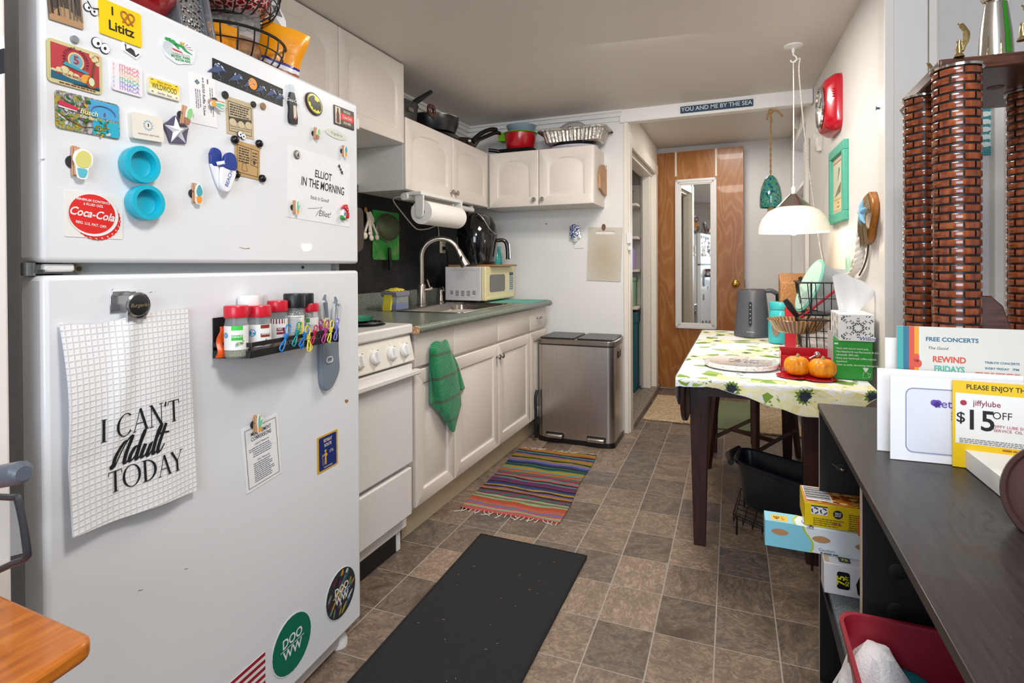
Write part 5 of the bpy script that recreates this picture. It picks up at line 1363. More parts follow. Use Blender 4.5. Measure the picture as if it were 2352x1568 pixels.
m=MB(spg);m.grid(lambda a,b:(cx-.04+.08*a,cy-.055+.11*b,CZ+.109+.016*math.sin(PI*a)**.5*math.sin(PI*b)**.5+.003*math.sin(20*b+5*a)),12,16)
m.grid(lambda a,b:(cx-.04+.08*a,cy-.055+.11*b,CZ+.1085),12,16)
tag(m.obj('sponge'),'yellow sponge lying in the tray of the soap caddy','sponge')
m=MB(spg);m.grid(lambda a,b:(cx-.03+.05*a,cy-wd/2-.012-.018*math.cos(3*b)*.4,CZ+.001+.088*b),8,10,.014)
tag(m.obj('sponge'),'yellow sponge standing on edge left of the soap caddy','sponge')
# ----- microwave, air fryer on top
mc=oz(1105,692,CZ+.012)
mx,my=mc.x,mc.y
mtop=oy(1105,612,my).z
mxl=oy(1022,650,my).x
mye=ox(1172,690,mx).y
mw_=thing('microwave_oven','small cream and white microwave on the worktop by corner','microwave',((mx+mxl)/2,my+.2,CZ+.012))
mcr=mat('cream_plastic','#e4d8a8',.35);mgr=mat('pale_grey_steel','#cfcdd0',.4)
m=MB(mgr).box((mxl,my,CZ+.014),(mx,my+.40,mtop)).obj('case',mw_,bevel=.006)
T=FYm((mxl+mx)/2,(CZ+.014+mtop)/2,my)
ww,hh=mx-mxl,mtop-CZ-.014
m=MB(C('#b8b6ba',.5),T);m.tube([(x,y,.0)for x,y in rrpoly(ww*.82,hh*.8,.03)],.0012,5,closed=True).obj('emboss',mw_)
m=MB(C('#4a4a4e',.6),T)
for i in range(5):
 for j in range(4):
  if i in(0,4)and j==3:continue
  m.rrect(ww*.095,.0042,.002,.0002,.0008,(i-2)*ww*.155,-hh*.22-j*.0095)
m.obj('vent',mw_)
T=FXp((my+mye)/2,(CZ+.014+mtop)/2,mx);wf=mye-my
MB(mcr,T).rrect(wf,hh,.01,.0,.035).obj('front',mw_,bevel=.006)
m=MB(C('#6f6a64',.15),T).rrect(wf*.52,hh*.52,.02,.034,.0362,-wf*.12,.0);m.obj('window',mw_)
m=MB(C('#c4ccd2',.4),T).rrect(wf*.16,hh*.62,.004,.034,.0358,wf*.37,hh*.02);m.m(C('#23282c',.2)).rrect(wf*.14,hh*.1,.002,.0356,.0362,wf*.37,hh*.26)
for i in range(3):
 for j in range(7):m.m(C('#5a6670')).rrect(wf*.04,hh*.035,.001,.0356,.0362,wf*(.325+.045*i),hh*(.16-.062*j))
m.obj('keypad',mw_)
MB(mcr,T).rrect(wf*.9,hh*.1,.01,.03,.042,0,-hh*.43).obj('lower_rail',mw_,bevel=.004)
for sx_ in(mxl+.04,mx-.04):
 for sy_ in(my+.04,my+.35):MB(black_pl).cyl((sx_,sy_,CZ),(sx_,sy_,CZ+.015),.012,n=10).obj('foot',mw_)
wood_b=mk('light_board_wood',lambda t:t.set(color=t.ramp(t.noise(t.mapp(t.obj(),(60,5,60)),3,4)[0],[(.3,'#8a5d34'),(.7,'#b98a58')]),rough=.5))
tag(MB(wood_b).box((mx-.28,my+.06,mtop+.001),(mx+.085,my+.43,mtop+.013)).obj('board',bevel=.003),'thin brown wooden board on top of the microwave','board')
af=thing('air_fryer','glossy black egg shaped air fryer on top of microwave','air fryer',(mx-.10,my+.17,mtop+.013))
gb=mat('gloss_black','#08080a',.09,coat=.6)
T=Matrix.Translation((mx-.105,my+.165,mtop+.0135))@Matrix.Diagonal((1.06,1.12,1,1))
ha=zat(498,(mx-.105,my+.165))-mtop-.0135
def wobf(t_,z):return 1.0
MB(gb,T).lathe([(0,0),(.105,0),(.112,.006),(.122,ha*.18),(.132,ha*.4),(.133,ha*.55),(.122,ha*.75),(.095,ha*.91),(.05,ha*.985),(0,ha)],40,sx=1.0,sy=1.08).obj('body',af)
m=MB(mat('silver_trim','#b9b6b0',.25,.8),T)
m.tube(smooth([(.05,-.09,ha*.96),(.085,-.085,ha*.86),(.11,-.06,ha*.70),(.128,-.02,ha*.60),(.134,.05,ha*.57)],4),.0045,8).obj('trim_band',af)
m=MB(C('#33343a',.3),T@Matrix.Rotation(.1,4,'Z'));
for z in(.66,.7,.74):m.box((.119-(z-.66)*.2,-.02,ha*z),(.122-(z-.66)*.2,.05,ha*z+.004))
m.obj('display_marks',af)
m=MB(gb,T).tube(smooth([(.115,.04,ha*.46),(.155,.06,ha*.47),(.178,.07,ha*.40),(.185,.074,ha*.2),(.184,.074,ha*.1)],3),.014,10);m.m(MATS['silver_trim']).tube([(.194,.078,ha*.40),(.199,.08,ha*.12)],.007,8);m.obj('handle',af)
tb=Vector((mx-.03,my+.335,mtop+.0135))
tag(MB(mat('teal_glass','#3fa8a0',.15,coat=.2),Matrix.Translation(tb)).lathe([(0,0),(.035,0),(.038,.006),(.036,.06),(.028,.10),(.03,.13),(.026,.13),(0,.128)],24).obj('teal_vase'),'teal vase beside the black air fryer','vase')
# teal mat
p=[oz(*q,CZ+.002)for q in((1066,691),(1195,701),(1256,686),(1160,684))]
m=MB(mk('teal_cloth',lambda t:(t.set(color=t.ramp(t.noise(t.obj(),60,3)[0],[(.3,'#5fae9f'),(.7,'#7cc3b2')]),rough=.85))))
m.prism([(-1.60,3.40),(-1.262,3.45),(-1.27,3.768),(-1.63,3.76)],CZ+.0003,CZ+.004)
tag(m.obj('dish_mat'),'teal drying mat on the worktop end','mat')
# ----- hung on the backsplash
def XB(px,py,x=-1.965):return ox(px,py,x)
c=[XB(*q)for q in((857,482),(917,489),(858,595),(917,598))]
bc=FXp((c[0].y+c[1].y)/2,(c[0].z+c[2].z)/2,-1.9735)
w,h=c[1].y-c[0].y,((c[0].z-c[2].z)+(c[1].z-c[3].z))/2
gm=mk('green_cutting_board',lambda t:t.set(color=t.mix(t.ramp(t.noise(t.obj(),9,6,.7)[0],[(.5,(0,0,0,1)),(.66,(.6,.6,.6,1))]),'#2f9a3c','#9cba7a'),rough=.5))
m=MB(gm,bc).rrect(w,h,.012,0,.006);o=m.obj('cutting_board');tag(o,'green plastic cutting board hung on the black backsplash','cutting board')
st=thing('strainer','wire mesh strainer with black handle hung over green board','strainer',XB(893,600,-1.93))
c0=XB(891,522,-1.955);T=frame(c0,(0,1,0),(0,.0,1),(1,0,0));rs=(XB(917,522,-1.955).y-XB(866,522,-1.955).y)/2
mesh_m=mk('strainer_mesh',lambda t:(t.set(color='#6f6f5c',rough=.35,metal=.7,alpha=.75),t.bump(t.voro(t.obj(),420)[0],.5)))
rs2=(XB(891,488,-1.955).z-XB(891,551,-1.955).z)/2
MB(mesh_m,T).lathe([(rs,.0),(rs*.95,.012),(rs*.75,.03),(rs*.4,.042),(0,.046)],28,sy=rs2/rs).obj('bowl',st)
m=MB(nickel,T).tube([(rs*math.cos(t_),rs2*math.sin(t_),0)for t_ in(2*PI*i/32 for i in range(32))],.003,8,closed=True)
m.tube([(-.006,-rs2,0),(-.012,-rs2-.018,.002),(0,-rs2-.034,.004),(.012,-rs2-.018,.002),(.006,-rs2,0)],.0017,6);m.obj('rim',st)
e0,e1=XB(894,568,-1.95),XB(897,620,-1.95)
MB(black_pl).tube([e0,e0.lerp(e1,.3),e0.lerp(e1,.8),e1],[.009,.011,.013,.010],10).obj('handle',st)
ms=thing('measuring_spoons','cream measuring spoons bundle hung on orange hook by green board','spoons',XB(850,550,-1.95))
crm=mat('cream_spoon','#e6dccb',.4)
hook=XB(840,482,-1.965)
MB(C('#b5722a',.4)).ball(hook,(.008,.012,.017),12).obj('hook',ms)
top_=XB(846,495,-1.96)
T=frame(top_,(0,1,0),(0,0,1),(1,0,0))
MB(crm,T).prism([(-.026,.022),(-.008,.016),(.01,.026),(.022,.008),(.04,-.012),(.042,-.034),(.022,-.04),(.006,-.028),(-.014,-.032),(-.02,0)],0,.012).obj('holder',ms,bevel=.003)
for px,py,r in((838,541,.021),(849,536,.012),(853,546,.018),(866,545,.017)):
 e=XB(px,py,-1.945)
 m=MB(crm).tube([top_+Vector((.008,.0,-.01)),e+Vector((0,0,r))],[.008,.007],8)
 m.ball(e,(r*.6,r,r),14)
 m.obj('spoon',ms)
q=XB(818,530,-1.95)
m=MB(mat('taupe_quilt','#4f4742',.9,bump=.3,bscale=60),frame(q+Vector((0,-.02,0)),(0,1,0),(0,0,1),(1,0,0)))
m.prism(smooth2([(-.10,.12),(.035,.125),(.055,.06),(.055,-.06),(.03,-.11),(-.10,-.12),(-.10,.12)]),.0,.025);m.m(C('#b5202a')).box((-.02,.06,.02),(-.004,.09,.027))
tag(m.obj('oven_mitt',bevel=.008),'grey brown oven mitt half hidden behind the refrigerator','oven mitt')
# outlet and plugs
oc=XB(1016,562,-1.972);T=frame(oc,(0,1,0),(0,0,1),(1,0,0))
ot=thing('wall_outlet','ivory wall outlet on the black backsplash with two plugs','outlet',oc)
ivory=mat('ivory_outlet','#d9d0b4',.4)
MB(ivory,T).rrect(.075,.12,.006,-.002,.005).obj('cover_plate',ot,bevel=.002)
m=MB(C('#b9ae90',.4),T);
for y in(.025,-.025):m.rrect(.034,.03,.01,.005,.007,0,y)
m.obj('socket',ot)
cord_m=mat('white_cord','#d8d0c6',.5)
ul=thing('under_cabinet_light','white tube light under the wall cabinet with hanging cord','light',(-1.72,2.75,1.56))
Lp,Lq=Vector((-1.735,2.50+.14,1.572)),Vector((-1.735,3.3,1.572))
q0=ox(905,452,-1.70);Lp=Vector((-1.70,max(2.60,q0.y),1.565));Lq=Vector((-1.70,3.42,1.565))
MB(mat('light_tube_housing','#dcdad6',.35)).cyl(Lp,Lq,.018,n=14).cyl(Lp-Vector((0,.015,0)),Lp+Vector((0,.03,0)),.021,n=14).box((Lp.x-.012,Lp.y+.01,1.57),(Lp.x+.012,Lp.y+.03,1.593)).box((Lp.x-.012,Lq.y-.03,1.57),(Lp.x+.012,Lq.y-.01,1.593)).obj('tube',ul)
cp_=[Lp+Vector((0,-.015,0))]+[ox(px,py,-1.80-.17*k/5)for k,(px,py)in enumerate(((903,458),(925,490),(950,520),(963,527),(985,525),(1005,519)))]+[ox(1008,545,-1.962)]
MB(cord_m).tube(smooth(cp_,4),.0038,8).obj('cord',ul)
MB(cord_m,T).cbox((-.004,.025,.02),(.022,.024,.03)).obj('plug',ul,bevel=.004)
dk=MB(black_pl,T).cbox((0,-.025,.02),(.026,.024,.03));dk.tube(smooth([T.inverted()@v for v in(T@Vector((0,-.03,.03)),T@Vector((.02,-.08,.03)),T@Vector((.05,-.2,.02)),T@Vector((.03,-.25,.06)),T@Vector((.1,-.30,.03)))],4),.0035,8)
tag(dk.obj('power_cord',bevel=0),'black appliance cord plugged into the ivory outlet','cord')
# paper towel under the cabinet
p0,p1=ox(966,490,-1.66),ox(1056,497,-1.66)
ay,by,zc_=2.74,3.13,1.47
q0=ox(968,487,-1.62);q1=ox(1052,497,-1.62);ay,by,zc_=q0.y,q1.y,q0.z
pt=thing('paper_towel_holder','white plastic paper towel holder under the wall cabinet','holder',(-1.62,(ay+by)/2,1.58))
hp=mat('holder_plastic','#e2e0da',.35)
MB(hp).box((-1.70,ay-.035,1.572),(-1.60,by+.03,1.592)).obj('mount',pt,bevel=.003)
for y in(ay-.018,by+.004):
 T=frame((-1.62,y,zc_),(1,0,0),(0,0,1),(0,-1,0))
 m=MB(hp,T).prism([(.024*math.cos(a),-.008+.024*math.sin(a))for a in(PI+PI*i/10 for i in range(11))]+[(.027,1.574-zc_),(-.027,1.574-zc_)],-.006,.006);m.obj('arm',pt,bevel=.002)
pr_m=mk('quilted_paper_towel',lambda t:(t.set(color='#efebe6',rough=.9),t.bump(t.voro(t.obj(),120)[0],.2,.002)))
T=frame((-1.62,ay,zc_),(0,0,1),(1,0,0),(0,1,0));L=by-ay-.012
rt=.066
m=MB(pr_m,T).lathe([(.02,.0),(rt,.0),(rt,L),(.02,L),(.02,0)],40);m.grid(lambda a,b:((rt+.0015)*math.cos(-2.2+1.2*a),(rt+.0015+.006*a**4)*math.sin(-2.2+1.2*a),L*b),10,2)
tag(m.obj('paper_towel_roll',smooth=50),'white paper towel roll hanging in its holder under cabinet','paper towel')
# ----- wall cabinets
WX=-1.66
wt_z0,wt_z1=1.596,1.988
def wall_cab(name_label,y0,y1,z0,z1,doors,x=WX,kz=.045):
 t=thing('wall_cabinet',name_label,'cabinet',(-1.82,(y0+y1)/2,z0))
 MB(mat('grey_white_cabinet_side','#dcdad6',.4)).box((XL+.002,y0,z0),(x-.019,y1,z1)).obj('body',t,bevel=.001)
 for a,b,ks in doors:
  m=MB(cab_white);door_panel(m,FXp((a+b)/2,(z0+z1)/2,x),b-a-.004,z1-z0-.004,arch=True,rail=.062)
  d=m.obj('door',t,bevel=.002)
  if ks:knob(FXp(b-.028 if ks>0 else a+.028,z0+kz,x),d)
 return t
ya,yb,yc=2.545,ox(1040,400,WX).y,3.598
wall_cab('white two door wall cabinet above the sink',ya,yc,wt_z0,wt_z1,[(ya,yb,1),(yb,yc,-1)])
yd,ye=ox(779,200,WX).y,ox(557,40,WX).y
wall_cab('tall hung white wall cabinet over range with two arched doors',ye,2.535,1.838,2.262,[(ye,yd,1),(yd,2.535,-1)],kz=ox(790,237,WX+.02).z-1.838)
wall_cab('white wall cabinet over the refrigerator behind the wire basket',.62,ye-.003,1.838,2.262,[(.62,ye-.003,0)])
# end wall unit
bx0,bx1,by_=WX+.004,-.893,3.602
bz0,bz1=1.592,1.982
t=thing('wall_cabinet','white two door wall cabinet on the back wall under cookware','cabinet',((bx0+bx1)/2,3.75,bz0))
MB(cab_white).box((XL+.3,by_+.019,bz0),(bx1,YB-.002,bz1)).obj('body',t,bevel=.001)
bm_=oy(1237,400,by_).x
for a,b,ks in((bx0,bm_,1),(bm_,bx1,-1)):
 m=MB(cab_white);door_panel(m,FYm((a+b)/2,(bz0+bz1)/2,by_),b-a-.004,bz1-bz0-.004,arch=True,rail=.062);d=m.obj('door',t,bevel=.002)
 knob(FYm(b-.03 if ks>0 else a+.03,bz0+.045,by_),d)
# range hood
hq=oz(834,325,1.765)
rh=thing('range_hood','white range hood peeking out past the refrigerator','range hood',(-1.75,1.75,1.72))
m=MB(white_pl).box((XL+.002,1.50,1.79),(-1.56,2.025,1.838)).box((XL+.01,1.51,1.775),(-1.57,2.015,1.79));m.obj('shell',rh,bevel=.004)
# heart-less paddle board on the cabinet side
pw=mk('paddle_wood',lambda t:t.set(color=t.ramp(t.noise(t.mapp(t.obj(),(40,40,4)),3,4)[0],[(.3,'#a5774c'),(.7,'#c69c72')]),rough=.5))
def XS(px,py):return ox(px,py,bx1+.001)
pts=[XS(*q)for q in((1378,380),(1384,379),(1389,392),(1390,402),(1388,408),(1392,416),(1393,435),(1390,448),(1385,449),(1374,432),(1373,400))]
cc=Vector((bx1+.001,sum(p.y for p in pts)/len(pts),sum(p.z for p in pts)/len(pts)))
T=frame(cc,(0,1,0),(0,0,1),(1,0,0))
m=MB(pw,T).prism([(p.y-cc.y,p.z-cc.z)for p in pts],.001,.017);m.m(C('#5a3a22')).ell(.006,.008,.0168,.0176,.03,.1)
tag(m.obj('paddle_board',bevel=.003),'small curved wooden board hung on end of back wall cabinet','cutting board')
# ----- cookware on top of the cabinets
dkpan=mat('dark_grey_pan','#34322f',.5,.2)
tz=wt_z1+.0008
# grey pot with upright black handle partly behind the tall cabinet
c=Vector((-1.80,2.66,tz))
t=thing('sauce_pot','dark grey pot with angled black handle beside tall cabinet','pot',c)
MB(dkpan,Matrix.Translation(c)).lathe([(0,0),(.10,0),(.115,.01),(.125,.095),(.129,.1),(.122,.1),(.11,.014),(0,.01)],36).obj('body',t)
MB(dkpan,Matrix.Translation(c)).lathe([(.127,.1),(.127,.106),(.09,.125),(.02,.132),(0,.132)],36).obj('lid',t)
h0,h1=ox(948,238,-1.71),ox(990,211,-1.68)
MB(nickel,frame(ox(944,252,-1.678),(0,1,0),(0,0,1),(1,0,0))).rrect(.05,.02,.006,-.02,.003).obj('bracket',t)
MB(black_pl).tube([h0,h0.lerp(h1,.15),h0.lerp(h1,.6),h1],[.014,.017,.015,.012],12).obj('handle',t)
gran=mk('black_granite_enamel',lambda t:t.set(color=t.ramp(t.voro(t.obj(),210)[0],[(.08,'#8c8e94'),(.2,'#101114'),(1,'#131317')]),rough=.3))
c=Vector((-1.795,3.06,tz+.016))
t=thing('granite_pot','speckled black casserole with brown wooden grip on cabinet top','pot',c)
MB(gran,Matrix.Translation(c)).lathe([(0,.0),(.10,0),(.14,.014),(.162,.065),(.165,.105),(.16,.105),(.135,.02),(0,.006)],40).obj('body',t)
MB(chrome,Matrix.Translation(c)).tube([(.165*math.cos(a),.165*math.sin(a),.106)for a in(2*PI*i/40 for i in range(40))],.003,6,closed=True).obj('rim',t)
hb=ox(991,254,-1.655)
T=frame(hb,(-.1,.98,.1),(0,-.1,1),(1,0,0))
m=MB(mat('brown_bakelite','#4a2818',.35),T).tube([(x,y,0)for x,y in rrpoly(.075,.05,.022)],.012,10,closed=True);m.obj('grip',t)
c2=Vector((-1.80,3.08,tz))
tag(MB(mat('black_nonstick','#17171a',.35),Matrix.Translation(c2)).lathe([(0,0),(.12,0),(.155,.006),(.162,.014),(.155,.0145),(.12,.010),(0,.010)],40).obj('black_tray'),'flat round black pan under the speckled casserole','pan')
brn=mat('bronze_pan','#3f342d',.4,.3)
c=Vector((-1.78,3.40,tz))
t=thing('bronze_skillet','dark bronze skillet with two black handles in cabinet corner','skillet',c)
MB(brn,Matrix.Translation(c)).lathe([(0,0),(.10,0),(.13,.045),(.135,.05),(.128,.05),(.098,.006),(0,.005)],40).obj('body',t)
q=ox(1083,326,-1.655);
MB(nickel,frame(Vector((-1.662,q.y,tz+.026)),(-.35,.94,0),(0,0,1),(.94,.35,0))).rrect(.055,.022,.006,-.012,.006).obj('bracket',t)
a0,a1=Vector((-1.655,q.y+.02,tz+.035)),oy(1140,298,3.56)
MB(black_pl).tube(smooth([a0,a0.lerp(a1,.35)+Vector((0,0,.022)),a0.lerp(a1,.75)+Vector((0,0,.02)),a1],4),.015,10).obj('handle',t)
a1=oy(1148,306,3.60)
MB(black_pl).tube(smooth([a0+Vector((0,.01,-.01)),a0.lerp(a1,.4)+Vector((0,0,.0)),a0.lerp(a1,.8)+Vector((0,0,.012)),a1],4),.0135,10).obj('handle',t)
# back wall cabinet top
bzt=bz1+.0008
def BT(px,py,y):return oy(px,py,y)
cY=3.75
c=BT(1195,340,cY);c=Vector((c.x,cY,bzt))
t=thing('square_griddle','flat black square griddle under the red pot','pan',c)
bn=MATS['black_nonstick']
m=MB(bn,Matrix.Translation(c));A=[(.105,.0),(.13,.024),(.135,.026),(.128,.026),(.10,.005)]
def sqring(s,z):return[m.v((x,y,z))for x,y in rrpoly(2*s,2*s,.035,seg=5)]
rg=[sqring(s,z)for s,z in A];m.f(rg[0][::-1]);m.f(rg[-1])
for P_,Q_ in zip(rg[:-1],rg[1:]):
 for i in range(len(P_)):m.f([P_[i],P_[(i+1)%len(P_)],Q_[(i+1)%len(Q_)],Q_[i]])
m.obj('pan',t)
m=MB(bn);h0=c+Vector((-.125,-.01,.018));h1=BT(1122,345,3.68);h1.z=max(h1.z,bzt+.014)
m.tube(smooth([h0,h0.lerp(h1,.4)+Vector((0,0,.008)),h0.lerp(h1,.8)+Vector((0,0,.004)),h1],3),.014,10).obj('handle',t)
rz_=bzt+.0275
k=(Vector((c.x,cY,0))).dot(BF)/FPX
redp=mat('red_enamel','#b80d1c',.25,coat=.3)
hp_=.118
t=thing('red_pot','red stock pot with lime green grips on back cabinet','pot',Vector((c.x,cY,rz_)))
MB(redp,Matrix.Translation((c.x,cY,rz_))).lathe([(0,0),(.093,0),(.097,.004),(.114,hp_*.85),(.116,hp_),(.112,hp_),(.094,.006),(0,.005)],40).obj('body',t)
lime=mat('lime_silicone','#74b21e',.4)
T=Matrix.Translation((c.x,cY,rz_+hp_))
m=MB(lime,T).lathe([(.108,.004),(.122,.004),(.124,.010),(.11,.012),(.108,.004)],40);m.cbox((-.122,-.02,-.012),(.055,.07,.062));m.obj('silicone_rim',t,bevel=.004)
bl=mat('steel_blue_bowl','#8fa3b5',.25)
T=Matrix.Translation((c.x+.005,cY+.01,rz_+hp_-.02))
tag(MB(bl,T).lathe([(0,0),(.06,0),(.085,.02),(.108,.082),(.111,.084),(.105,.083),(.08,.022),(.055,.006),(0,.005)],40).obj('bowl'),'grey blue bowl sitting inside the red pot','bowl')
# foil tray etc.
fxc=BT(1318,320,3.755).x
t=tag(MB(mat('pale_lilac_tray','#c9c6d4',.35),Matrix.Translation((fxc,3.76,bzt))).lathe([(0,0),(.14,0),(.165,.010),(.172,.02),(.168,.021),(.14,.004),(0,.004)],44,sy=.82).obj('platter'),'pale lilac oval platter at the bottom under the foil pan','platter')
t=tag(MB(bn,Matrix.Translation((fxc,3.765,bzt+.0215))).lathe([(0,0),(.14,0),(.15,.012),(.154,.018),(.148,.0165),(.135,.004),(0,.004)],44,sy=.8).obj('roasting_tray'),'black oval pan between the lilac platter and foil pan','pan')
foil=mk('crinkled_foil',lambda t:(t.set(color='#c9c4bc',rough=.16,metal=1),t.bump(t.noise(t.obj(),50,5,.65,1)[0],.8,.006)))
z0=bzt+.041
m=MB(foil)
def fring(w,d,z,flute=0,r=.03):
 P_=rrpoly(w,d,r,seg=10);out=[]
# resample the outline so that the pleats show
 Q=[]
 for i in range(len(P_)):
  a,b=Vector(P_[i]),Vector(P_[(i+1)%len(P_)]);n=max(1,int((b-a).length/.0045))
  for j in range(n):Q.append(a.lerp(b,j/n))
 N=len(Q);
 return Q
base=fring(.30,.19,0);N=len(base)
def rr2(w,d,z,fl):
 o=[]
 for i,q in enumerate(base):
  x,y=q.x/.15*w/2,q.y/.095*d/2
  n=Vector((x/(w*w),y/(d*d)))
  n=n.normalized();f_=fl*math.sin(i*1.45)
  o.append(m.v((fxc+.01+x+n.x*f_,3.757+y+n.y*f_,z0+z)))
 return o
rg=[rr2(.36,.165,.0,0),rr2(.385,.185,.01,.0024),rr2(.43,.215,.085,.003),rr2(.435,.22,.09,0),rr2(.49,.262,.093,.001),rr2(.495,.264,.083,.001)]
m.f(rg[0][::-1])
for P_,Q_ in zip(rg[:-1],rg[1:]):
 for i in range(N):m.f([P_[i],P_[(i+1)%N],Q_[(i+1)%N],Q_[i]])
tag(m.obj('foil_pan',smooth=25),'large crinkled silver foil roasting pan on back cabinet','foil pan')
lg=mk('grey_glass',lambda t:t.set(color='#c8c6c2',rough=.05,alpha=.5))
lt=thing('glass_dome_cover','domed glass lid propped behind the foil pan','lid',(fxc,3.86,z0))
lc=BT(1312,300,3.80)
T=frame((lc.x-.005,3.82,z0+.095),(1,0,0),Vector((0,.55,.83)).normalized(),Vector((0,-.83,.55)).normalized())
MB(lg,T).lathe([(.115,0),(.11,.016),(.085,.034),(.04,.044),(0,.047)],40).obj('dome',lt)
MB(nickel,T).tube([(.116*math.cos(a),.116*math.sin(a),0)for a in(2*PI*i/40 for i in range(40))],.003,6,closed=True).obj('rim',lt)
MB(C('#6a6864',.3),T).cyl((0,0,.044),(0,0,.06),.012,.016,n=14).obj('knob',lt)
# ----- towel on the drawer front
tg=mk('green_rib_towel',lambda t:(lambda z:(t.set(color=t.mix(t.ramp(t.math('SINE',t.math('MULTIPLY',z,58)),[(.9,(0,0,0,1)),(.93,(.9,.9,.9,1))]),t.ramp(t.noise(t.obj(),30,3)[0],[(.3,'#0a7a48'),(.7,'#0f9156')]),t.ramp(t.math('FRACT',t.math('MULTIPLY',z,110)),[(.4,'#5a4a38'),(.5,'#0b6a40')])),rough=.95,sheen=.3),t.bump(t.math('SINE',t.math('MULTIPLY',z,900)),.6,.003)))(t.sep(t.obj())[2]))
tw2=thing('dish_towel','green knitted dish towel with brown stripes hanging from drawer','towel',ox(1022,985,KX+.03))
def T2(px,py,o):return ox(px,py,KX+o)
def sheet(cols,rows,o):
 def fn(a,b):
  r=b*(len(rows)-1);i=min(int(r),len(rows)-2);f_=r-i
  def at(row):
   s=a*(len(row)-1);j=min(int(s),len(row)-2);g=s-j
   x=row[j][0]*(1-g)+row[j+1][0]*g;y=row[j][1]*(1-g)+row[j+1][1]*g;q=row[j][2]*(1-g)+row[j+1][2]*g
   return x,y,q
  p,q=at(rows[i]),at(rows[i+1])
  x,y,w_=(p[k]*(1-f_)+q[k]*f_ for k in range(3))
  return T2(x,y,o+w_+.004*math.sin(7*a+3*b))
 return fn
m=MB(tg)
m.grid(sheet(3,[[(990,793,.0),(1000,783,.012),(1012,786,.018),(1022,779,.012),(1028,785,0)],[(988,800,.008),(1000,805,.028),(1015,808,.034),(1030,800,.03),(1034,805,.006)],[(992,850,.01),(1005,852,.035),(1022,855,.04),(1042,850,.034),(1049,850,.01)],[(999,900,.01),(1010,902,.034),(1025,905,.04),(1044,902,.034),(1056,900,.008)],[(1012,950,.01),(1018,950,.03),(1028,952,.036),(1044,948,.03),(1058,930,.008)],[(1033,985,.012),(1036,988,.02),(1040,991,.024),(1043,990,.02),(1046,975,.01)]],.006),14,30,.004)
m.obj('front_fold',tw2,smooth=60)
m=MB(tg);m.grid(sheet(3,[[(988,800,.006),(996,800,.014),(1006,800,.02)],[(986,830,.004),(995,832,.014),(1008,836,.02)],[(986,880,.004),(996,886,.014),(1012,890,.02)],[(986,925,.006),(1000,936,.014),(1016,948,.018)],[(987,928,.006),(1002,940,.012),(1018,952,.016)]],.004),8,24,.003);m.obj('left_fold',tw2,smooth=60)
m=MB(tg);m.grid(sheet(3,[[(1024,790,.004),(1030,795,.01),(1034,800,.006)],[(1034,830,.004),(1046,836,.014),(1052,840,.004)],[(1046,870,.004),(1056,872,.012),(1062,875,.004)],[(1050,898,.004),(1060,896,.012),(1067,892,.004)]],.002),8,20,.003);m.obj('right_fold',tw2,smooth=60)
MB(paper_w).box(T2(1049,891,.008),T2(1053,899,.012)).obj('care_tag',tw2)
# ----- back wall things, bin, rugs
bw=lambda px,py:oy(px,py,YB)
c=[bw(*q)for q in((1348,527),(1425,517),(1353,645),(1431,645))]
cen=(c[0]+c[1]+c[2]+c[3])/4;w=((c[1].x-c[0].x)+(c[3].x-c[2].x))/2;h=((c[0].z-c[2].z)+(c[1].z-c[3].z))/2
def oldboard(t):
 n=t.noise(t.gen(),2.2,4,.6)[0];g=t.new('ShaderNodeTexGradient',gradient_type='SPHERICAL');t.l.new(t.mapp(t.gen(),(1.7,0,1.6),(0,0,0),(-.85,0,-.7)),g.inputs[0])
 f=t.noise(t.obj(),220,3)[0]
 t.set(color=t.mix(t.math('MULTIPLY',t.math('MULTIPLY',g.outputs[0],t.math('ADD',n,.3)),.9),'#cfc8ba',t.mix(f,'#a58a63','#c2ab88')),rough=.5)
t=thing('cutting_board','frosted stained cutting board hung on the white back wall','cutting board',(cen.x,YB-.004,cen.z-h/2))
T=frame((cen.x,YB-.001,cen.z),(1,0,0),(0,0,1),(0,-1,0))@Matrix.Rotation(-.04,4,'Z')
m=MB(mk('stained_translucent_board',oldboard),T)
# board with a hand slot: built from four pieces round the slot
sw_,sh_=w*.56,h*.058;sy=h*.40
m.rrect(w,h*.5+sy-sh_/2,.006,.0,.006,0,(-h/2+sy-sh_/2)/2)
m.box((-w/2,sy-sh_/2,0),(-sw_/2,sy+sh_/2,.006)).box((sw_/2,sy-sh_/2,0),(w/2,sy+sh_/2,.006));m.rrect(w,h/2-sy-sh_/2,.006,0,.006,0,(h/2+sy+sh_/2)/2)
m.obj('board',t)
q=bw(1387,522);T=frame((q.x,YB-.0005,q.z),(1,0,0),(0,0,1),(0,-1,0))
m=MB(mat('brown_wood_hook','#7a4a2a',.5),T).ell(.014,.024,.0,.009);m.m(nickel).tube([(0,.0,.009),(0,-.004,.02),(0,-.012,.022),(0,-.016,.016)],.002,6)
tag(m.obj('wall_hook'),'brown oval wooden hook holding the frosted cutting board','hook')
q=bw(1330,552);T=frame((q.x,YB-.0005,q.z),(1,0,0),(0,0,1),(0,-1,0))
ot=thing('wall_outlet','white wall outlet under the blue and white night light','outlet',q)
MB(white_pl,T).rrect(.072,.115,.005,-.003,.005).obj('cover_plate',ot,bevel=.002)
q=bw(1324,532)
nl=thing('night_light','blue and white porcelain night light plugged into back wall','night light',(q.x,YB-.04,q.z-.06))
delft=mk('delft_porcelain',lambda t:t.set(color=t.ramp(t.noise(t.obj(),85,2,.5,1)[0],[(.46,'#eeeef0'),(.5,'#2c4f96'),(.62,'#23407e')]),rough=.2,coat=.4))
T=frame((q.x,YB-.03,q.z),(1,0,0),(0,0,1),(0,-1,0))
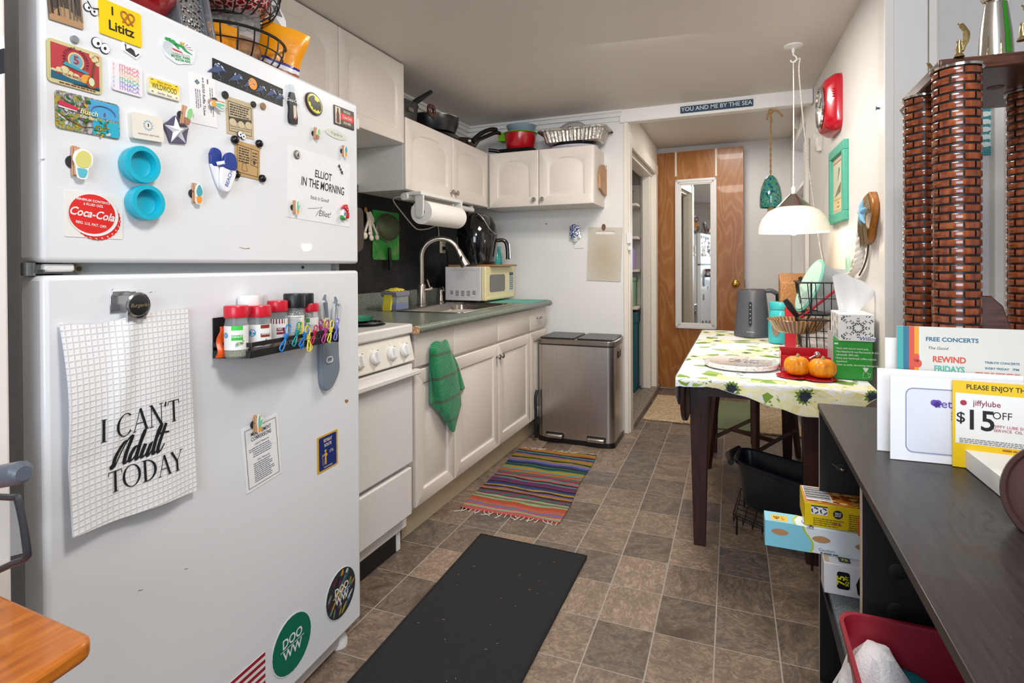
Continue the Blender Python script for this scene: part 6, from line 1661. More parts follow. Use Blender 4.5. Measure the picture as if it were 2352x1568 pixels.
m=MB(delft,T);m.grid(lambda a,b:((a-.5)*.082*(1-.18*b+.12*b*b),-.045+.09*b+.006*math.cos(PI*(a-.5)*2)*b,.012+.02*math.sin(PI*a)-.01*(1-b)),12,12,.003);m.obj('shade',nl)
MB(white_pl,T).ball((0,-.05,-.002),(.018,.02,.018),12).cyl((0,-.06,-.026),(0,-.06,.006),.014,n=12).obj('plug_body',nl)
m=MB(C('#3a3a3a')).cbox(bw(1255,514)-Vector((0,.003,0)),(.014,.006,.004));tag(m.obj('picture_nail'),'small dark nail alone high on the white back wall','nail')
m=MB(white_pl).cbox(bw(1446,547)+Vector((.0,-.018,0)),(.03,.022,.075)).cbox(bw(1446,570)+Vector((.004,-.02,0)),(.02,.03,.03));
tag(m.obj('door_sensor',bevel=.003),'small white latch on the hall corner casing','latch')
# steel double bin
bn_=thing('pedal_bin','stainless steel double pedal bin against the back wall','bin',(-1.03,3.71,0))
tx0,tx1,ty0,ty1=-1.272,-.752,3.535,3.885
bss=mk('bin_stainless',lambda t:t.set(color=t.ramp(t.noise(t.mapp(t.obj(),(300,300,2)),2,3)[0],[(.3,'#bab4af'),(.7,'#d0cac6')]),rough=.3,metal=1,aniso=.3))
cx,cy=(tx0+tx1)/2,(ty0+ty1)/2
m=MB(bss,Matrix.Translation((cx,cy,0)))
m.prism(rrpoly(tx1-tx0,ty1-ty0,.045,seg=8),.03,.650);m.obj('body',bn_)
MB(black_pl,Matrix.Translation((cx,cy,0))).prism(rrpoly(tx1-tx0+.008,ty1-ty0+.008,.047,seg=8),.0,.032).prism(rrpoly(tx1-tx0-.004,ty1-ty0-.004,.045,seg=8),.648,.656).obj('base',bn_)
lidm=mat('dark_lid','#2d2928',.3,.3);bronze=mat('grey_lid_rim','#8d857d',.3,.8)
MB(bronze,Matrix.Translation((cx,cy,0))).prism(rrpoly(tx1-tx0+.004,ty1-ty0+.004,.045,seg=8),.655,.690).obj('rim',bn_,bevel=.006)
for s_ in(-1,1):
 MB(lidm,Matrix.Translation((cx+s_*(tx1-tx0)/4,cy,0))).prism(rrpoly((tx1-tx0)/2-.022,ty1-ty0-.03,.02,seg=5),.688,.700).obj('lid',bn_,bevel=.004)
for px in(1275,1370):
 x=oy(px,1008,ty0).x
 MB(black_pl).box((x-.062,ty0-.003,.035),(x+.062,ty0+.01,.068)).obj('pedal_slot',bn_)
 MB(bss).box((x-.056,ty0-.035,.036),(x+.056,ty0+.004,.060)).obj('pedal',bn_,bevel=.006)
m=MB(black_pl).box((tx1-.002,3.66,.565),(tx1+.004,3.76,.615)).obj('side_handle',bn_,bevel=.006)
m=MB(black_pl).tube([(-1.277,3.515,.02),(-1.277,3.515,.30),(-1.272,3.53,.34)],.010,8);tag(m.obj('bin_frame'),'black upright rod between cabinet and steel bin','rod')
# rag rug
def rag(t):
 p=t.sep(t.obj());wob=t.noise(t.mapp(t.obj(),(3.5,7,1)),1.6,2)[0]
 y=t.math('ADD',t.math('ADD',p[1],.55),t.math('MULTIPLY',wob,.045))
 k=t.math('FLOOR',t.math('MULTIPLY',y,62));w=t.white(t.comb(k,3,1))
 pal=['#141416','#c5552c','#7f74b8','#2f7a66','#141416','#b8862a','#b0443c','#4fa3ad','#8a5f9a','#1c1a20','#c07a3a','#2b4f8c','#d2635e','#9fbf90','#8c6a52','#141416','#b89628','#5f8f86','#8a2f5c','#151518','#7a7f3a','#3a3070']
 c=t.ramp(w[0],[(i/len(pal),v)for i,v in enumerate(pal)],'CONSTANT')
 rib=t.math('ABSOLUTE',t.math('SINE',t.math('ADD',t.math('MULTIPLY',p[0],420),t.math('MULTIPLY',k,1.57))))
 c=t.mix(t.math('MULTIPLY',t.math('POWER',rib,6),.55),c,'#0c0b0d')
 t.set(color=c,rough=.95);t.bump(t.math('MULTIPLY',t.math('SINE',t.math('MULTIPLY',y,390)),rib),.8,.004)
rug_m=mk('rag_rug_weave',rag)
ra,rb,rc_,rd=oz(1058,1165,.006),oz(1285,1200,.006),oz(1370,1045,.006),oz(1195,1028,.006)
rugc=(ra+rb+rc_+rd)/4
rug=thing('rag_rug','multicoloured striped rag rug with white fringe before sink','rug',(rugc.x,rugc.y,0))
def rg_(a,b):
 p=ra.lerp(rb,a).lerp(rd.lerp(rc_,a),b);return(p.x+.006*math.sin(9*b)*(1 if a>.5 else-.4),p.y,.0065+.002*math.sin(14*a+5*b)*math.sin(11*b))
m=MB(rug_m);m.grid(rg_,20,34,.006);m.obj('weave',rug)
m=MB(mat('cotton_fringe','#cfc4b4',.9))
for(e0,e1,dy)in((ra,rb,-1),(rd,rc_,1)):
 for k in range(22):
  p=e0.lerp(e1,(k+.5)/22);l=R.uniform(.02,.05)if k%2 else R.uniform(.008,.03);s=R.uniform(-.03,.03)
  m.tube(smooth([(p.x,p.y-dy*.004,.005),(p.x+s*.3,p.y+dy*l*.5,.004),(p.x+s,p.y+dy*l*.7,.003),(p.x+s*1.6,p.y+dy*l,.003)],3),.0022,5)
o=m.obj('fringe',rug);o['kind']='stuff'
# black mat
def blackmat(t):
 n=t.noise(t.obj(),380,3,.7)[0]
 t.set(color=t.ramp(n,[(.4,'#0b0b0c'),(.62,'#232324'),(.75,'#3a3938')]),rough=1,sheen=.05);t.bump(n,.9,.004)
p=[oz(*q,.009)for q in((1105,1226),(1346,1276))]
q=[oz(*k,.009)for k in((800,1568),(1192,1568))]
def ext(a,b,y):f_=(y-a.y)/(b.y-a.y);return a+(b-a)*f_
l2,r2=ext(p[0],q[0],1.02),ext(p[1],q[1],1.05)
fm=thing('floor_mat','plain black felt runner mat on the tile floor','mat',((p[0].x+r2.x)/2,1.6,0))
m=MB(mk('black_felt',blackmat));m.prism([(l2.x,l2.y),(r2.x,r2.y),(p[1].x,p[1].y),(p[0].x,p[0].y)],.001,.009);m.obj('felt',fm,bevel=.002)
m=MB(mat('mat_binding','#161617',.9));cs=[Vector((l2.x,l2.y,.006)),Vector((r2.x,r2.y,.006)),Vector((p[1].x,p[1].y,.006)),Vector((p[0].x,p[0].y,.006))]
m.tube(cs,.006,8,closed=True);m.obj('edge_binding',fm)
m=MB(C('#c9a878',.9))
for k in range(26):
 x,y=R.uniform(-1.0,-.66),R.uniform(1.25,2.1);a=R.random()*6;l=R.uniform(.003,.008)
 m.tube([(x,y,.0098),(x+l*math.cos(a),y+l*math.sin(a),.0102)],.0006,4)
tag(m.obj('lint',smooth=0),'bits of lint and crumbs scattered on the black mat','lint',kind='stuff')
# jute rug with green centre
jute=mk('braided_jute',lambda t:(lambda v:(t.set(color=t.ramp(v,[(.0,'#8c7350'),(.35,'#c0a27a'),(.7,'#dcc4a0')]),rough=.95),t.bump(v,1,.006)))(t.voro(t.mapp(t.obj(),(1,1.7,1)),55)[0]))
sage=mk('sage_felt',lambda t:t.set(color=t.ramp(t.noise(t.obj(),90,4)[0],[(.3,'#6f7a58'),(.7,'#8a9270')]),rough=.95))
jr=thing('jute_rug','braided jute runner with sage green centre in the hall','rug',(-.15,4.7,0))
MB(jute).box((-.69,4.29,.001),(-.345,5.12,.016)).obj('jute_end',jr,bevel=.006)
MB(sage).box((-.345,4.24,.001),(.125,5.12,.012)).obj('centre',jr,bevel=.004)
MB(jute).box((.125,4.22,.001),(.405,5.12,.016)).obj('jute_end',jr,bevel=.006)
# ----- beam sign, bell, lamp, right wall
Y0s=YB-.026
c=[oy(*q,Y0s)for q in((1563,245),(1730,230),(1563,260),(1730,244))]
navy=mat('navy_sign','#24415f',.6,var=.15,scale=70)
sg=thing('beam_sign','narrow navy sign YOU AND ME BY THE SEA on the beam','sign',((c[0].x+c[1].x)/2,Y0s,c[2].z))
T=frame(((c[0].x+c[1].x)/2,Y0s,(c[0].z+c[2].z)/2/1*.5+(c[1].z+c[3].z)/4),(1,0,0),(0,0,1),(0,-1,0))
w,h=c[1].x-c[0].x,(c[0].z-c[2].z)
MB(navy,T).rrect(w,h,.002,.0003,.012).obj('board',sg,bevel=.001)
m=MB(mat('worn_white_print','#d8dcd6',.6),T);m.text('YOU AND ME BY THE SEA',0,0,h*.86,.0124,sx=w/(h*10.3),bold=.012);m.obj('lettering',sg)
# glass bell
b0=oy(1770,258,YB+.03);bx_,by_b=b0.x,YB+.03
def zpx(py,x,y):return CAMZ+(CY-py)/FPX*Vector((x,y,0)).dot(BF)
zb0,zb1=zpx(415,bx_,by_b),zpx(489,bx_,by_b);rbell=Vector((oy(1797,480,by_b).x-oy(1745,480,by_b).x,0,0)).length/2
bell=thing('glass_bell','speckled blue green glass bell hanging by rope from beam','bell',(bx_,by_b,zb1))
glz=mk('speckled_glass',lambda t:t.set(color=t.ramp(t.noise(t.obj(),75,3,.6)[0],[(.36,'#16305e'),(.43,'#1f6f86'),(.5,'#3fae9c'),(.56,'#2f7a4a'),(.62,'#7fb8a0'),(.68,'#8a4a3a')]),rough=.06,coat=.5,trans=.15))
T=Matrix.Translation((bx_,by_b,zb1));hb_=zb0-zb1
MB(glz,T).lathe([(rbell*.94,0),(rbell,.01),(rbell*.99,hb_*.35),(rbell*.86,hb_*.62),(rbell*.55,hb_*.88),(rbell*.22,hb_*.99),(0,hb_),(rbell*.2,hb_*.96),(rbell*.5,hb_*.85),(rbell*.82,hb_*.6),(rbell*.95,hb_*.3),(rbell*.94,0)],36).obj('glass',bell)
rope=mat('jute_rope','#a98458',.9,var=.3,scale=150)
zr=2.176
m=MB(rope)
for ph in(0,PI):m.tube([(bx_+.003*math.cos(ph+k*.55),by_b+.003*math.sin(ph+k*.55),zb0-.01+(zr-zb0+.01)*k/70)for k in range(71)],.0036,5)
m.ball((bx_,by_b,zr-.012),(.016,.014,.016),12)
m.tube(smooth([(bx_,by_b,zr-.012),(bx_+.03,by_b,zr-.008),(bx_+.05,by_b,zr-.025),(bx_+.07,by_b,zr-.05)],3),[.006]*9+[.009],6).tube(smooth([(bx_,by_b,zr-.012),(bx_-.016,by_b-.005,zr-.03),(bx_-.022,by_b-.005,zr-.065)],3),.006,6).tube([(bx_,by_b,zr-.02),(bx_+.008,by_b-.008,zr-.08)],.005,6)
m.obj('rope',bell)
MB(mat('pale_beech','#d6b684',.5)).cyl((bx_,by_b,zb1-.06),(bx_,by_b,zb1+.03),.022,.017,n=16).obj('clapper',bell)
# pendant lamp
hk=oz(1822,105,ZC);lx,ly=hk.x,hk.y
zl0,zl1,zl2=zpx(547,lx,ly),zpx(485,lx,ly),zpx(458,lx,ly)
rl=.5*149/FPX*Vector((lx,ly,0)).dot(BF)
lamp=thing('pendant_lamp','lit white glass dome pendant lamp over the table','lamp',(lx,ly,zl0))
opal=NT('opal_glass_shade');opal.set(color='#f6f0ea',rough=.25,trans=.25,emit='#ffead4',estr=.12);opal=opal.m
T=Matrix.Translation((lx,ly,zl0));hd=zl1-zl0
MB(opal,T).lathe([(rl,0),(rl*.985,hd*.25),(rl*.9,hd*.52),(rl*.72,hd*.8),(rl*.45,hd*.97),(rl*.3,hd),(rl*.29,hd-.004),(rl*.7,hd*.76),(rl*.88,hd*.5),(rl*.965,hd*.24),(rl*.98,0),(rl,0)],48).obj('shade',lamp)
MB(nickel,T).lathe([(rl*.50,hd*.96),(rl*.1,zl2-zl0),(0,zl2-zl0),(0,hd*.9)],32).obj('cone',lamp)
MB(white_pl,T).lathe([(.009,zl2-zl0-.002),(.011,zl2-zl0+.03),(.004,zl2-zl0+.04),(0,zl2-zl0+.04)],14).obj('collar',lamp)
bulb=NT('lamp_bulb');bulb.set(color='#fff2e0',rough=.3,emit='#ffdcb0',estr=4);bulb=bulb.m
MB(bulb,T).ball((0,0,hd*.18),(.032,.032,.036),20).obj('bulb',lamp)
MB(white_pl,T).cyl((0,0,hd*.4),(0,0,hd*.93),.02,n=14).obj('socket',lamp)
cl_m=mk('clear_cord',lambda t:t.set(color=t.ramp(t.noise(t.obj(),120,2)[0],[(.4,'#d8d0c2'),(.6,'#f2efe8')]),rough=.25))
m=MB(cl_m).tube([(lx,ly,zl2+.03),(lx+.002,ly,zl2+.5),(lx,ly,2.19)],.0032,6)
sw2=[Vector((lx,ly,2.188)),Vector((lx+.03,ly,2.20))]
for px,py in((1835,160),(1842,250),(1852,340),(1863,430),(1872,490),(1882,560),(1890,600)):
 d=RW(px,py,.012);f_=min(1,max(0,(py-150)/420));
 P0=oy(px,py,ly);sw2.append(P0.lerp(d,f_**2))
m.tube(smooth(sw2,5),.0032,6);m.obj('cord',lamp)
m=MB(white_pl,Matrix.Translation((lx,ly,ZC))).lathe([(0,0),(.045,0),(.044,-.006),(.02,-.012),(.008,-.014),(.007,-.035),(0,-.035)],28)
m.tube([(.0,0,-.03),(.0,0,-.045),(.012,0,-.055),(.016,0,-.07),(.006,0,-.082),(-.008,0,-.08),(-.012,0,-.07)],.004,8)
tag(m.obj('ceiling_hook'),'white ceiling hook plate holding the pendant lamp cord','hook')
L=bpy.data.lights.new('pendant_bulb','POINT');L.energy=3.2;L.color=(1,.78,.55);L.shadow_soft_size=.03
lo=bpy.data.objects.new('pendant_bulb',L);COL.objects.link(lo);lo.location=(lx,ly,zl0-.02)
# retro red clock
q=RW(1924,238,0)
ck=thing('wall_clock','red retro kitchen clock with chrome bezel on right wall','clock',q)
zc0=(RW(1930,175,.0).z+RW(1925,300,.0).z)/2
T=frame(Vector((q.x,q.y,0))+Vector((0,0,0)),RD,(0,0,1),RN);
sT=RD.dot(RW(1936,240,0)-q)
W_ck,H_ck=.27,.275
cx_=sT-W_ck/2
rc2=mat('clock_red','#c30f26',.22,coat=.4)
T=T@Matrix.Translation((cx_,zc0,0))
m=MB(rc2,T)
prev=None
for(s1,s2,z,r)in((1,1,0,.05),(1,1,.022,.05),(.97,.97,.034,.05),(.86,.86,.064,.06),(.80,.80,.07,.06)):
 ring_=[m.v((x,y,z))for x,y in rrpoly(W_ck*s1,H_ck*s2,r,seg=6)]
 if prev:
  for i in range(len(ring_)):m.f([prev[i],prev[(i+1)%len(ring_)],ring_[(i+1)%len(ring_)],ring_[i]])
 prev=ring_
m.f(prev);m.obj('case',ck,smooth=30)
m=MB(MATS['clock_red'],T)
for k in(-1,0,1,2):m.cyl((W_ck*.36,.03+k*.012,.063),(W_ck*.492,.03+k*.012,.032),.0045,n=8)
m.obj('speed_lines',ck)
MB(chrome,T).lathe([(.098,.068),(.104,.074),(.102,.082),(.094,.083),(.092,.074)],48).obj('bezel',ck)
m=MB(C('#d8d6c8',.2,coat=.5),T).lathe([(0,.0745),(.093,.0745)],40);m.m(ink_k)
for k in range(12):
 a=PI/6*k;m.poly([(.075*math.sin(a)-.003,.075*math.cos(a),.0748),(.075*math.sin(a)+.003,.075*math.cos(a),.0748),(.086*math.sin(a),.086*math.cos(a),.0748)])
m.tube([(0,0,.0755),(.03,.04,.0755)],.002,5).tube([(0,0,.076),(-.06,.02,.076)],.0015,5);m.obj('dial',ck)
# white detector and alarm
q=RW(1884,325,0);T=frame(q,RD,(0,0,1),RN)
m=MB(white_pl,T).lathe([(.052,0),(.054,.02),(.048,.03),(0,.032)],32);m.cbox((.02,-.045,.012),(.05,.03,.024));tag(m.obj('wall_alarm',bevel=.002),'white round alarm on right wall below the red clock','alarm')
q=ox(1835,275,XR);T=frame((XR,min(q.y,5.0),q.z),(0,-1,0),(0,0,1),(-1,0,0))
m=MB(white_pl,T).lathe([(.065,0),(.068,.018),(.06,.034),(.035,.042),(0,.043)],32);m.m(C('#55585a'))
for k in range(3):m.cbox((.045,-.01+.012*k,.04),(.012,.004,.006))
tag(m.obj('smoke_detector'),'white round smoke detector high on the hall wall','smoke detector')
# teal framed print
cf=[RW(*q_,.012)for q_ in((1908,352),(1942,319),(1908,522),(1943,498))]
u=[(p-RW0).dot(RD)for p in cf];fw_,fh_=(u[1]+u[3]-u[0]-u[2])/2,(cf[0].z-cf[2].z+cf[1].z-cf[3].z)/2
cen=sum(cf,Vector())/4
fr=thing('framed_print','teal framed beach print hanging on the right wall','picture',(cen.x,cen.y,cen.z-fh_/2))
T=frame(RW0+RD*(cen-RW0).dot(RD)+Vector((0,0,cen.z)),RD,(0,0,1),RN)
teal=mat('distressed_teal','#56b89c',.5,var=.15,scale=50)
fb_=.045
m=MB(teal,T)
for x0,y0,x1,y1 in((-fw_/2,-fh_/2,fw_/2,-fh_/2+fb_),(-fw_/2,fh_/2-fb_,fw_/2,fh_/2),(-fw_/2,-fh_/2+fb_,-fw_/2+fb_,fh_/2-fb_),(fw_/2-fb_,-fh_/2+fb_,fw_/2,fh_/2-fb_)):m.box((x0,y0,.0005),(x1,y1,.022))
m.obj('frame',fr,bevel=.003)
m=MB(C('#cfc2b0',.8),T);z=.009;a_,b_=fw_/2-fb_,fh_/2-fb_
m.box((-a_,-b_,.001),(a_,b_,z));rect(m,C('#f0d9a8'),-a_*.86,-b_*.86,a_*.86,b_*.8,z+.0005);rect(m,C('#e5a08c'),a_*.7,-b_*.86,a_*.86,b_*.8,z+.001);rect(m,C('#c4573e'),-a_*.86,b_*.78,a_*.86,b_*.81,z+.001);rect(m,C('#d8dcc4'),-a_*.8,-b_*.5,a_*.66,b_*.74,z+.001)
pol(m,C('#b8a878'),[(-a_*.6,-b_*.4),(a_*.4,-b_*.3),(a_*.5,b_*.05),(0,-b_*.1)],z+.0015);pol(m,C('#7a8a6a'),[(-a_*.1,b_*.1),(a_*.3,b_*.5),(a_*.1,b_*.6)],z+.0015)
m.m(C('#b8552f')).text('Sand',0,-b_*.62,b_*.13,z+.0018);m.text('vacation',0,-b_*.76,b_*.13,z+.0018);rect(m,C('#e8c24a'),-a_*.8,-b_*.52,a_*.66,-b_*.48,z+.0015)
m.obj('print',fr)
m=MB(C('#2a5a7a',.3),rfr(2022,248)).lathe([(0,0),(.006,0),(.004,.004),(.004,.010),(.008,.013),(0,.015)],14);tag(m.obj('push_pin'),'small dark blue push pin near the right wall edge','pin')
# wooden flip flop with rope strap and starfish, rope below
orange_w=mk('honey_wood',lambda t:t.set(color=t.ramp(t.noise(t.mapp(t.obj(),(20,20,3)),3,4)[0],[(.3,'#8f5416'),(.7,'#b87426')]),rough=.35))
def rp(px,py,off=0):
 p=RW(px,py,off)-RW0;return(p.dot(RD),p.z)
ff=thing('flip_flop_ornament','wooden flip flop ornament with rope strap and starfish','ornament',RW(1995,560,.01))
out=[rp(*k,.012)for k in((2006,440),(2014,462),(2014,490),(2008,520),(2004,548),(1996,560),(1984,560),(1976,540),(1978,505),(1984,478),(1992,452))]
MB(orange_w,RT).prism(smooth2(out+[out[0]]),.002,.026).obj('sole',ff,bevel=.006)
m=MB(mat('frayed_jute','#8a7558',.95,var=.3,scale=200),RT)
for k in range(26):
 t_=k/25;a=rp(1998+8*t_,444+42*t_,.02);b=rp(1973+14*t_,500+R.uniform(-6,8),.05);c_=rp(1974+22*t_,556+R.uniform(-8,12),.03)
 m.tube(smooth([(a[0],a[1],.027),(b[0],b[1],.05),(c_[0],c_[1],.034)],5),.0022,4)
m.obj('rope_strap',ff,smooth=0)
s0=rp(1979,490,.06);m=MB(mat('pale_blue_starfish','#8fc6e4',.6),RT@Matrix.Translation((s0[0],s0[1],.058)))
for k in range(5):
 a=2*PI*k/5+.35;m.tube([(0,0,0),(.026*math.cos(a),.026*math.sin(a),.004),(.048*math.cos(a),.048*math.sin(a),-.002)],[.010,.008,.003],8)
m.obj('starfish',ff)
rr0=thing('rope_garland','thick white twisted rope hanging below the wooden flip flop','rope',RW(1970,635,.02))
P=[RW(*k,.03)for k in((1981,525),(1977,560),(1974,590),(1968,612),(1956,628),(1946,634))]
P=smooth(P,10);wr=mat('white_cotton_rope','#e8e2da',.9)
m=MB(wr)
for ph in(0,2.1,4.2):
 m.tube([p+RD*(.009*math.cos(ph+i*.42))+RN*(.009*math.sin(ph+i*.42))for i,p in enumerate(P)],.0095,7)
m.obj('rope',rr0)
m=MB(C('#4a4038',.6));m.tube(smooth([RW(*k,.008)for k in((1995,555),(1992,585),(1985,610),(1974,632))],4),.0035,6);m.obj('cord',rr0)
m=MB(mat('seafoam_shell','#b5e0c4',.4),rfr(1950,612,.3,.012)).prism(smooth2([(-.03,-.04),(.03,-.035),(.034,.03),(.01,.045),(-.012,.02),(-.03,-.04)]),0,.012)
tag(m.obj('wall_ornament',bevel=.003),'pale seafoam ornament behind the white rope on wall','ornament')
# ----- drop leaf table, cloth
TZ=.748
tb=thing('drop_leaf_table','dark brown drop leaf table under floral cloth by wall','table',(.1,3.1,0))
MB(darkwood).box((-.215,2.30,TZ-.022),(.418,3.86,TZ-.001)).obj('tabletop',tb,bevel=.004)
MB(darkwood).box((-.165,2.43,TZ-.11),(.275,2.455,TZ-.022)).box((-.165,3.74,TZ-.11),(.275,3.765,TZ-.022)).box((-.18,2.45,TZ-.11),(-.158,3.75,TZ-.022)).box((.255,2.45,TZ-.11),(.277,3.75,TZ-.022)).obj('apron',tb)
def tleg(x,y):
 a,b=.040,.0235
 m=MB(darkwood);m.hexa([(x-b,y-b,0),(x+b,y-b,0),(x+b,y+b,0),(x-b,y+b,0),(x-a,y-a,TZ-.022),(x+a,y-a,TZ-.022),(x+a,y+a,TZ-.022),(x-a,y+a,TZ-.022)]);m.obj('leg',tb,bevel=.003)
for x,y in((-.160,2.475),(.262,2.475),(-.160,3.73),(.262,3.73)):tleg(x,y)
T=frame((-.222,3.08,TZ-.02),(0,1,0),(0,0,1),(1,0,0))
MB(darkwood,T).prism([(-.70,0),(.70,0),(.70,-.10)]+[(.70-.2+.2*math.cos(a),-.10-.13*math.sin(a))for a in(PI/2*i/8 for i in range(1,9))]+[(-.70+.2-.2*math.sin(a),-.10-.13*math.cos(a))for a in(PI/2*i/8 for i in range(9))],-.009,.009).obj('drop_leaf',tb,bevel=.003)
cloth_m=mk('white_table_linen',lambda t:(t.set(color='#eeeef0',rough=.8),t.bump(t.noise(t.obj(),500,2)[0],.15,.001)))
tc=thing('tablecloth','white tablecloth printed with yellow flowers and green leaves','tablecloth',(.1,3.0,TZ-.1))
CX0_,CX1_,CY0_,CY1_=-.232,.435,2.235,3.90
HEM=[(-.232,.040),(-.12,.035),(0,.055),(.12,.09),(.22,.118),(.30,.112),(.36,.09),(.435,.03)]
def hem(x):
 for(a,p),(b,q_)in zip(HEM[:-1],HEM[1:]):
  if x<=b:f_=(x-a)/(b-a);f_=max(0,f_);f_=f_*f_*(3-2*f_);return p+(q_-p)*f_
 return HEM[-1][1]
LSID=.17
def clo(x,s,off=0):
 """x across the table, s along it; s beyond the near edge hangs down"""
 y=max(s,CY0_);d=CY0_-s
 z=TZ+.0012+off
 if s<CY0_+.02:
  t_=min(1,(CY0_+.02-s)/.04);
 if d>0:
  fold=.010*math.sin(x*21)+.006*math.sin(x*43+1)
  k=min(1,d/.05)
  return Vector((x,CY0_-.012*math.sin(min(1,d/.02)*PI/2)-fold*k-off,TZ+.0012-max(0,d-.006)-.002))
 r=max(0,.02-(s-CY0_))
 return Vector((x,y,z-r*r*6+.0012*math.sin(x*31+s*7)*math.sin(s*17)))
m=MB(cloth_m)
nx,ny=40,60
def cg(a,b):
 x=CX0_+(CX1_-CX0_)*a;s=(CY0_-hem(x)*(1-b/.25)if b<.25 else CY0_+(CY1_-CY0_)*(b-.25)/.75)
 return clo(x,s)
m.grid(cg,nx,ny)
m.grid(lambda a,b:(CX0_-.004-.008*math.sin(13*a)*b,CY0_+.0+(CY1_-CY0_)*a+0,TZ+.0012-LSID*b*min(1,.3+a*5)),40,8)
bmesh.ops.remove_doubles(m.bm,verts=m.bm.verts,dist=.003)
m.obj('linen',tc,smooth=70)
def leafp(m,cx,cy,L,w,a,off,mt):
 m.m(mt);n=6;ca,sa=math.cos(a),math.sin(a)
 top,bot=[],[]
 for i in range(n+1):
  t_=i/n;ww=w*math.sin(PI*t_**.8)*.5
  for lst,sg_ in((top,1),(bot,-1)):
   u_,v_=t_*L,sg_*ww
   lst.append((cx+u_*ca-v_*sa,cy+u_*sa+v_*ca))
 mid=[(cx+t*L/n*ca,cy+t*L/n*sa)for t in range(n+1)]
 for lst in(top,bot):
  for i in range(n):
   q_=[clamp(p)for p in(mid[i],mid[i+1],lst[i+1],lst[i])]
   m.f([m.v(clo(p[0],p[1],off))for p in q_])
def clamp(p):
 x=min(max(p[0],CX0_+.003),CX1_-.003);return(x,min(max(p[1],CY0_-hem(x)+.002),CY1_-.003))
pet=[C('#f3ecbc',.8),C('#efe4a2',.8),C('#f6f1d2',.8)];lf=[C('#7fa23c',.8),C('#98b654',.8),C('#6b8d38',.8)];dkl=C('#5f7f3c',.8)
m=MB(pet[0]);rn=random.Random(4)
def flower(x,y,r,rot=0):
 for k in range(4):
  a=rot+.7+k*1.55+rn.uniform(-.3,.3);leafp(m,x+r*.75*math.cos(a),y+r*.75*math.sin(a),r*1.2,r*.6,a+rn.uniform(-.5,.5),.0003,lf[k%3])
 for k in range(3):
  a=rot+rn.uniform(0,6.3)
  for j in range(4):leafp(m,x+r*(1.2+.22*j)*math.cos(a),y+r*(1.2+.22*j)*math.sin(a),r*.2,r*.11,a+(1 if j%2 else-1)*.8,.0003,dkl)
 for k in range(13):
  a=rot+2*PI*k/13;leafp(m,x+r*.12*math.cos(a),y+r*.12*math.sin(a),r*rn.uniform(.85,1.05),r*.46,a,.0006+.00003*(k%3),pet[k%3])
 for k in range(14):
  a=2*PI*k/14;leafp(m,x,y,r*.29*rn.uniform(.8,1.05),r*.12,a,.0010,C('#6f8c2e',.8))
 for k in range(8):
  a=2*PI*k/8;leafp(m,x,y,r*.175,r*.13,a,.0012,C('#2a3440',.8))
 leafp(m,x+r*.06,y-r*.12,r*.14,r*.05,.7,.0014,C('#dfe3e6',.8))
for x,y,r,ro in((-.03,2.20,.12,0),(.215,2.19,.135,.5),(.42,2.21,.11,1),(-.2,2.75,.08,.3),(.03,2.95,.1,.2),(-.12,3.35,.1,.8),(.12,3.45,.09,0),(-.2,3.75,.09,.1),(.06,2.62,.07,2),(.3,2.7,.09,1),(-.05,3.72,.08,.4),(.12,3.12,.07,0)):flower(x,y,r,ro)
for x,y,L,w_,a,k in((-.19,2.195,.10,.05,1.9,0),(-.17,2.20,.09,.04,.8,1),(-.12,2.195,.06,.02,1.2,2),(-.08,2.30,.08,.04,2.6,0),(.08,2.24,.09,.045,.4,1),(.13,2.15,.08,.05,2.4,0),(.16,2.13,.07,.04,5.2,2),(-.19,2.5,.09,.04,.3,0),(-.2,3.05,.09,.04,.9,1)):leafp(m,x,y,L,w_,a,.0004,lf[k])
m.obj('floral_print',tc,smooth=0)
# stool
st_=thing('wooden_stool','dark wooden stool with stretchers under the table','stool',(.08,3.6,0))
F1,F2,F4=Vector((-.173,3.407,0)),Vector((.08,3.981,0)),Vector((.329,3.802,0));F3=F1+F4-F2
cen=(F1+F2+F3+F4)/4
brw=mk('brown_stool_wood',lambda t:t.set(color=t.ramp(t.noise(t.mapp(t.obj(),(20,20,2)),3,5)[0],[(.3,'#33190f'),(.7,'#5a3520')]),rough=.4))
tops=[]
for F in(F1,F2,F3,F4):
 tp=cen.lerp(F,.82);tp.z=.45;tops.append(tp)
 MB(brw).tube([F,F.lerp(tp,.5),tp],[.017,.020,.021],4).obj('leg',st_,smooth=0)
T_=lambda F,t_:F.lerp(tops[[F1,F2,F3,F4].index(F)],t_)
for a,b in((F1,F2),(F3,F4)):MB(brw).tube([T_(a,.38),T_(b,.38)],.014,4).obj('stretcher',st_,smooth=0)
MB(brw).tube([T_(F1,.38).lerp(T_(F2,.38),.45),T_(F3,.38).lerp(T_(F4,.38),.45)],.014,4).obj('stretcher',st_,smooth=0)
m=MB(brw);cs=[cen+(F-cen)*.9 for F in(F1,F3,F4,F2)]
m.hexa([(p.x,p.y,.45)for p in cs]+[(p.x,p.y,.485)for p in cs]);m.obj('seat',st_,bevel=.008)
# ----- on the table
def tpt(px,py):return oz(px,py,TZ+.002)
Z0=TZ+.004
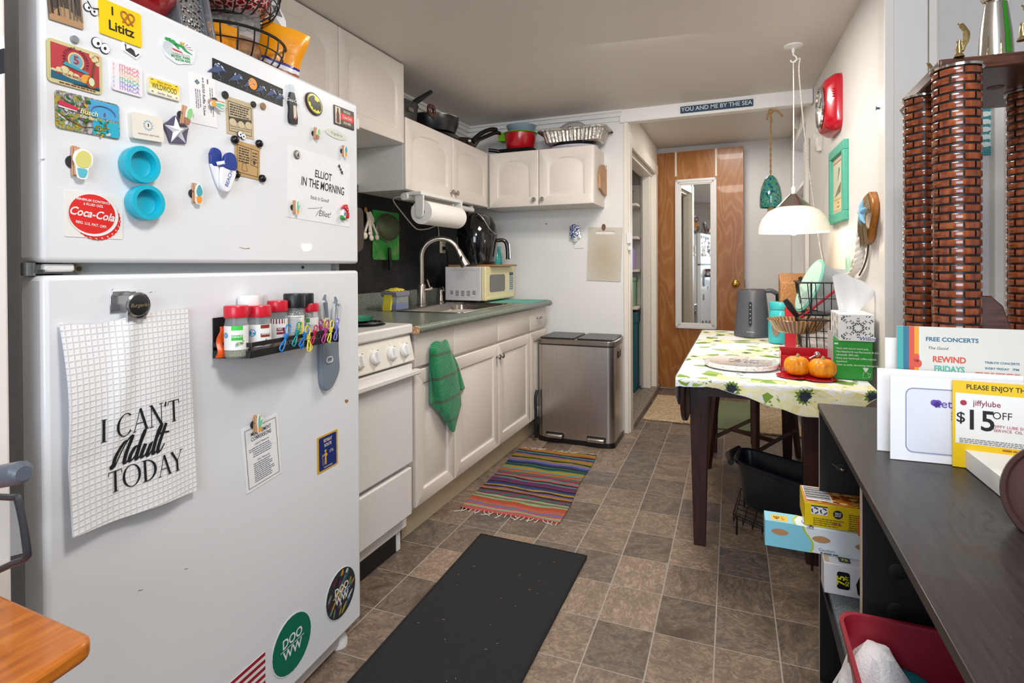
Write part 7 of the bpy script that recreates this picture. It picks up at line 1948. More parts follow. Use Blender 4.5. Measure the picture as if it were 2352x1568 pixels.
# kettle
kl,kr=tpt(1690,772),tpt(1762,772);kc=(kl+kr)/2;kc.y+=.06;rk=.068
kc=Vector((.066,3.655,Z0));kh=zpx(677,kc.x,kc.y)-Z0
rk=.5*74/FPX*kc.dot(BF)
ket=thing('electric_kettle','slate grey electric kettle on the far end of table','kettle',kc)
kg=mat('slate_grey_plastic','#5b5c63',.35)
T=Matrix.Translation(kc)
MB(kg,T).lathe([(0,0),(rk*1.04,0),(rk*1.05,.02),(rk*1.0,.03),(rk*.92,kh*.6),(rk*.80,kh*.96),(rk*.76,kh),(0,kh)],40).obj('body',ket)
MB(mat('dark_kettle_lid','#4a4644',.3),T).lathe([(0,kh*.985),(rk*.76,kh*.99),(rk*.7,kh*1.02),(0,kh*1.025)],32).obj('lid',ket)
kd=(BR*.95-BF*.3);kd.z=0;kd.normalize()
P=lambda r,z:(kd.x*r,kd.y*r,z)
MB(kg,T).tube(smooth([P(rk*.7,kh*.97),P(rk*1.1,kh*.98),P(rk*1.5,kh*.88),P(rk*1.62,kh*.68),P(rk*1.42,kh*.48),P(rk*1.05,kh*.32)],5),[.014]*10+[.017]*11+[.012]*5,10).obj('handle',ket)
kv=(-BF+BR*-.55);kv.z=0;kv.normalize();side=Vector((-kv.y,kv.x,0))
T2_=frame(kc+kv*rk*.90+Vector((0,0,kh*.5)),side,(0,0,1),kv)@Matrix.Rotation(-.10,4,'X')
m=MB(C('#2c2d32',.15),T2_).rrect(.017,kh*.5,.006,0,.010);m.m(C('#b8bcc0'))
for k in range(5):m.rrect(.005,.006,.001,.010,.0105,0,(k-2)*kh*.09)
m.obj('water_gauge',ket)
m=MB(C('#d8d8d8'),frame(kc+kv*rk*1.06+Vector((0,0,kh*.12)),side,(0,0,1),kv)).text('chefman',.002,0,.013,.001);m.obj('lettering',ket)
# teal canisters
tq=mat('turquoise_canister','#3cc0c6',.3,coat=.3);seeg=mat('canister_window','#8a7a68',.1)
def canister(x,y,r,h,lid,label,win):
 t=thing('canister',label,'canister',(x,y,Z0),0,'turquoise canisters on the table');T=Matrix.Translation((x,y,Z0))
 MB(tq,T).lathe([(0,0),(r*.95,0),(r,.01),(r*1.02,h*.45),(r*.9,h*.78),(r*.82,h*.82),(0,h*.82)],32).obj('body',t)
 MB(lid,T).lathe([(0,h*.82),(r*.9,h*.82),(r*.95,h*.84),(r*.95,h*.98),(r*.9,h),(0,h)],32).obj('lid',t)
 for a in win:
  d=Vector((math.cos(a),math.sin(a),0));TT_=frame(Vector((x,y,Z0+h*.4))+d*(r*.975),(-d.y,d.x,0),(0,0,1),d)
  MB(seeg,TT_).ell(r*.36,h*.22,0,.006).obj('window',t)
ca=oz(1790,790,Z0);va=math.atan2(-ca.y,-ca.x)
kb=Vector((ca.x+.008,ca.y+.06,0));rcn=.5*50/FPX*kb.dot(BF)
canister(kb.x,kb.y,rcn,zpx(705,kb.x,kb.y)-Z0,tq,'turquoise canister with oval windows beside the grey kettle',(va-.35,va+.75,va+2))
kb2=Vector((kb.x+.05,kb.y+.2,0));canister(kb2.x,kb2.y,rcn*1.1,zpx(686,kb2.x,kb2.y)-Z0,mat('black_cream_lid','#1c1c1e',.2),'turquoise canister with black lid behind the other canister',(va-.3,))
# wire two tier rack
rx0,rx1,ry0,ry1=.262,.425,2.78,3.02
rl_,rr_x=oz(1830,800,Z0),oz(1925,800,Z0)
WRz=lambda py:zpx(py,.34,2.78)
rk2=thing('wire_rack','black wire two tier stacking basket against the right wall','rack',(.3,3.06,Z0))
def wire(m,pts,r=.0028,closed=False):m.tube(pts,r,6,closed=closed)
def wbasket(zb,zt,x0,x1,y0,y1,name):
 m=MB(black_wire)
 for z,e,r in((zt,.018,.0042),(zb,0,.0034),((zb+zt)/2,.009,.0024)):
  wire(m,[(a,b,z)for a,b in((x0-e,y0-e),(x1+e*.3,y0-e),(x1+e*.3,y1+e),(x0-e,y1+e))],r,True)
 n=6
 for i in range(1,n):
  f_=i/n;x=x0+(x1-x0)*f_;xt=x0-.018+(x1+.005-x0+.018)*f_
  wire(m,[(xt,y0-.018,zt),(x,y0,zb),(x,y1,zb),(xt,y1+.018,zt)],.0022)
 for i in range(1,5):
  y=y0+(y1-y0)*i/5;wire(m,[(x0-.018,y,zt),(x0,y,zb),(x1,y,zb),(x1+.005,y,zt)],.0022)
 return m.obj(name,rk2)
zt1,zb1_=WRz(662),WRz(735);zt2,zb2_=WRz(748),Z0+.03
wbasket(zb1_,zt1,rx0,rx1,ry0,ry1,'upper_basket');wbasket(zb2_,zt2,rx0,rx1,ry0,ry1,'lower_basket')
m=MB(black_wire)
for y in(ry0,ry1):
 m=MB(black_wire);wire(m,[(rx0+.01,y,Z0+.001),(rx0+.012,y,zb2_),(rx0+.012,y,zt2),(rx0+.03,y,zb1_),(rx0+.03,y,zt1)],.004);m.obj('upright',rk2)
 m=MB(black_wire);wire(m,[(rx1-.01,y,Z0+.001),(rx1-.01,y,zb1_+.02)],.004);m.obj('upright',rk2)
# ribbed amber dish in the lower basket, its rim sticking out to the left
amb=mk('ribbed_amber',lambda t:t.set(color=t.ramp(t.math('SINE',t.math('MULTIPLY',t.math('ARCTAN2',t.sep(t.obj())[1],t.sep(t.obj())[0]),44)),[(.2,'#6a4424'),(.8,'#b5875a')]),rough=.25,coat=.3))
dp_=Vector((.25,2.88,zb2_+.075));dr=.5*128/FPX*dp_.dot(BF)
dz=zpx(775,.25,2.88)
tag(MB(amb,Matrix.Translation((.245,2.88,dz))).lathe([(0,0),(dr*.62,0),(dr*.75,.012),(dr*.96,.052),(dr,.058),(dr*.985,.061),(dr*.94,.056),(dr*.72,.016),(dr*.6,.006),(0,.006)],56).obj('pie_dish'),'ribbed amber dish in the lower wire basket','dish')
bag('plastic_bag','crumpled clear plastic bag at bottom of the wire rack',(.33,2.89,zb2_+.004),(.15,.12,.085),film,21)
# teal lid, knives, bags in the upper basket
mint=mat('mint_plastic','#bfe0cf',.4);mintd=mat('mint_rim','#7fc0ae',.4)
a0,a1=Vector((.232,3.02,0)),None
lb,lt_=oy(1832,715,2.88),oy(1886,596,2.88)
ax_=(lt_-lb);Ll=ax_.length;ax_n=ax_.normalized();nn_=Vector((-.9,-.42,.35));nn_=(nn_-ax_n*nn_.dot(ax_n)).normalized()
T=frame((lb+lt_)/2,ax_n,nn_.cross(ax_n),nn_)
ml=thing('mint_food_cover','oval mint green storage lid standing in the wire rack','lid',lb)
MB(mintd,T).ell(Ll/2,.075,-.006,.002,n=36).obj('rim',ml,bevel=.002)
MB(mint,T).ell(Ll/2*.92,.064,.001,.006,n=36).obj('panel',ml,bevel=.001)
bag('zip_bag','clear zip bag with red zipper in the upper wire rack',(.34,2.87,zb1_+.006),(.22,.10,.19),film,12,(0,.55,.15))
bag('plastic_bag','clear bluish plastic bag behind the red zipper bag',(.37,2.96,zb1_+.006),(.12,.06,.20),mk('bluish_film',lambda t:(t.set(color='#c9d6e6',rough=.15,trans=.7,ior=1.1,alpha=.8),t.bump(t.noise(t.obj(),40,4)[0],.9,.01))),14,(0,.2,0))
m=MB(C('#a81c34',.3));z_a,z_b=oy(1838,730,2.80),oy(1952,638,2.80);m.tube([z_a,z_a.lerp(z_b,.5)+Vector((0,0,-.004)),z_b],.006,8)
tag(m.obj('zipper_strip'),'red zipper strip of the clear bag in wire rack','zipper')
kn=thing('knife_block','wooden knife block behind the mint lid on table','knife block',(.27,3.36,Z0))
kz=zpx(652,.27,3.4)
m=MB(wood_b);m.hexa([(.20,3.34,Z0),(.34,3.34,Z0),(.34,3.46,Z0),(.20,3.46,Z0),(.20,3.32,kz-.02),(.34,3.32,kz-.02),(.34,3.46,kz+.03),(.20,3.46,kz+.03)]);m.obj('block',kn,bevel=.004)
for i,(px,py)in enumerate(((1816,655),(1826,650),(1838,636),(1850,634))):
 h_=oy(px,py,3.36);d=Vector((.22,-.25,-1)).normalized()
 m=MB(mat('dark_knife_handle','#2a1c16',.35));m.tube([h_,h_+d*.03,h_+d*.10],[.010,.012,.010],8);m.obj('knife_handle',kn)
ld=thing('black_ladle','black spatula leaning in the left of wire rack','utensil',(.2,2.98,zb1_))
p0_,p1_=oy(1803,688,2.85),oy(1832,728,2.85)
MB(black_pl).tube([p0_,p0_.lerp(p1_,.35),p1_],[.012,.016,.009],8).obj('handle',ld);MB(nickel).tube([p1_,p1_+(p1_-p0_).normalized()*.03],.004,6).obj('shaft',ld)
rb=oz(1812,720,Z0+.12)
tag((lambda q:MB(C('#c62030',.4)).box((q.x-.025,3.2,Z0),(q.x+.025,3.25,q.z+.025)).obj('red_carton',bevel=.003))(oy(1815,716,3.22)),'little red carton behind the amber dish','carton')
# green filter box and tissue box
gx0=oy(1915,862,2.40).x;gx1=.452;gz1=zpx(785,.39,2.40)
gbx=thing('filter_box','green coffee filter box with white print under tissue box','box',((gx0+gx1)/2,2.43,Z0))
gx0=oy(1914,862,2.395).x;gy=2.395;gz0=Z0;gz1=oy(1960,783,gy).z
gr=mat('leaf_green_card','#2f9a38',.4,var=.12,scale=12)
MB(gr).box((gx0,gy,gz0),(gx1,gy+.14,gz1)).obj('carton',gbx,bevel=.001)
MB(C('#b9bcc0',.4)).box((gx0-.0015,gy+.002,gz0+.001),(gx0-.0002,gy+.139,gz1+.03)).obj('side_panel',gbx)
T=frame(((gx0+gx1)/2,gy-.0006,(gz0+gz1)/2),(1,0,0),(0,0,1),(0,-1,0));gw,gh=gx1-gx0,gz1-gz0
m=MB(C('#e4f0e2',.5),T)
for k,s_ in enumerate(('Made with natural wood pulp.','Not bleached & non fluorescent & non',' adhesive& 100% safe.','Enjoy your handmade coffee anytime',' anywhere!','Clean up easily, shortening cleanup time.')):
 m.text(('- ' if not s_.startswith(' ')else '  ')+s_.strip(),-gw*.46,gh*(.30-.085*k),gh*.068,0,align='LEFT',bold=.01,sx=.88)
m.prism([(gw*.25,-gh*.18),(gw*.4,-gh*.18),(gw*.35,-gh*.28),(gw*.3,-gh*.28)],0,.0003);m.tube([(gw*.27,-gh*.3,0),(gw*.38,-gh*.3,0),(gw*.4,-gh*.44,0),(gw*.25,-gh*.44,0)],.0008,4,closed=True).tube([(gw*.395,-gh*.32,0),(gw*.44,-gh*.33,0),(gw*.43,-gh*.41,0),(gw*.4,-gh*.42,0)],.001,4)
m.rrect(.007,.007,.003,0,.0003,-gw*.45,gh*.42);m.rrect(.007,.007,.003,0,.0003,-gw*.40,gh*.42);m.obj('print',gbx)
tz0=gz1+.0008
def tis(t):
 v=t.voro(t.mapp(t.obj(),(1,1,1)),70)[0];t.set(color='#efefef',rough=.5)
tsx0=oy(1928,780,gy-.012).x;tsx1=.455;tsz1=oy(1960,722,gy-.012).z
tsy=gy-.010
tis_b=thing('tissue_box','white tissue box with black leaf pattern on green box','tissue box',((tsx0+tsx1)/2,tsy+.1,tz0))
MB(C('#efefee',.45)).box((tsx0-.03*0,tsy,tz0),(tsx1,tsy+.21,tsz1)).obj('carton',tis_b,bevel=.0015)
def medal(m,cx,cy,s,z,W2,H2):
 for k in range(8):
  a=PI/4*k
  for j in range(3):
   r0=s*(.25+.25*j)
   for sg_ in(-1,1):
    b=a+sg_*.55;bx_p,by_p=cx+r0*math.cos(a),cy+r0*math.sin(a);L2=s*(.30-.05*j)
    q_=[(bx_p,by_p),(bx_p+L2*.6*math.cos(b)-L2*.2*math.sin(b),by_p+L2*.6*math.sin(b)+L2*.2*math.cos(b)),(bx_p+L2*math.cos(b),by_p+L2*math.sin(b)),(bx_p+L2*.5*math.cos(b)+L2*.2*math.sin(b),by_p+L2*.5*math.sin(b)-L2*.2*math.cos(b))]
    if all(abs(p[0])<W2 and abs(p[1])<H2 for p in q_):m.poly([(p[0],p[1],z)for p in q_])
tw_,th_=tsx1-tsx0,tsz1-tz0
T=frame(((tsx0+tsx1)/2,tsy-.0006,(tz0+tsz1)/2),(1,0,0),(0,0,1),(0,-1,0));m=MB(C('#222224',.5),T)
s_=th_*.52
for i in range(-2,3):
 for j in range(-1,2):medal(m,i*th_*.62+th_*.05,j*th_*.9+(th_*.45 if i%2 else 0),s_*.8,0,tw_*.495,th_*.49)
m.m(C('#f4f4f4')).rrect(.045,.018,.008,.0002,.0005,tw_*.34,-th_*.4);m.m(C('#2f4fa0')).text('Willow',tw_*.33,-th_*.4,.02,.0008,shear=.3,bold=.01)
T=frame((tsx0-.0005,tsy+.105,(tz0+tsz1)/2),(0,-1,0),(0,0,1),(-1,0,0));m.T=T;m.m(C('#55555a',.5))
for i in range(-2,3):
 for j in range(-1,2):medal(m,i*.055,j*th_*.5+(th_*.25 if i%2 else 0),.026,0,.103,th_*.49)
m.obj('print',tis_b,smooth=0)
m=MB(mat('tissue_paper','#f4f4f4',.9));tcx=(tsx0+tsx1)/2+.0;tcy=tsy+.09;tH=zpx(645,tcx,tcy)-tsz1
m.grid(lambda a,b:(tcx-.02+(a-.45)*(.05+.10*b)+.02*b,tcy+.018*math.sin(5*a+2*b)*(1-.2*b)-.02*b,tsz1-.004+b*tH*(.65+.5*(1-abs(a-.3))-.2*a)+.004*math.sin(12*a)),16,14)
tag(m.obj('tissue'),'white tissue pulled up out of the patterned box','tissue')
# red caddy, pumpkins
rx_,ry_=.15,2.43
rd0,rd1=oy(1793,858,2.46),oy(1911,800,2.46)
cb=thing('red_caddy','red metal napkin caddy with two round coasters behind pumpkins','caddy',((rd0.x+rd1.x)/2,2.48,Z0))
rdm=mat('red_lacquer_metal','#c00d1e',.25,coat=.3)
zr0,zr1=Z0,oy(1850,803,2.52).z;xa,xb_=rd0.x,rd1.x
m=MB(rdm).box((xa,2.44,zr0),(xb_,2.443,oy(1850,818,2.44).z)).box((xa,2.54,zr0),(xb_,2.543,zr1+.006)).box((xa,2.44,zr0),(xa+.003,2.543,zr1)).box((xb_-.003,2.44,zr0),(xb_,2.543,zr1)).box((xa,2.44,zr0),(xb_,2.543,zr0+.003));m.obj('tray',cb,bevel=.001)
pks=[Vector((oy(1831,864,2.375).x,2.385,0)),Vector((oy(1889,866,2.36).x,2.365,0))]
for p in pks:MB(rdm,Matrix.Translation((p.x-.012,p.y-.008,Z0))).lathe([(0,0),(.055,0),(.061,.003),(.062,.006),(.055,.005),(0,.004)],32).obj('coaster',cb)
hq=oy(1877,814,2.435);m=MB(chrome).ball((hq.x,2.437,hq.z),(.012,.008,.012),12).tube([(hq.x,2.435,hq.z),(hq.x-.03,2.41,hq.z-.014)],.003,6).obj('clip',cb)
orng=mk('pumpkin_skin',lambda t:t.set(color=t.ramp(t.noise(t.obj(),45,4)[0],[(.3,'#d87a08'),(.6,'#f09a16'),(.8,'#f4ac30')]),rough=.35))
stem=mat('pumpkin_stem','#a89468',.8)
for i,(p,wpx,lab)in enumerate(((pks[0],55,'left small orange pumpkin in front of the red caddy'),(pks[1],59,'right small orange pumpkin beside the green box'))):
 rr_p=.5*wpx/FPX*p.dot(BF);hgt=42/FPX*p.dot(BF)*1.0
 t=thing('pumpkin',lab,'pumpkin',(p.x,p.y,Z0+.0065),.4*i,'small pumpkins on the table')
 prof_p=[(rr_p*.05,hgt*.05)]+[(rr_p*(math.sin(PI*(.06+.88*k/12))**.62),hgt*(.5-.5*math.cos(PI*(.03+.94*k/12))))for k in range(13)]+[(rr_p*.08,hgt*.93)]
 MB(orng).lathe([(0,hgt*.05)]+prof_p+[(0,hgt*.92)],64,wob=lambda a,z:1-.085*abs(math.cos(a*4.5+i))**6).obj('body',t,local=True,smooth=70)
 MB(stem).tube([(0,0,hgt*.9),(.002,0,hgt*1.03),(.006,.002,hgt*1.14)],[.008,.006,.0055],8).obj('stem',t,local=True)
# marble board
mbl=mk('white_marble',lambda t:t.set(color=t.ramp(t.noise(t.obj(),3.2,4,.6,2.5)[0],[(.485,'#f1ece6'),(.5,'#bdb2ac'),(.512,'#f1ece6')]),rough=.06,coat=.4))
cbx,cby=.002,2.545;rm=(oz(1790,842,Z0).x-oz(1615,842,Z0).x)/2
lz=thing('lazy_susan','round white marble serving board with dark script on table','serving board',(cbx,cby,Z0))
MB(mbl,Matrix.Translation((cbx,cby,Z0))).lathe([(0,0),(rm*.9,0),(rm*.98,.004),(rm,.012),(rm*.99,.020),(rm*.97,.0225),(rm*.93,.0215),(0,.0215)],64).obj('slab',lz)
m=MB(C('#4a3a34',.6),Matrix.Translation((cbx+.01,cby,Z0+.0219)))
for k,s2 in enumerate(('Give us this','day our','daily bread')):m.text(s2,0,.035-.03*k,.032,0,shear=.3,bold=.01,sx=.8)
m.obj('lettering',lz)
# ----- under the table: black tub on wire rack
wr_=thing('wire_shelf','low black wire rack on the floor under the tub','rack',(.16,2.6,0))
m=MB(black_wire);
Pa,Pb,Pc,Pd=Vector((-.03,2.62,0)),Vector((.27,2.40,0)),Vector((.33,2.72,0)),Vector((.0,2.93,0))
zw=.085
def at2(a,b,z):p=Pa.lerp(Pb,a).lerp(Pd.lerp(Pc,a),b);return(p.x,p.y,z)
wire(m,[at2(0,0,zw),at2(1,0,zw),at2(1,1,zw),at2(0,1,zw)],.004,True)
for k in range(9):wire(m,[at2(k/8,0,zw),at2(k/8,.04,.05),at2(k/8,.96,.05),at2(k/8,1,zw)],.0022)
for k in range(1,6):wire(m,[at2(0,k/6,.05),at2(1,k/6,.05)],.002)
for a,b in((.05,.0),(.95,0),(.95,1),(.05,1)):wire(m,[at2(a,b,0.002),at2(a,b,zw)],.0045)
m.obj('grid',wr_)
tub=thing('black_tub','black plastic dish tub under the table on wire rack','tub',(.14,2.6,.09))
tm_=mat('black_tub_plastic','#161c26',.32)
Ta,Tb_,Tc_,Td=oz(1684,1058,.285),oz(1862,1122,.285),Vector((.43,2.70,.285)),oz(1702,1026,.285)
def rim(s,z):
 cen_=(Ta+Tb_+Tc_+Td)/4;out=[]
 cs_=[Ta,Tb_,Tc_,Td]
 for i in range(4):
  p,a_,b_=cs_[i],cs_[i-1],cs_[(i+1)%4]
  e1,e2=(a_-p).normalized()*.07,(b_-p).normalized()*.07
  for k in range(6):
   t_=k/5;q_=p+e1*(1-t_)**2+e2*t_**2;q_=cen_+(q_-cen_)*s;out.append((q_.x,q_.y,z))
 return out
m=MB(tm_);rg=[[m.v(p)for p in rim(s,z)]for s,z in((.78,.092),(.80,.10),(.95,.27),(1.02,.275),(1.03,.288),(.99,.292),(.94,.285),(.79,.105))]
m.f(rg[0][::-1]);m.f(rg[-1])
for A,B in zip(rg[:-1],rg[1:]):
 for i in range(len(A)):m.f([A[i],A[(i+1)%len(A)],B[(i+1)%len(B)],B[i]])
m.obj('basin',tub,smooth=35)
m=MB(tm_);e=(Ta+Td)/2;m.tube([Ta+Vector((-.01,0,-.008)),e+Vector((-.035,-.0,-.012)),Td+Vector((-.01,0,-.008))],[.014,.02,.014],8);m.obj('grip',tub)
# ----- black-brown low shelf unit at the right
KZ=.80
kx0,kx1,ky0,ky1=.197,.68,.30,1.735
esp=mk('espresso_laminate',lambda t:t.set(color=t.ramp(t.noise(t.mapp(t.obj(),(60,3,60)),3,4)[0],[(.3,'#1f1a19'),(.7,'#332b28')]),rough=.42,coat=.08))
blk_l=mk('black_woodgrain',lambda t:t.set(color=t.ramp(t.noise(t.mapp(t.obj(),(50,50,3)),3,4)[0],[(.3,'#0d0c10'),(.7,'#1b191e')]),rough=.5))
con=thing('shelf_unit','low black brown open shelf unit holding trophies and mail','shelf',(.43,1.0,0))
MB(esp).box((kx0,ky0,KZ-.016),(kx1,ky1,KZ)).obj('top_board',con,bevel=.0015)
def post(y,z0):MB(blk_l).box((kx0+.003,y-.0155,z0),(kx1-.01,y,KZ-.0165)).obj('divider',con,bevel=.001)
yB=ox(1977,1200,kx0+.003).y
post(ky1-.002,.0);post(yB,.338);post(ky0+.02,0)
MB(blk_l).box((kx0+.003,ky0+.02,.320),(kx1-.01,ky1-.018,.3365)).box((kx0+.003,ky0+.02,.03),(kx1-.01,ky1-.018,.046)).obj('shelf_board',con,bevel=.001)
MB(C('#b9a894',.6)).box((kx0+.0015,yB-.0150,.3375),(kx0+.0029,yB-.0005,KZ-.017)).box((kx0+.0015,ky1-.0165,.02),(kx0+.0029,ky1-.0135,KZ-.017)).obj('worn_edge',con)
for(px,py,y)in((1932,1077,ky1-.0178),(2062,1312,yB-.0158),(2058,1402,yB-.0158)):
 q=oy(px,py,y);T=frame(q,(1,0,0),(0,0,1),(0,-1,0))
 MB(blk_l,T).lathe([(0,0),(.013,0),(.014,.0012),(.012,.0018),(0,.0016)],18).obj('screw_cap',con)
q=oy(1930,1076,ky1-.0178);m=MB(nickel,frame(q,(1,0,0),(0,0,1),(0,-1,0)));m.ball((.004,0,.004),.006,10).tube([(.006,-.006,.004),(-.02,.014,.008)],.0014,5);m.obj('shelf_pin',con)
# cartons of wrap in the first bay
def carton(name,label,x0,x1,y0,y1,z0,z1,cm,draw_front=None,draw_top=None,end=None,grp='cartons of kitchen wrap on the shelf unit'):
 t=thing(name,label,'carton',((x0+x1)/2,(y0+y1)/2,z0),0,grp)
 MB(cm).box((x0,y0,z0),(x1,y1,z1)).obj('box',t,bevel=.0015)
 if draw_front:
  m=MB(cm,frame((x0,y0-.0006,z0),(1,0,0),(0,0,1),(0,-1,0)));draw_front(m,x1-x0,z1-z0);m.obj('front_print',t)
 if draw_top:
  m=MB(cm,frame((x0,y0,z1+.0006),(1,0,0),(0,1,0),(0,0,1)));draw_top(m,x1-x0,y1-y0);m.obj('top_print',t)
 if end:
  m=MB(end,frame((x0-.0006,y1,z0),(0,-1,0),(0,0,1),(-1,0,0)));m.poly([(.001,.001,0),(y1-y0-.001,.001,0),(y1-y0-.001,z1-z0-.001,0),(.001,z1-z0-.001,0)]);m.obj('end_print',t)
 return t
felt_z=.337
m=MB(mk('grey_felt',lambda t:t.set(color=t.ramp(t.noise(t.obj(),400,3)[0],[(.4,'#4a5055'),(.6,'#7b8288')]),rough=1))).box((kx0+.01,1.28,felt_z+.0005),(.62,1.70,felt_z+.02));tag(m.obj('grey_felt',bevel=.003),'folded grey felt lying under the white wrap carton','felt')
wy0=oz(1893,1360,felt_z+.021).y
zA=felt_z+.021
wx0=oz(1893,1360,zA).x;wz1=oy(1892,1290,wy0).z;wy1=wy0+.062
def w_front(m,w,h):
 k=C('#111114',.4);m.m(k)
 p=[(.128,0),(.30,0),(.30,h*.97),(.150,h*.97),(.118,h*.75),(.105,h*.45),(.110,h*.15)]
 m.poly([(x*.66,y,0)for x,y in p]);disc(m,C('#2fa3d8'),.105,h*.45,.018,.018,.0002)
 m.m(k).rrect(.028,h*.56,.006,.0001,.0003,.042,h*.5);m.m(C('#e9e21a',.4))
 m.text('75',.037,h*.5,.024,.0005,rot=PI/2,bold=.03);m.text('SQ FT',.050,h*.5,.0095,.0005,rot=PI/2,bold=.03)
def w_top(m,w,d):
 m.m(C('#111114',.4)).rrect(.026,d*.4,.004,.0001,.0003,.048,d*.42);m.m(C('#e9e21a',.4)).text('75',.048,d*.42,.016,.0005,bold=.03)
 m.m(C('#b9a01e',.4)).poly([(.085,0,.0002),(.3,0,.0002),(.3,d,.0002),(.10,d,.0002),(.095,d*.5,.0002)])
 m.m(C('#d8b88a',.3)).poly([(.002,d*.12,.0002),(.012,d*.1,.0002),(.014,d*.9,.0002),(.003,d*.9,.0002)])
carton('wrap_carton','white and black 75 sq ft wrap carton, lowest of the stack',wx0,wx0+.31,wy0,wy1,zA,wz1,C('#e9e7ec',.35),w_front,w_top)
ay0=wy0+.012;az0=wz1+.0008
ay0=oz(1800,1258,az0).y;ax0=oy(1757,1253,ay0).x;az1=oy(1757,1194,ay0).z;ay1=ay0+.062
def a_front(m,w,h):
 cy_=C('#86cfe4',.4)
 e=[(x,y)for x,y in smooth2([(.088,h),(.092,h*.8),(.108,h*.45),(.110,h*.2),(.104,0)])]
 m.m(cy_).poly([(0,0,0)]+[(x,y,0)for x,y in e[::-1]]+[(0,h,0)])
 m.m(C('#b5c832',.4))
 for i in range(len(e)-1):m.poly([(e[i][0],e[i][1],.0002),(e[i+1][0],e[i+1][1],.0002),(e[i+1][0]+.005,e[i+1][1],.0002),(e[i][0]+.005,e[i][1],.0002)])
 for x,y in((.036,.62),(.132,.58),(.228,.52)):m.m(C('#b98a62',.7)).poly([(x+.021*math.cos(a),h*y+h*.13*math.sin(a)*abs(math.sin(a))**.3,.0003)for a in(2*PI*k/20 for k in range(20))])
 m.m(C('#5a6a74')).text('Caution:',.145,h*.18,.011,.0003);m.lines(.13,.17,[h*.06],.004,.0003)
def a_top(m,w,d):
 cy_=C('#86cfe4',.4);m.m(cy_).poly([(0,0,0),(.07,0,0),(.066,d*.5,0),(.08,d,0),(0,d,0)]);m.m(C('#b5c832',.4)).poly([(.07,0,.0001),(.075,0,.0001),(.071,d*.5,.0001),(.085,d,.0001),(.08,d,.0001),(.066,d*.5,.0001)])
 m.m(C('#f2bd1e',.4)).rrect(.040,d*.56,.006,.0001,.0003,.036,d*.42);m.m(ink_k).text('45',.030,d*.42,.020,.0005,rot=PI/2,bold=.02);m.text('SQ FT',.044,d*.42,.009,.0005,rot=PI/2)
 m.m(C('#3f8fc4',.4)).ell(.016,d*.3,.0001,.0003,.105,d*.42);m.m(C('#e4eef2',.4)).ell(.012,d*.22,.0002,.0004,.103,d*.46);m.m(ink_k).text('boulder',.108,d*.46,.022,.0006,rot=PI/2,shear=.1,bold=.01)
carton('wrap_carton','aqua and white 45 sq ft parchment carton sticking out into room',ax0,ax0+.36,ay0,ay1,az0,az1,C('#dfe9ef',.35),a_front,a_top,C('#7cc4dc',.4))
yz0=az1+.0008;yy0=ay0+.008;yx0=oy(1848,1213,yy0).x;yz1=oy(1848,1152,yy0).z;yy1=yy0+.12
yel=C('#e8c70e',.35)
def y_front(m,w,h):
 m.m(C('#e9e9ee')).rrect(.038,h*.38,.001,.0001,.0003,.034,h*.72);m.m(ink_k).poly([(.015,h*.86,.0004),(.053,h*.86,.0004),(.053,h*.91,.0004),(.015,h*.91,.0004)])
 for x in(.024,.044):
  for k in range(3):
   a=2*PI*k/3+.5;m.tube([(x+.007*math.cos(a+b),h*.7+.007*math.sin(a+b),.0005)for b in(0,.5,1,1.4)],.0016,5)
 disc(m,ink_k,.076,h*.64,.011,.011,.0003);m.m(C('#d8d8dc')).lines(.069,.083,[h*.64-.004,h*.64,h*.64+.004],.0022,.0005,0)
 m.m(C('#6a5a1a')).lines(.02,.09,[h*(.36-.09*k)for k in range(4)],.0022,.0003,.2);m.lines(.10,.20,[h*(.7-.09*k)for k in range(7)],.0022,.0003,.3);m.m(C('#c05a3a')).lines(.062,.082,[h*.22],.004,.0005,0)
 m.m(ink_k).text('CAUTION:',.115,h*.06,.007,.0004,bold=.02)
def y_top(m,w,d):
 rr3=random.Random(2);m.m(C('#c9791e',.4)).poly([(.001,.001,0),(w-.001,.001,0),(w-.001,d-.001,0),(.001,d-.001,0)])
 for k in range(140):
  disc(m,C(rr3.choice(('#8a2a14','#e8b03a','#f0d07a','#b5481a','#5c1c10','#f4e0a4','#d8922a')),.4),rr3.uniform(.015,w-.015),rr3.uniform(.006,d-.006),rr3.uniform(.006,.014),rr3.uniform(.002,.005),.0002+.00001*k,8,rr3.uniform(-.5,.2))
 m.m(C('#e4e4e8',.4)).poly([(.006,d*.12,.002),(.068,d*.12,.002),(.062,d*.92,.002),(.003,d*.92,.002)])
 m.m(ink_k)
 for k in range(15):y=d*(.2+.046*k);m.poly([(.006,y,.0023),(.064,y,.0023),(.064,y+d*.02*(1+k%3)*.6,.0023),(.006,y+d*.02*(1+k%3)*.6,.0023)])
 m.m(C('#3a2a1c')).text('40 COUNT',.125,d*.74,.014,.0023,bold=.03,shear=.0);m.text('QUART BAGS',.125,d*.55,.012,.0023,bold=.03)
carton('wrap_carton','yellow bag carton with barcode on top, uppermost of the stack',yx0,yx0+.27,yy0,yy1,yz0,yz1,yel,y_front,y_top,yel)
om=MB(C('#e2552a',.4)).box((oy(1973,1200,yy0-.03).x,ay0-.012,yz0-.0),(.5,ay0-.004,yz1-.02));tag(om.obj('orange_packet',bevel=.001),'orange packet edge just behind the shelf divider','packet')
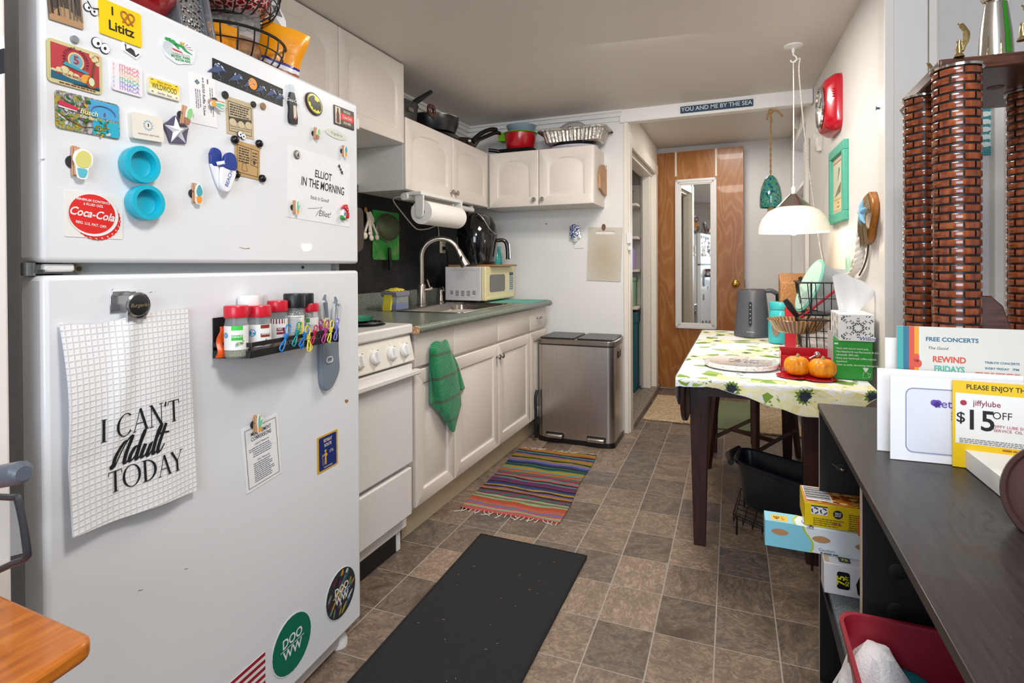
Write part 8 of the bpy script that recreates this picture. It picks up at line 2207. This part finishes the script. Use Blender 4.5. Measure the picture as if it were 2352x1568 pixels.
# red bin with cloths in the near bay
bz0=.337
Rz=.60
bl_,bf_=oz(1921,1395,Rz),None
rb0=oz(1921,1396,Rz)
rbx0,rby1=rb0.x,rb0.y
rbx1,rby0=rbx0+.33,rby1-.40
rbin=thing('red_bin','open dark red plastic bin standing in near shelf bay','bin',((rbx0+rbx1)/2,(rby0+rby1)/2,bz0+.001))
rpl=mat('crimson_plastic','#8c1528',.38)
m=MB(rpl,Matrix.Translation(((rbx0+rbx1)/2,(rby0+rby1)/2,0)))
w,d=rbx1-rbx0,rby1-rby0
rings=[[m.v((x*s,y*s,z))for x,y in rrpoly(w,d,.03,seg=5)]for s,z in((.86,bz0+.001),(.87,bz0+.004),(.955,Rz-.012),(1.0,Rz-.010),(1.0,Rz),(.965,Rz),(.955,Rz-.006),(.86,bz0+.012))]
m.f(rings[0][::-1]);m.f(rings[-1])
for A,B in zip(rings[:-1],rings[1:]):
 for i in range(len(A)):m.f([A[i],A[(i+1)%len(A)],B[(i+1)%len(B)],B[i]])
m.obj('body',rbin,smooth=35)
ck_=mk('terry_white',lambda t:(t.set(color='#e2dedf',rough=.95),t.bump(t.noise(t.obj(),260,2)[0],.6,.003)))
ct=mk('terry_teal',lambda t:(t.set(color='#1796a6',rough=.95),t.bump(t.noise(t.obj(),260,2)[0],.8,.004)))
cq=oz(1962,1475,.545)
m=MB(ck_,Matrix.Translation((cq.x+.022,cq.y-.06,.36)))
m.lathe([(.085,0),(.085,.10),(.06,.17),(.025,.215),(.0,.222)],22,sx=.8,wob=lambda a,z:1+.12*math.sin(5*a+20*z));tag(m.obj('white_cloth'),'bunched white cloth poking up in the red bin','cloth')
q=oz(2010,1555,.50)
m=MB(ct,Matrix.Translation((q.x+.02,q.y-.05,.36)))
m.lathe([(.095,0),(.09,.1),(.07,.155),(.035,.175),(0,.18)],22,wob=lambda a,z:1+.1*math.sin(4*a+25*z));tag(m.obj('teal_cloth'),'teal terry cloth bunched beside the white cloth in bin','cloth')
# ----- mail standing on the unit
def sheet_q(name,label,cat,quad_px,y0,tilt,draw,cm,th=.0025,z0=KZ+.001,grp='mail standing on the shelf unit'):
 """upright sheet: bottom edge on the board, plane through the bottom edge"""
 (ax,ay),(bx2,by2)=quad_px[0],quad_px[1]
 a=oz(ax,ay,z0);b=oz(bx2,by2,z0)
 return a,b
def card(name,label,cat,a,b,wid,hgt,lean,cm,draw=None,th=.002,lift=0):
 """a: bottom left point on the board, b: another point along the bottom edge"""
 u_=(b-a);u_.z=0;u_.normalize();n=Vector((u_.y,-u_.x,0));v_=(Vector((0,0,1))-n*lean).normalized()
 T=frame(a+Vector((0,0,lift)),u_,v_,u_.cross(v_))
 m=MB(cm,T);m.box((0,0,-th),(wid,hgt,0))
 if draw:draw(m,wid,hgt,.0004)
 return tag(m.obj(name),label,cat,'mail standing on the shelf unit')
zk=KZ+.0012
def hpx(a,py):return(CAMZ+(CY-py)/FPX*(a.dot(BF)-0))-zk
# back letter, flyer, envelopes, coupon book
A1=Vector((.268,1.372,zk));B1=Vector((.60,1.372,zk))
def d_fly(m,w,h,z):
 x0=0
 for c,a,b in(('#4aa6a4',0,.011),('#2f6f8c',.011,.021),('#d8523e',.021,.030),('#ee9e2e',.030,.038)):rect(m,C(c,.5),a,0,b,h,z)
 rect(m,C('#dcdad2',.6),.040,0,w*.52,h,z)
 m.m(C('#2f6a86')).text('FREE CONCERTS',w*.22,h*.9,.0115,z+E_,bold=.03)
 m.m(ink_k).text('The Good',w*.165,h*.83,.008,z+E_,shear=.3)
 m.m(C('#d8523e')).text('REWIND',w*.21,h*.74,.0165,z+E_,bold=.035,sx=.85);m.m(C('#5ab09a')).text('FRIDAYS',w*.21,h*.665,.0165,z+E_,bold=.035,sx=.8)
 m.m(C('#d8523e')).rrect(.018,.016,.006,z,z+E_,w*.08,h*.70);m.rrect(.010,.018,.005,z,z+E_,w*.08,h*.745)
 m.m(C('#2f6a86')).text('TRIBUTE CONCERTS',w*.41,h*.735,.0058,z+E_,bold=.03);m.text('EVERY FRIDAY   7PM',w*.41,h*.69,.0058,z+E_,bold=.03)
 m.m(C('#d88a7a')).lines(w*.31,w*.5,[h*.65],.004,z+E_)
 rect(m,C('#d5dde0'),w*.19,h*.30,w*.39,h*.55,z+E_)
 for x,c in((.225,'#7c97a4'),(.29,'#d8523e'),(.35,'#3f6a86')):disc(m,C(c),w*x,h*.37,w*.024,h*.07,z+2*E_);disc(m,C('#caa07a'),w*x,h*.46,w*.009,h*.028,z+3*E_)
 m.m(C('#d8402e')).text("Bally's",w*.69,h*.79,.042,z+E_,shear=.25,bold=.008);m.text('ATLANTIC CITY',w*.72,h*.69,.009,z+E_);m.text('B',w*.57,h*.46,.036,z+E_,shear=.3)
 m.m(C('#8a8a90')).lines(w*.56,w*.9,[h*.63,h*.58,h*.54],.004,z+E_);m.m(C('#d8806e')).lines(w*.63,w*.8,[h*(.50-.035*k)for k in range(5)],.004,z+E_)
q1=oy(2060,748,1.372);q2=oy(2352,795,1.372)
card('flyer','concert flyer with rainbow striped edge at back of the mail','flyer',Vector((q1.x,1.372,zk)),Vector((q1.x+.3,1.365,zk)),.42,q1.z-zk,-.0,C('#eeeef0',.6),d_fly,.003)
q1=oy(2033,775,1.40);card('envelope','plain white envelope at far left behind the flyer','envelope',Vector((q1.x,1.40,zk)),Vector((q1.x+.3,1.40,zk)),.24,q1.z-zk,0,C('#f0f0f2',.6),None,.003)
q1=oy(2015,845,1.335);q2=oz(2030,1030,zk)
card('envelope','plain white envelope directly behind the window envelope','envelope',Vector((q1.x,1.335,zk)),Vector((q1.x+.3,1.335,zk)),.235,q1.z-zk,0,C('#f1f1f4',.6),None,.003)
aL,aR=oz(2045,1053,zk),oz(2180,1066,zk)
def d_aet(m,w,h,z):
 rect(m,C('#e4e6ee',.3),w*.12,h*.12,w*.96,h*.86,z)
 m.m(C('#8f92b8'));m.tube([(x+w*.54,y+h*.49,z+E_)for x,y in rrpoly(w*.86,h*.76,.012)],.0009,5,closed=True)
 m.m(C('#6a4ab0')).text('aetna',w*.31,h*.70,.022,z+E_,align='LEFT',bold=.01);disc(m,C('#6a4ab0'),w*.305,h*.71,.006,.006,z+E_);disc(m,C('#6a4ab0'),w*.33,h*.71,.006,.006,z+E_);pol(m,C('#6a4ab0'),[(w*.28,h*.70),(w*.355,h*.70),(w*.318,h*.65)],z+E_)
 m.m(C('#7a7e94')).lines(w*.42,w*.7,[h*.60,h*.565,h*.53],.003,z+E_);m.lines(w*.62,w*.9,[h*.33,h*.24,h*.2,h*.16],.003,z+E_)
uL=(aR-aL);uL.z=0
card('envelope','white window envelope printed with purple heart and aetna','envelope',aL,aL+uL,.235,oy(2035,862,aL.y+.001).z-zk,0,C('#f4f4f6',.5),d_aet,.003)
yl=oz(2188,1070,zk)
def d_cpn(m,w,h,z):
 m.m(C('#2a2414')).text('PLEASE ENJOY THESE SAVINGS AND COMPLIMENTS',.02,h*.935,.0125,z,align='LEFT',bold=.012,sx=.85)
 rect(m,C('#f0eeea'),.004,h*.28,w*.49,h*.86,z);rect(m,C('#f0eeea'),w*.5,h*.28,w,h*.86,z)
 m.m(C('#e0b21a'));
 for k in range(40):rect(m,C('#d9ac14'),w*.4935,h*(.28+.0145*k),w*.4975,h*(.287+.0145*k),z+E_)
 for x0 in(0,w*.5):
  m.m(C('#8c2c4a')).text('jiffylube',x0+.050,h*.755,.0145,z+E_,bold=.01,sx=.9);disc(m,C('#b02a3a'),x0+.016,h*.75,.005,.005,z+E_)
 m.m(ink_k).text('$',.012,h*.575,.027,z+E_,bold=.01);m.text('15',.040,h*.55,.052,z+E_,bold=.015,sx=.9);m.text('OFF',.072,h*.63,.019,z+E_,sx=.85);m.text('10',w*.5+.04,h*.56,.052,z+E_,bold=.015)
 m.m(C('#b0506a')).text('JIFFY LUBE SIGNATURE',.098,h*.51,.0072,z+E_,bold=.012);m.text('SERVICE  OIL CHANGE',.096,h*.465,.0072,z+E_,bold=.012)
 m.m(C('#8a8a90')).lines(.01,w*.46,[h*.335,h*.315,h*.295],.002,z+E_,.1);m.lines(w*.52,w*.9,[h*.40,h*.335,h*.315],.002,z+E_,.1);m.m(C('#b0601a')).lines(w*.25,w*.6,[h*.25,h*.2],.003,z+E_)
cw=.29
card('coupon_book','yellow coupon book showing 15 OFF in front of envelopes','booklet',yl,yl+Vector((.3,-.03,0)),cw,oy(2178,872,yl.y).z-zk,.0,C('#f0c60a',.35),d_cpn,.004)
# white card tray
b0,b1,b2,b3=oz(2255,1100,zk),oz(2200,1030,zk+.0),None,None
p0=oz(2268,1104,zk);
wtray=MB(C('#ecebe4',.5));d0=(oz(2268,1104,zk)-oz(2205,1050,zk));
f0=oz(2210,1068,zk);f1=oz(2275,1122,zk)
m=wtray;e_=(f1-f0);e_.z=0;en=Vector((-e_.y,e_.x,0)).normalized()*-.0
perp=Vector((e_.y,-e_.x,0)).normalized();perp=perp if perp.x>0 else-perp
def tp(a,b,z):q_=f0+e_*a+perp*b;return(q_.x,q_.y,zk+z)
m.hexa([tp(0,0,0),tp(1.4,0,0),tp(1.4,.09,0),tp(0,.09,0),tp(0,0,.034),tp(1.4,0,.034),tp(1.4,.09,.034),tp(0,.09,.034)])
tag(m.obj('card_box',bevel=.001),'small white card box leaning behind the round brown speaker','box')
# round brown speaker
spk=thing('round_speaker','round dark brown speaker with fabric face at right edge','speaker',(.44,1.1,zk))
sc_=oz(2380,1215,zk);
ctr=Vector((.425,1.0,zk+.055));
nface=(CAM-ctr);nface.z*=.2;nface=(nface.normalized()+Vector((-.35,-.1,.45))).normalized()
xa_=Vector((0,0,1)).cross(nface).normalized();T=frame(ctr,xa_,nface.cross(xa_),nface)
brs=mat('brown_speaker_shell','#3e2622',.35);fab=mk('brown_speaker_cloth',lambda t:(t.set(color='#4a2c2a',rough=.8),t.bump(t.voro(t.obj(),900)[0],.4,.001)))
MB(brs,T).lathe([(0,-.026),(.064,-.026),(.077,-.016),(.079,.004),(.076,.010),(.070,.011),(.068,.007),(0,.007)],56).obj('shell',spk)
MB(fab,T).lathe([(.0685,.007),(.065,.010),(.04,.013),(0,.014)],48).obj('grille',spk)
MB(brs).cyl((ctr.x+.02,ctr.y+.02,zk),(ctr.x+.015,ctr.y+.015,zk+.03),.03,.02,n=20).obj('stand',spk)
# ----- brick column trophy
tr=thing('column_trophy','tall trophy with brick pattern columns and walnut deck','trophy',(.54,1.55,KZ))
wal=mk('walnut_veneer',lambda t:t.set(color=t.ramp(t.noise(t.mapp(t.obj(),(8,60,60)),3,5)[0],[(.3,'#3a2018'),(.7,'#5d3728')]),rough=.3))
gold=mat('trophy_gold','#d9c48a',.15,1);silv=mat('trophy_silver','#dedcd4',.12,1)
cols=[]
cpx=((2202,1.44),(2124,1.655))
c1=oy(2197,450,1.44);c2=oy(2122,450,1.655)
rc=.5*93/FPX*c1.dot(BF)
c1,c2=Vector((c1.x,1.44,0)),Vector((c2.x,1.655,0))
c3=Vector((c2.x+.215,c2.y+.02,0));q=oy(2312,450,1.70);c3=Vector((q.x+rc,1.70,0));c4=c1+(c3-c2)
ztop_=zpx(172,c1.x,c1.y)
cols=[c1,c2,c3,c4]
bz_=KZ+.001
MB(wal).hexa([tuple(v)for v in[(min(c1.x,c2.x)-.075,c1.y-.075,bz_),(c4.x+.075,c4.y-.075,bz_),(c3.x+.075,c3.y+.075,bz_),(c2.x-.075,c2.y+.075,bz_),(min(c1.x,c2.x)-.065,c1.y-.065,bz_+.04),(c4.x+.065,c4.y-.065,bz_+.04),(c3.x+.065,c3.y+.065,bz_+.04),(c2.x-.065,c2.y+.065,bz_+.04)]]).obj('base',tr,bevel=.004)
def brickm(t):
 w=t.white(t.mapp(t.obj(),(1,1,30)))
 n=t.noise(t.mapp(t.obj(),(30,30,6)),3,4)[0]
 t.set(color=t.ramp(n,[(.3,'#5c2410'),(.55,'#86401f'),(.75,'#a05a2a')]),rough=.16,coat=.6)
brick_m=mk('glossy_brick',brickm);mort=mat('dark_mortar','#171310',.4)
def column(c,i):
 z0,z1=bz_+.045,ztop_-.006
 n=42;rh_=(z1-z0)/n
 m=MB(mort,Matrix.Translation((c.x,c.y,0))).lathe([(0,z0),(rc*.93,z0),(rc*.93,z1),(0,z1)],32)
 m.m(brick_m)
 for k in range(n):
  for j in range(6):
   a0=2*PI*j/6+(PI/6 if k%2 else 0)+.045+i*.3;a1=a0+2*PI/6-.09
   zz0,zz1=z0+k*rh_+.0022,z0+(k+1)*rh_-.0022
   m.lathe([(rc*.92,zz0),(rc*.985,zz0+.0003),(rc,zz0+.002),(rc,zz1-.002),(rc*.985,zz1-.0003),(rc*.92,zz1)],5,a0=a0,a1=a1)
 m.obj('column',tr,smooth=50)
 MB(silv,Matrix.Translation((c.x,c.y,0))).lathe([(rc*.9,z1-.001),(rc*1.09,z1),(rc*1.1,z1+.005),(rc*.9,z1+.006)],32).obj('cap_ring',tr)
for i,c in enumerate(cols):column(c,i)
dk0=[oz(2066,257,ztop_),oz(2157,166,ztop_)]
d1=Vector((c2.x-.085,c2.y+.085,0));d2=Vector((min(c1.x,c2.x)-.08,c1.y-.05,0));d3=Vector((c1.x-.03,c1.y-.10,0));d4=Vector((c4.x+.05,c4.y-.10,0));d5=Vector((c4.x+.1,c4.y-.04,0));d6=Vector((c3.x+.085,c3.y+.085,0))
d1=Vector((dk0[0].x,dk0[0].y,0));d2=Vector((dk0[1].x,dk0[1].y,0));
MB(wal).prism([(p.x,p.y)for p in(d1,d2,Vector((c4.x+.05,d2.y+.02,0)),Vector((c4.x+.10,c4.y,0)),Vector((c3.x+.09,d1.y+.06,0)),Vector((c2.x,d1.y+.06,0)))],ztop_,ztop_+.028).obj('deck',tr,bevel=.004)
hq=oz(2286,201,ztop_)
MB(C('#5a3a22')).cyl((hq.x,hq.y,ztop_-.0015),(hq.x,hq.y,ztop_+.001),.016,n=20).obj('deck_hole',tr)
zd=ztop_+.0285
def eagle(px,py,y,s,label):
 q_=oy(px,py,y);m=MB(gold,Matrix.Translation((q_.x,y,zd)))
 m.lathe([(0,0),(.016*s,0),(.014*s,.006*s),(.008*s,.014*s),(.010*s,.03*s),(.007*s,.045*s),(.008*s,.055*s),(0,.06*s)],14)
 m.tube(smooth([(.008*s,0,.02*s),(.018*s,.0,.05*s),(.02*s,.0,.08*s),(.008*s,0,.105*s),(-.004*s,0,.115*s)],4),[.007*s]*4+[.010*s]*5+[.008*s]*5+[.003*s]*3,6)
 m.obj('winged_figure',tr)
eagle(2203,130,1.46,.62,'');eagle(2130,180,1.67,.5,'');eagle(2349,110,1.40,.6,'')
sx_,sy_=oy(2287,120,1.50).x,1.50
m=MB(silv,Matrix.Translation((sx_,sy_,zd)));m.lathe([(0,0),(.031,0),(.028,.05),(.020,.115),(.016,.118),(.022,.122),(.026,.13),(.02,.14),(.028,.15),(.06,.18),(.075,.25),(.07,.25),(.05,.18),(0,.16)],32).obj('cup',tr)
m=MB(C('#3f9a2e',.2,metal=.5),Matrix.Translation((sx_,sy_,zd)));m.lathe([(.0315,.002),(.0285,.05),(.0205,.114)],3,a0=-1.35,a1=-.95);m.lathe([(.0315,.002),(.0285,.05),(.0205,.114)],3,a0=1.2,a1=1.6);m.obj('cup_stripe',tr)
# wooden plaque with gold plate between the columns
pq=thing('gold_plaque','walnut plaque with gold plate between the trophy columns','plaque',(.52,1.53,bz_+.041))
pc_=oy(2262,760,1.50)
T=frame((oy(2236,790,1.52).x-.01,1.50,bz_+.041),(1,0,0),Vector((0,.12,1)).normalized(),Vector((0,-1,.12)).normalized())
ph=zpx(692,pc_.x,1.52)-bz_-.041;xx=oy(2296,692,1.52).x-oy(2236,790,1.52).x
MB(wal,T).prism([(-.06,0),(xx+.085,0),(xx+.02,ph*.92),(xx,ph),(-.06,ph)],-.02,0).obj('back',pq,bevel=.003)
m=MB(C('#b08a3a',.25,metal=.8),T);m.prism([(-.055,.002),(xx*.75,.002),(xx*.5,ph*.9),(-.055,ph*.9)],.0,.001);m.m(C('#6a4a1c')).text('WILDWOOD',-.005,ph*.55,.022,.0014,sx=.9);m.text('2019',-.0,ph*.38,.016,.0014)if 0 else None
m.obj('plate',pq)
# teal sign on the wall behind
c0,c1_=oy(2246,243,WY+.028),oy(2289,355,WY+.028)
ts=thing('teal_sign','teal wood sign with white shell bullets on far wall','sign',((c0.x+c1_.x)/2,WY+.02,c1_.z))
sx0,sx1=c0.x,c1_.x+.10
tealw=mk('teal_plank',lambda t:t.set(color=t.ramp(t.noise(t.mapp(t.obj(),(3,3,60)),3,4)[0],[(.3,'#2c7c84'),(.7,'#4fa3a6')]),rough=.6))
MB(tealw).box((sx0-.02,WY+.02,c1_.z),(bx(2290),WY+.029,c0.z+.02)).obj('board',ts,bevel=.001)
m=MB(C('#e6efe8'),frame((0,WY+.0195,0),(1,0,0),(0,0,1),(0,-1,0)))
for k,ch in enumerate(('Co','A','Bo','D','Go')):
 z=oy(2262,262+17.5*k,WY+.02).z;m.ell(.015,.009,0,.001,oy(2263,262,WY+.02).x,z,12);m.text(ch[0],oy(2281,262,WY+.02).x,z,.035,.0005)
m.obj('print',ts)
# ----- near left: orange table corner, grey trolley
og=mk('orange_stained_wood',lambda t:t.set(color=t.ramp(t.noise(t.mapp(t.obj(),(30,4,30),(0,0,.3)),2.5,5,.6)[0],[(.25,'#9c5212'),(.5,'#c26a18'),(.75,'#d98a2c')]),rough=.32,coat=.25))
oz_=.75
P_=[oz(217,1450,oz_),oz(0,1355,oz_),oz(228,1470,oz_),oz(84,1568,oz_)]
cor=(P_[0]+P_[2])/2
e1=(P_[1]-P_[0]);e1.z=0;e1.normalize();e2=(P_[3]-P_[2]);e2.z=0;e2.normalize()
ot_=thing('orange_table','orange stained wooden table corner at lower left foreground','table',(cor.x-.3,cor.y-.35,0))
def rp2(a,b):q_=cor+e1*a+e2*b;return(q_.x,q_.y)
rcv=.018
poly_=[rp2(rcv*(1-math.sin(a)),rcv*(1-math.cos(a)))for a in(PI/2*i/6 for i in range(7))]+[rp2(.0,.62),rp2(.7,.62),rp2(.7,0)]
MB(og).prism(poly_,oz_-.022,oz_).obj('tabletop',ot_,bevel=.006,seg=3)
for a,b in((.12,.1),(.62,.1),(.62,.55),(.12,.55)):
 q_=rp2(a,b);MB(og).box((q_[0]-.022,q_[1]-.022,0),(q_[0]+.022,q_[1]+.022,oz_-.022)).obj('leg',ot_,bevel=.003)
gt=thing('grey_trolley','grey handled clear bin trolley at far left edge','trolley',(-1.15,.44,0))
gm_=mat('slate_grey_handle','#5d646e',.35);gy_=.40
h1,h0=oy(55,1087,gy_-.04),oy(-60,1105,gy_-.04)
MB(gm_).tube([h0,h1+Vector((-.006,0,0)),h1],[.013,.013,.008],12).obj('handle',gt)
wp_=[oy(*k,gy_)for k in((-60,1140),(26,1142),(42,1152),(62,1258),(58,1282),(30,1294),(-50,1330))]
MB(mat('dark_wire_frame','#2c2e33',.4)).tube(smooth(wp_,4),.0042,8).obj('rim',gt)
clr=mk('frosted_bin',lambda t:t.set(color='#dfe3e4',rough=.25,alpha=.35))
m=MB(clr);m.poly([tuple(p+Vector((0,.003,0)))for p in wp_])if 0 else m.hexa([tuple(oy(-60,1300,gy_+.005)),tuple(oy(52,1270,gy_+.005)),tuple(oy(52,1270,gy_+.005)+Vector((-.1,.0,0))),tuple(oy(-60,1300,gy_+.005)+Vector((-.1,.0,0))),tuple(oy(-60,1146,gy_+.005)),tuple(oy(36,1150,gy_+.005)),tuple(oy(36,1150,gy_+.005)+Vector((-.1,.0,0))),tuple(oy(-60,1146,gy_+.005)+Vector((-.1,.0,0)))])
m.obj('bin',gt)
q_=oy(-40,1300,gy_);MB(gm_).tube([(q_.x-.05,gy_,0.003),(q_.x-.05,gy_,h0.z)],.012,10).obj('post',gt)
# white curled paper hanging on the wall end, pale curtain strip beside it
cpp=thing('hanging_paper','white curled paper holder with dark inside at far left','paper',oy(10,200,.44))
m=MB(C('#e9e9f2',.6));y_=.455
pts_=[oy(*k,y_)for k in((-30,92),(18,88),(26,130),(22,180),(2,250),(-30,270))]
m.grid(lambda a,b:(lambda p:(p.x,p.y-.02*math.sin(PI*a)-.004,p.z))(pts_[0].lerp(pts_[1],a).lerp(pts_[5].lerp(pts_[4],a),b)+Vector(((.008 if a>.5 else 0)*math.sin(PI*b),0,0))),10,12,.0015);m.obj('sheet',cpp)
MB(C('#2a2a30',.6)).box(oy(-6,170,y_-.03),oy(13,112,y_-.028)).obj('dark_inside',cpp)
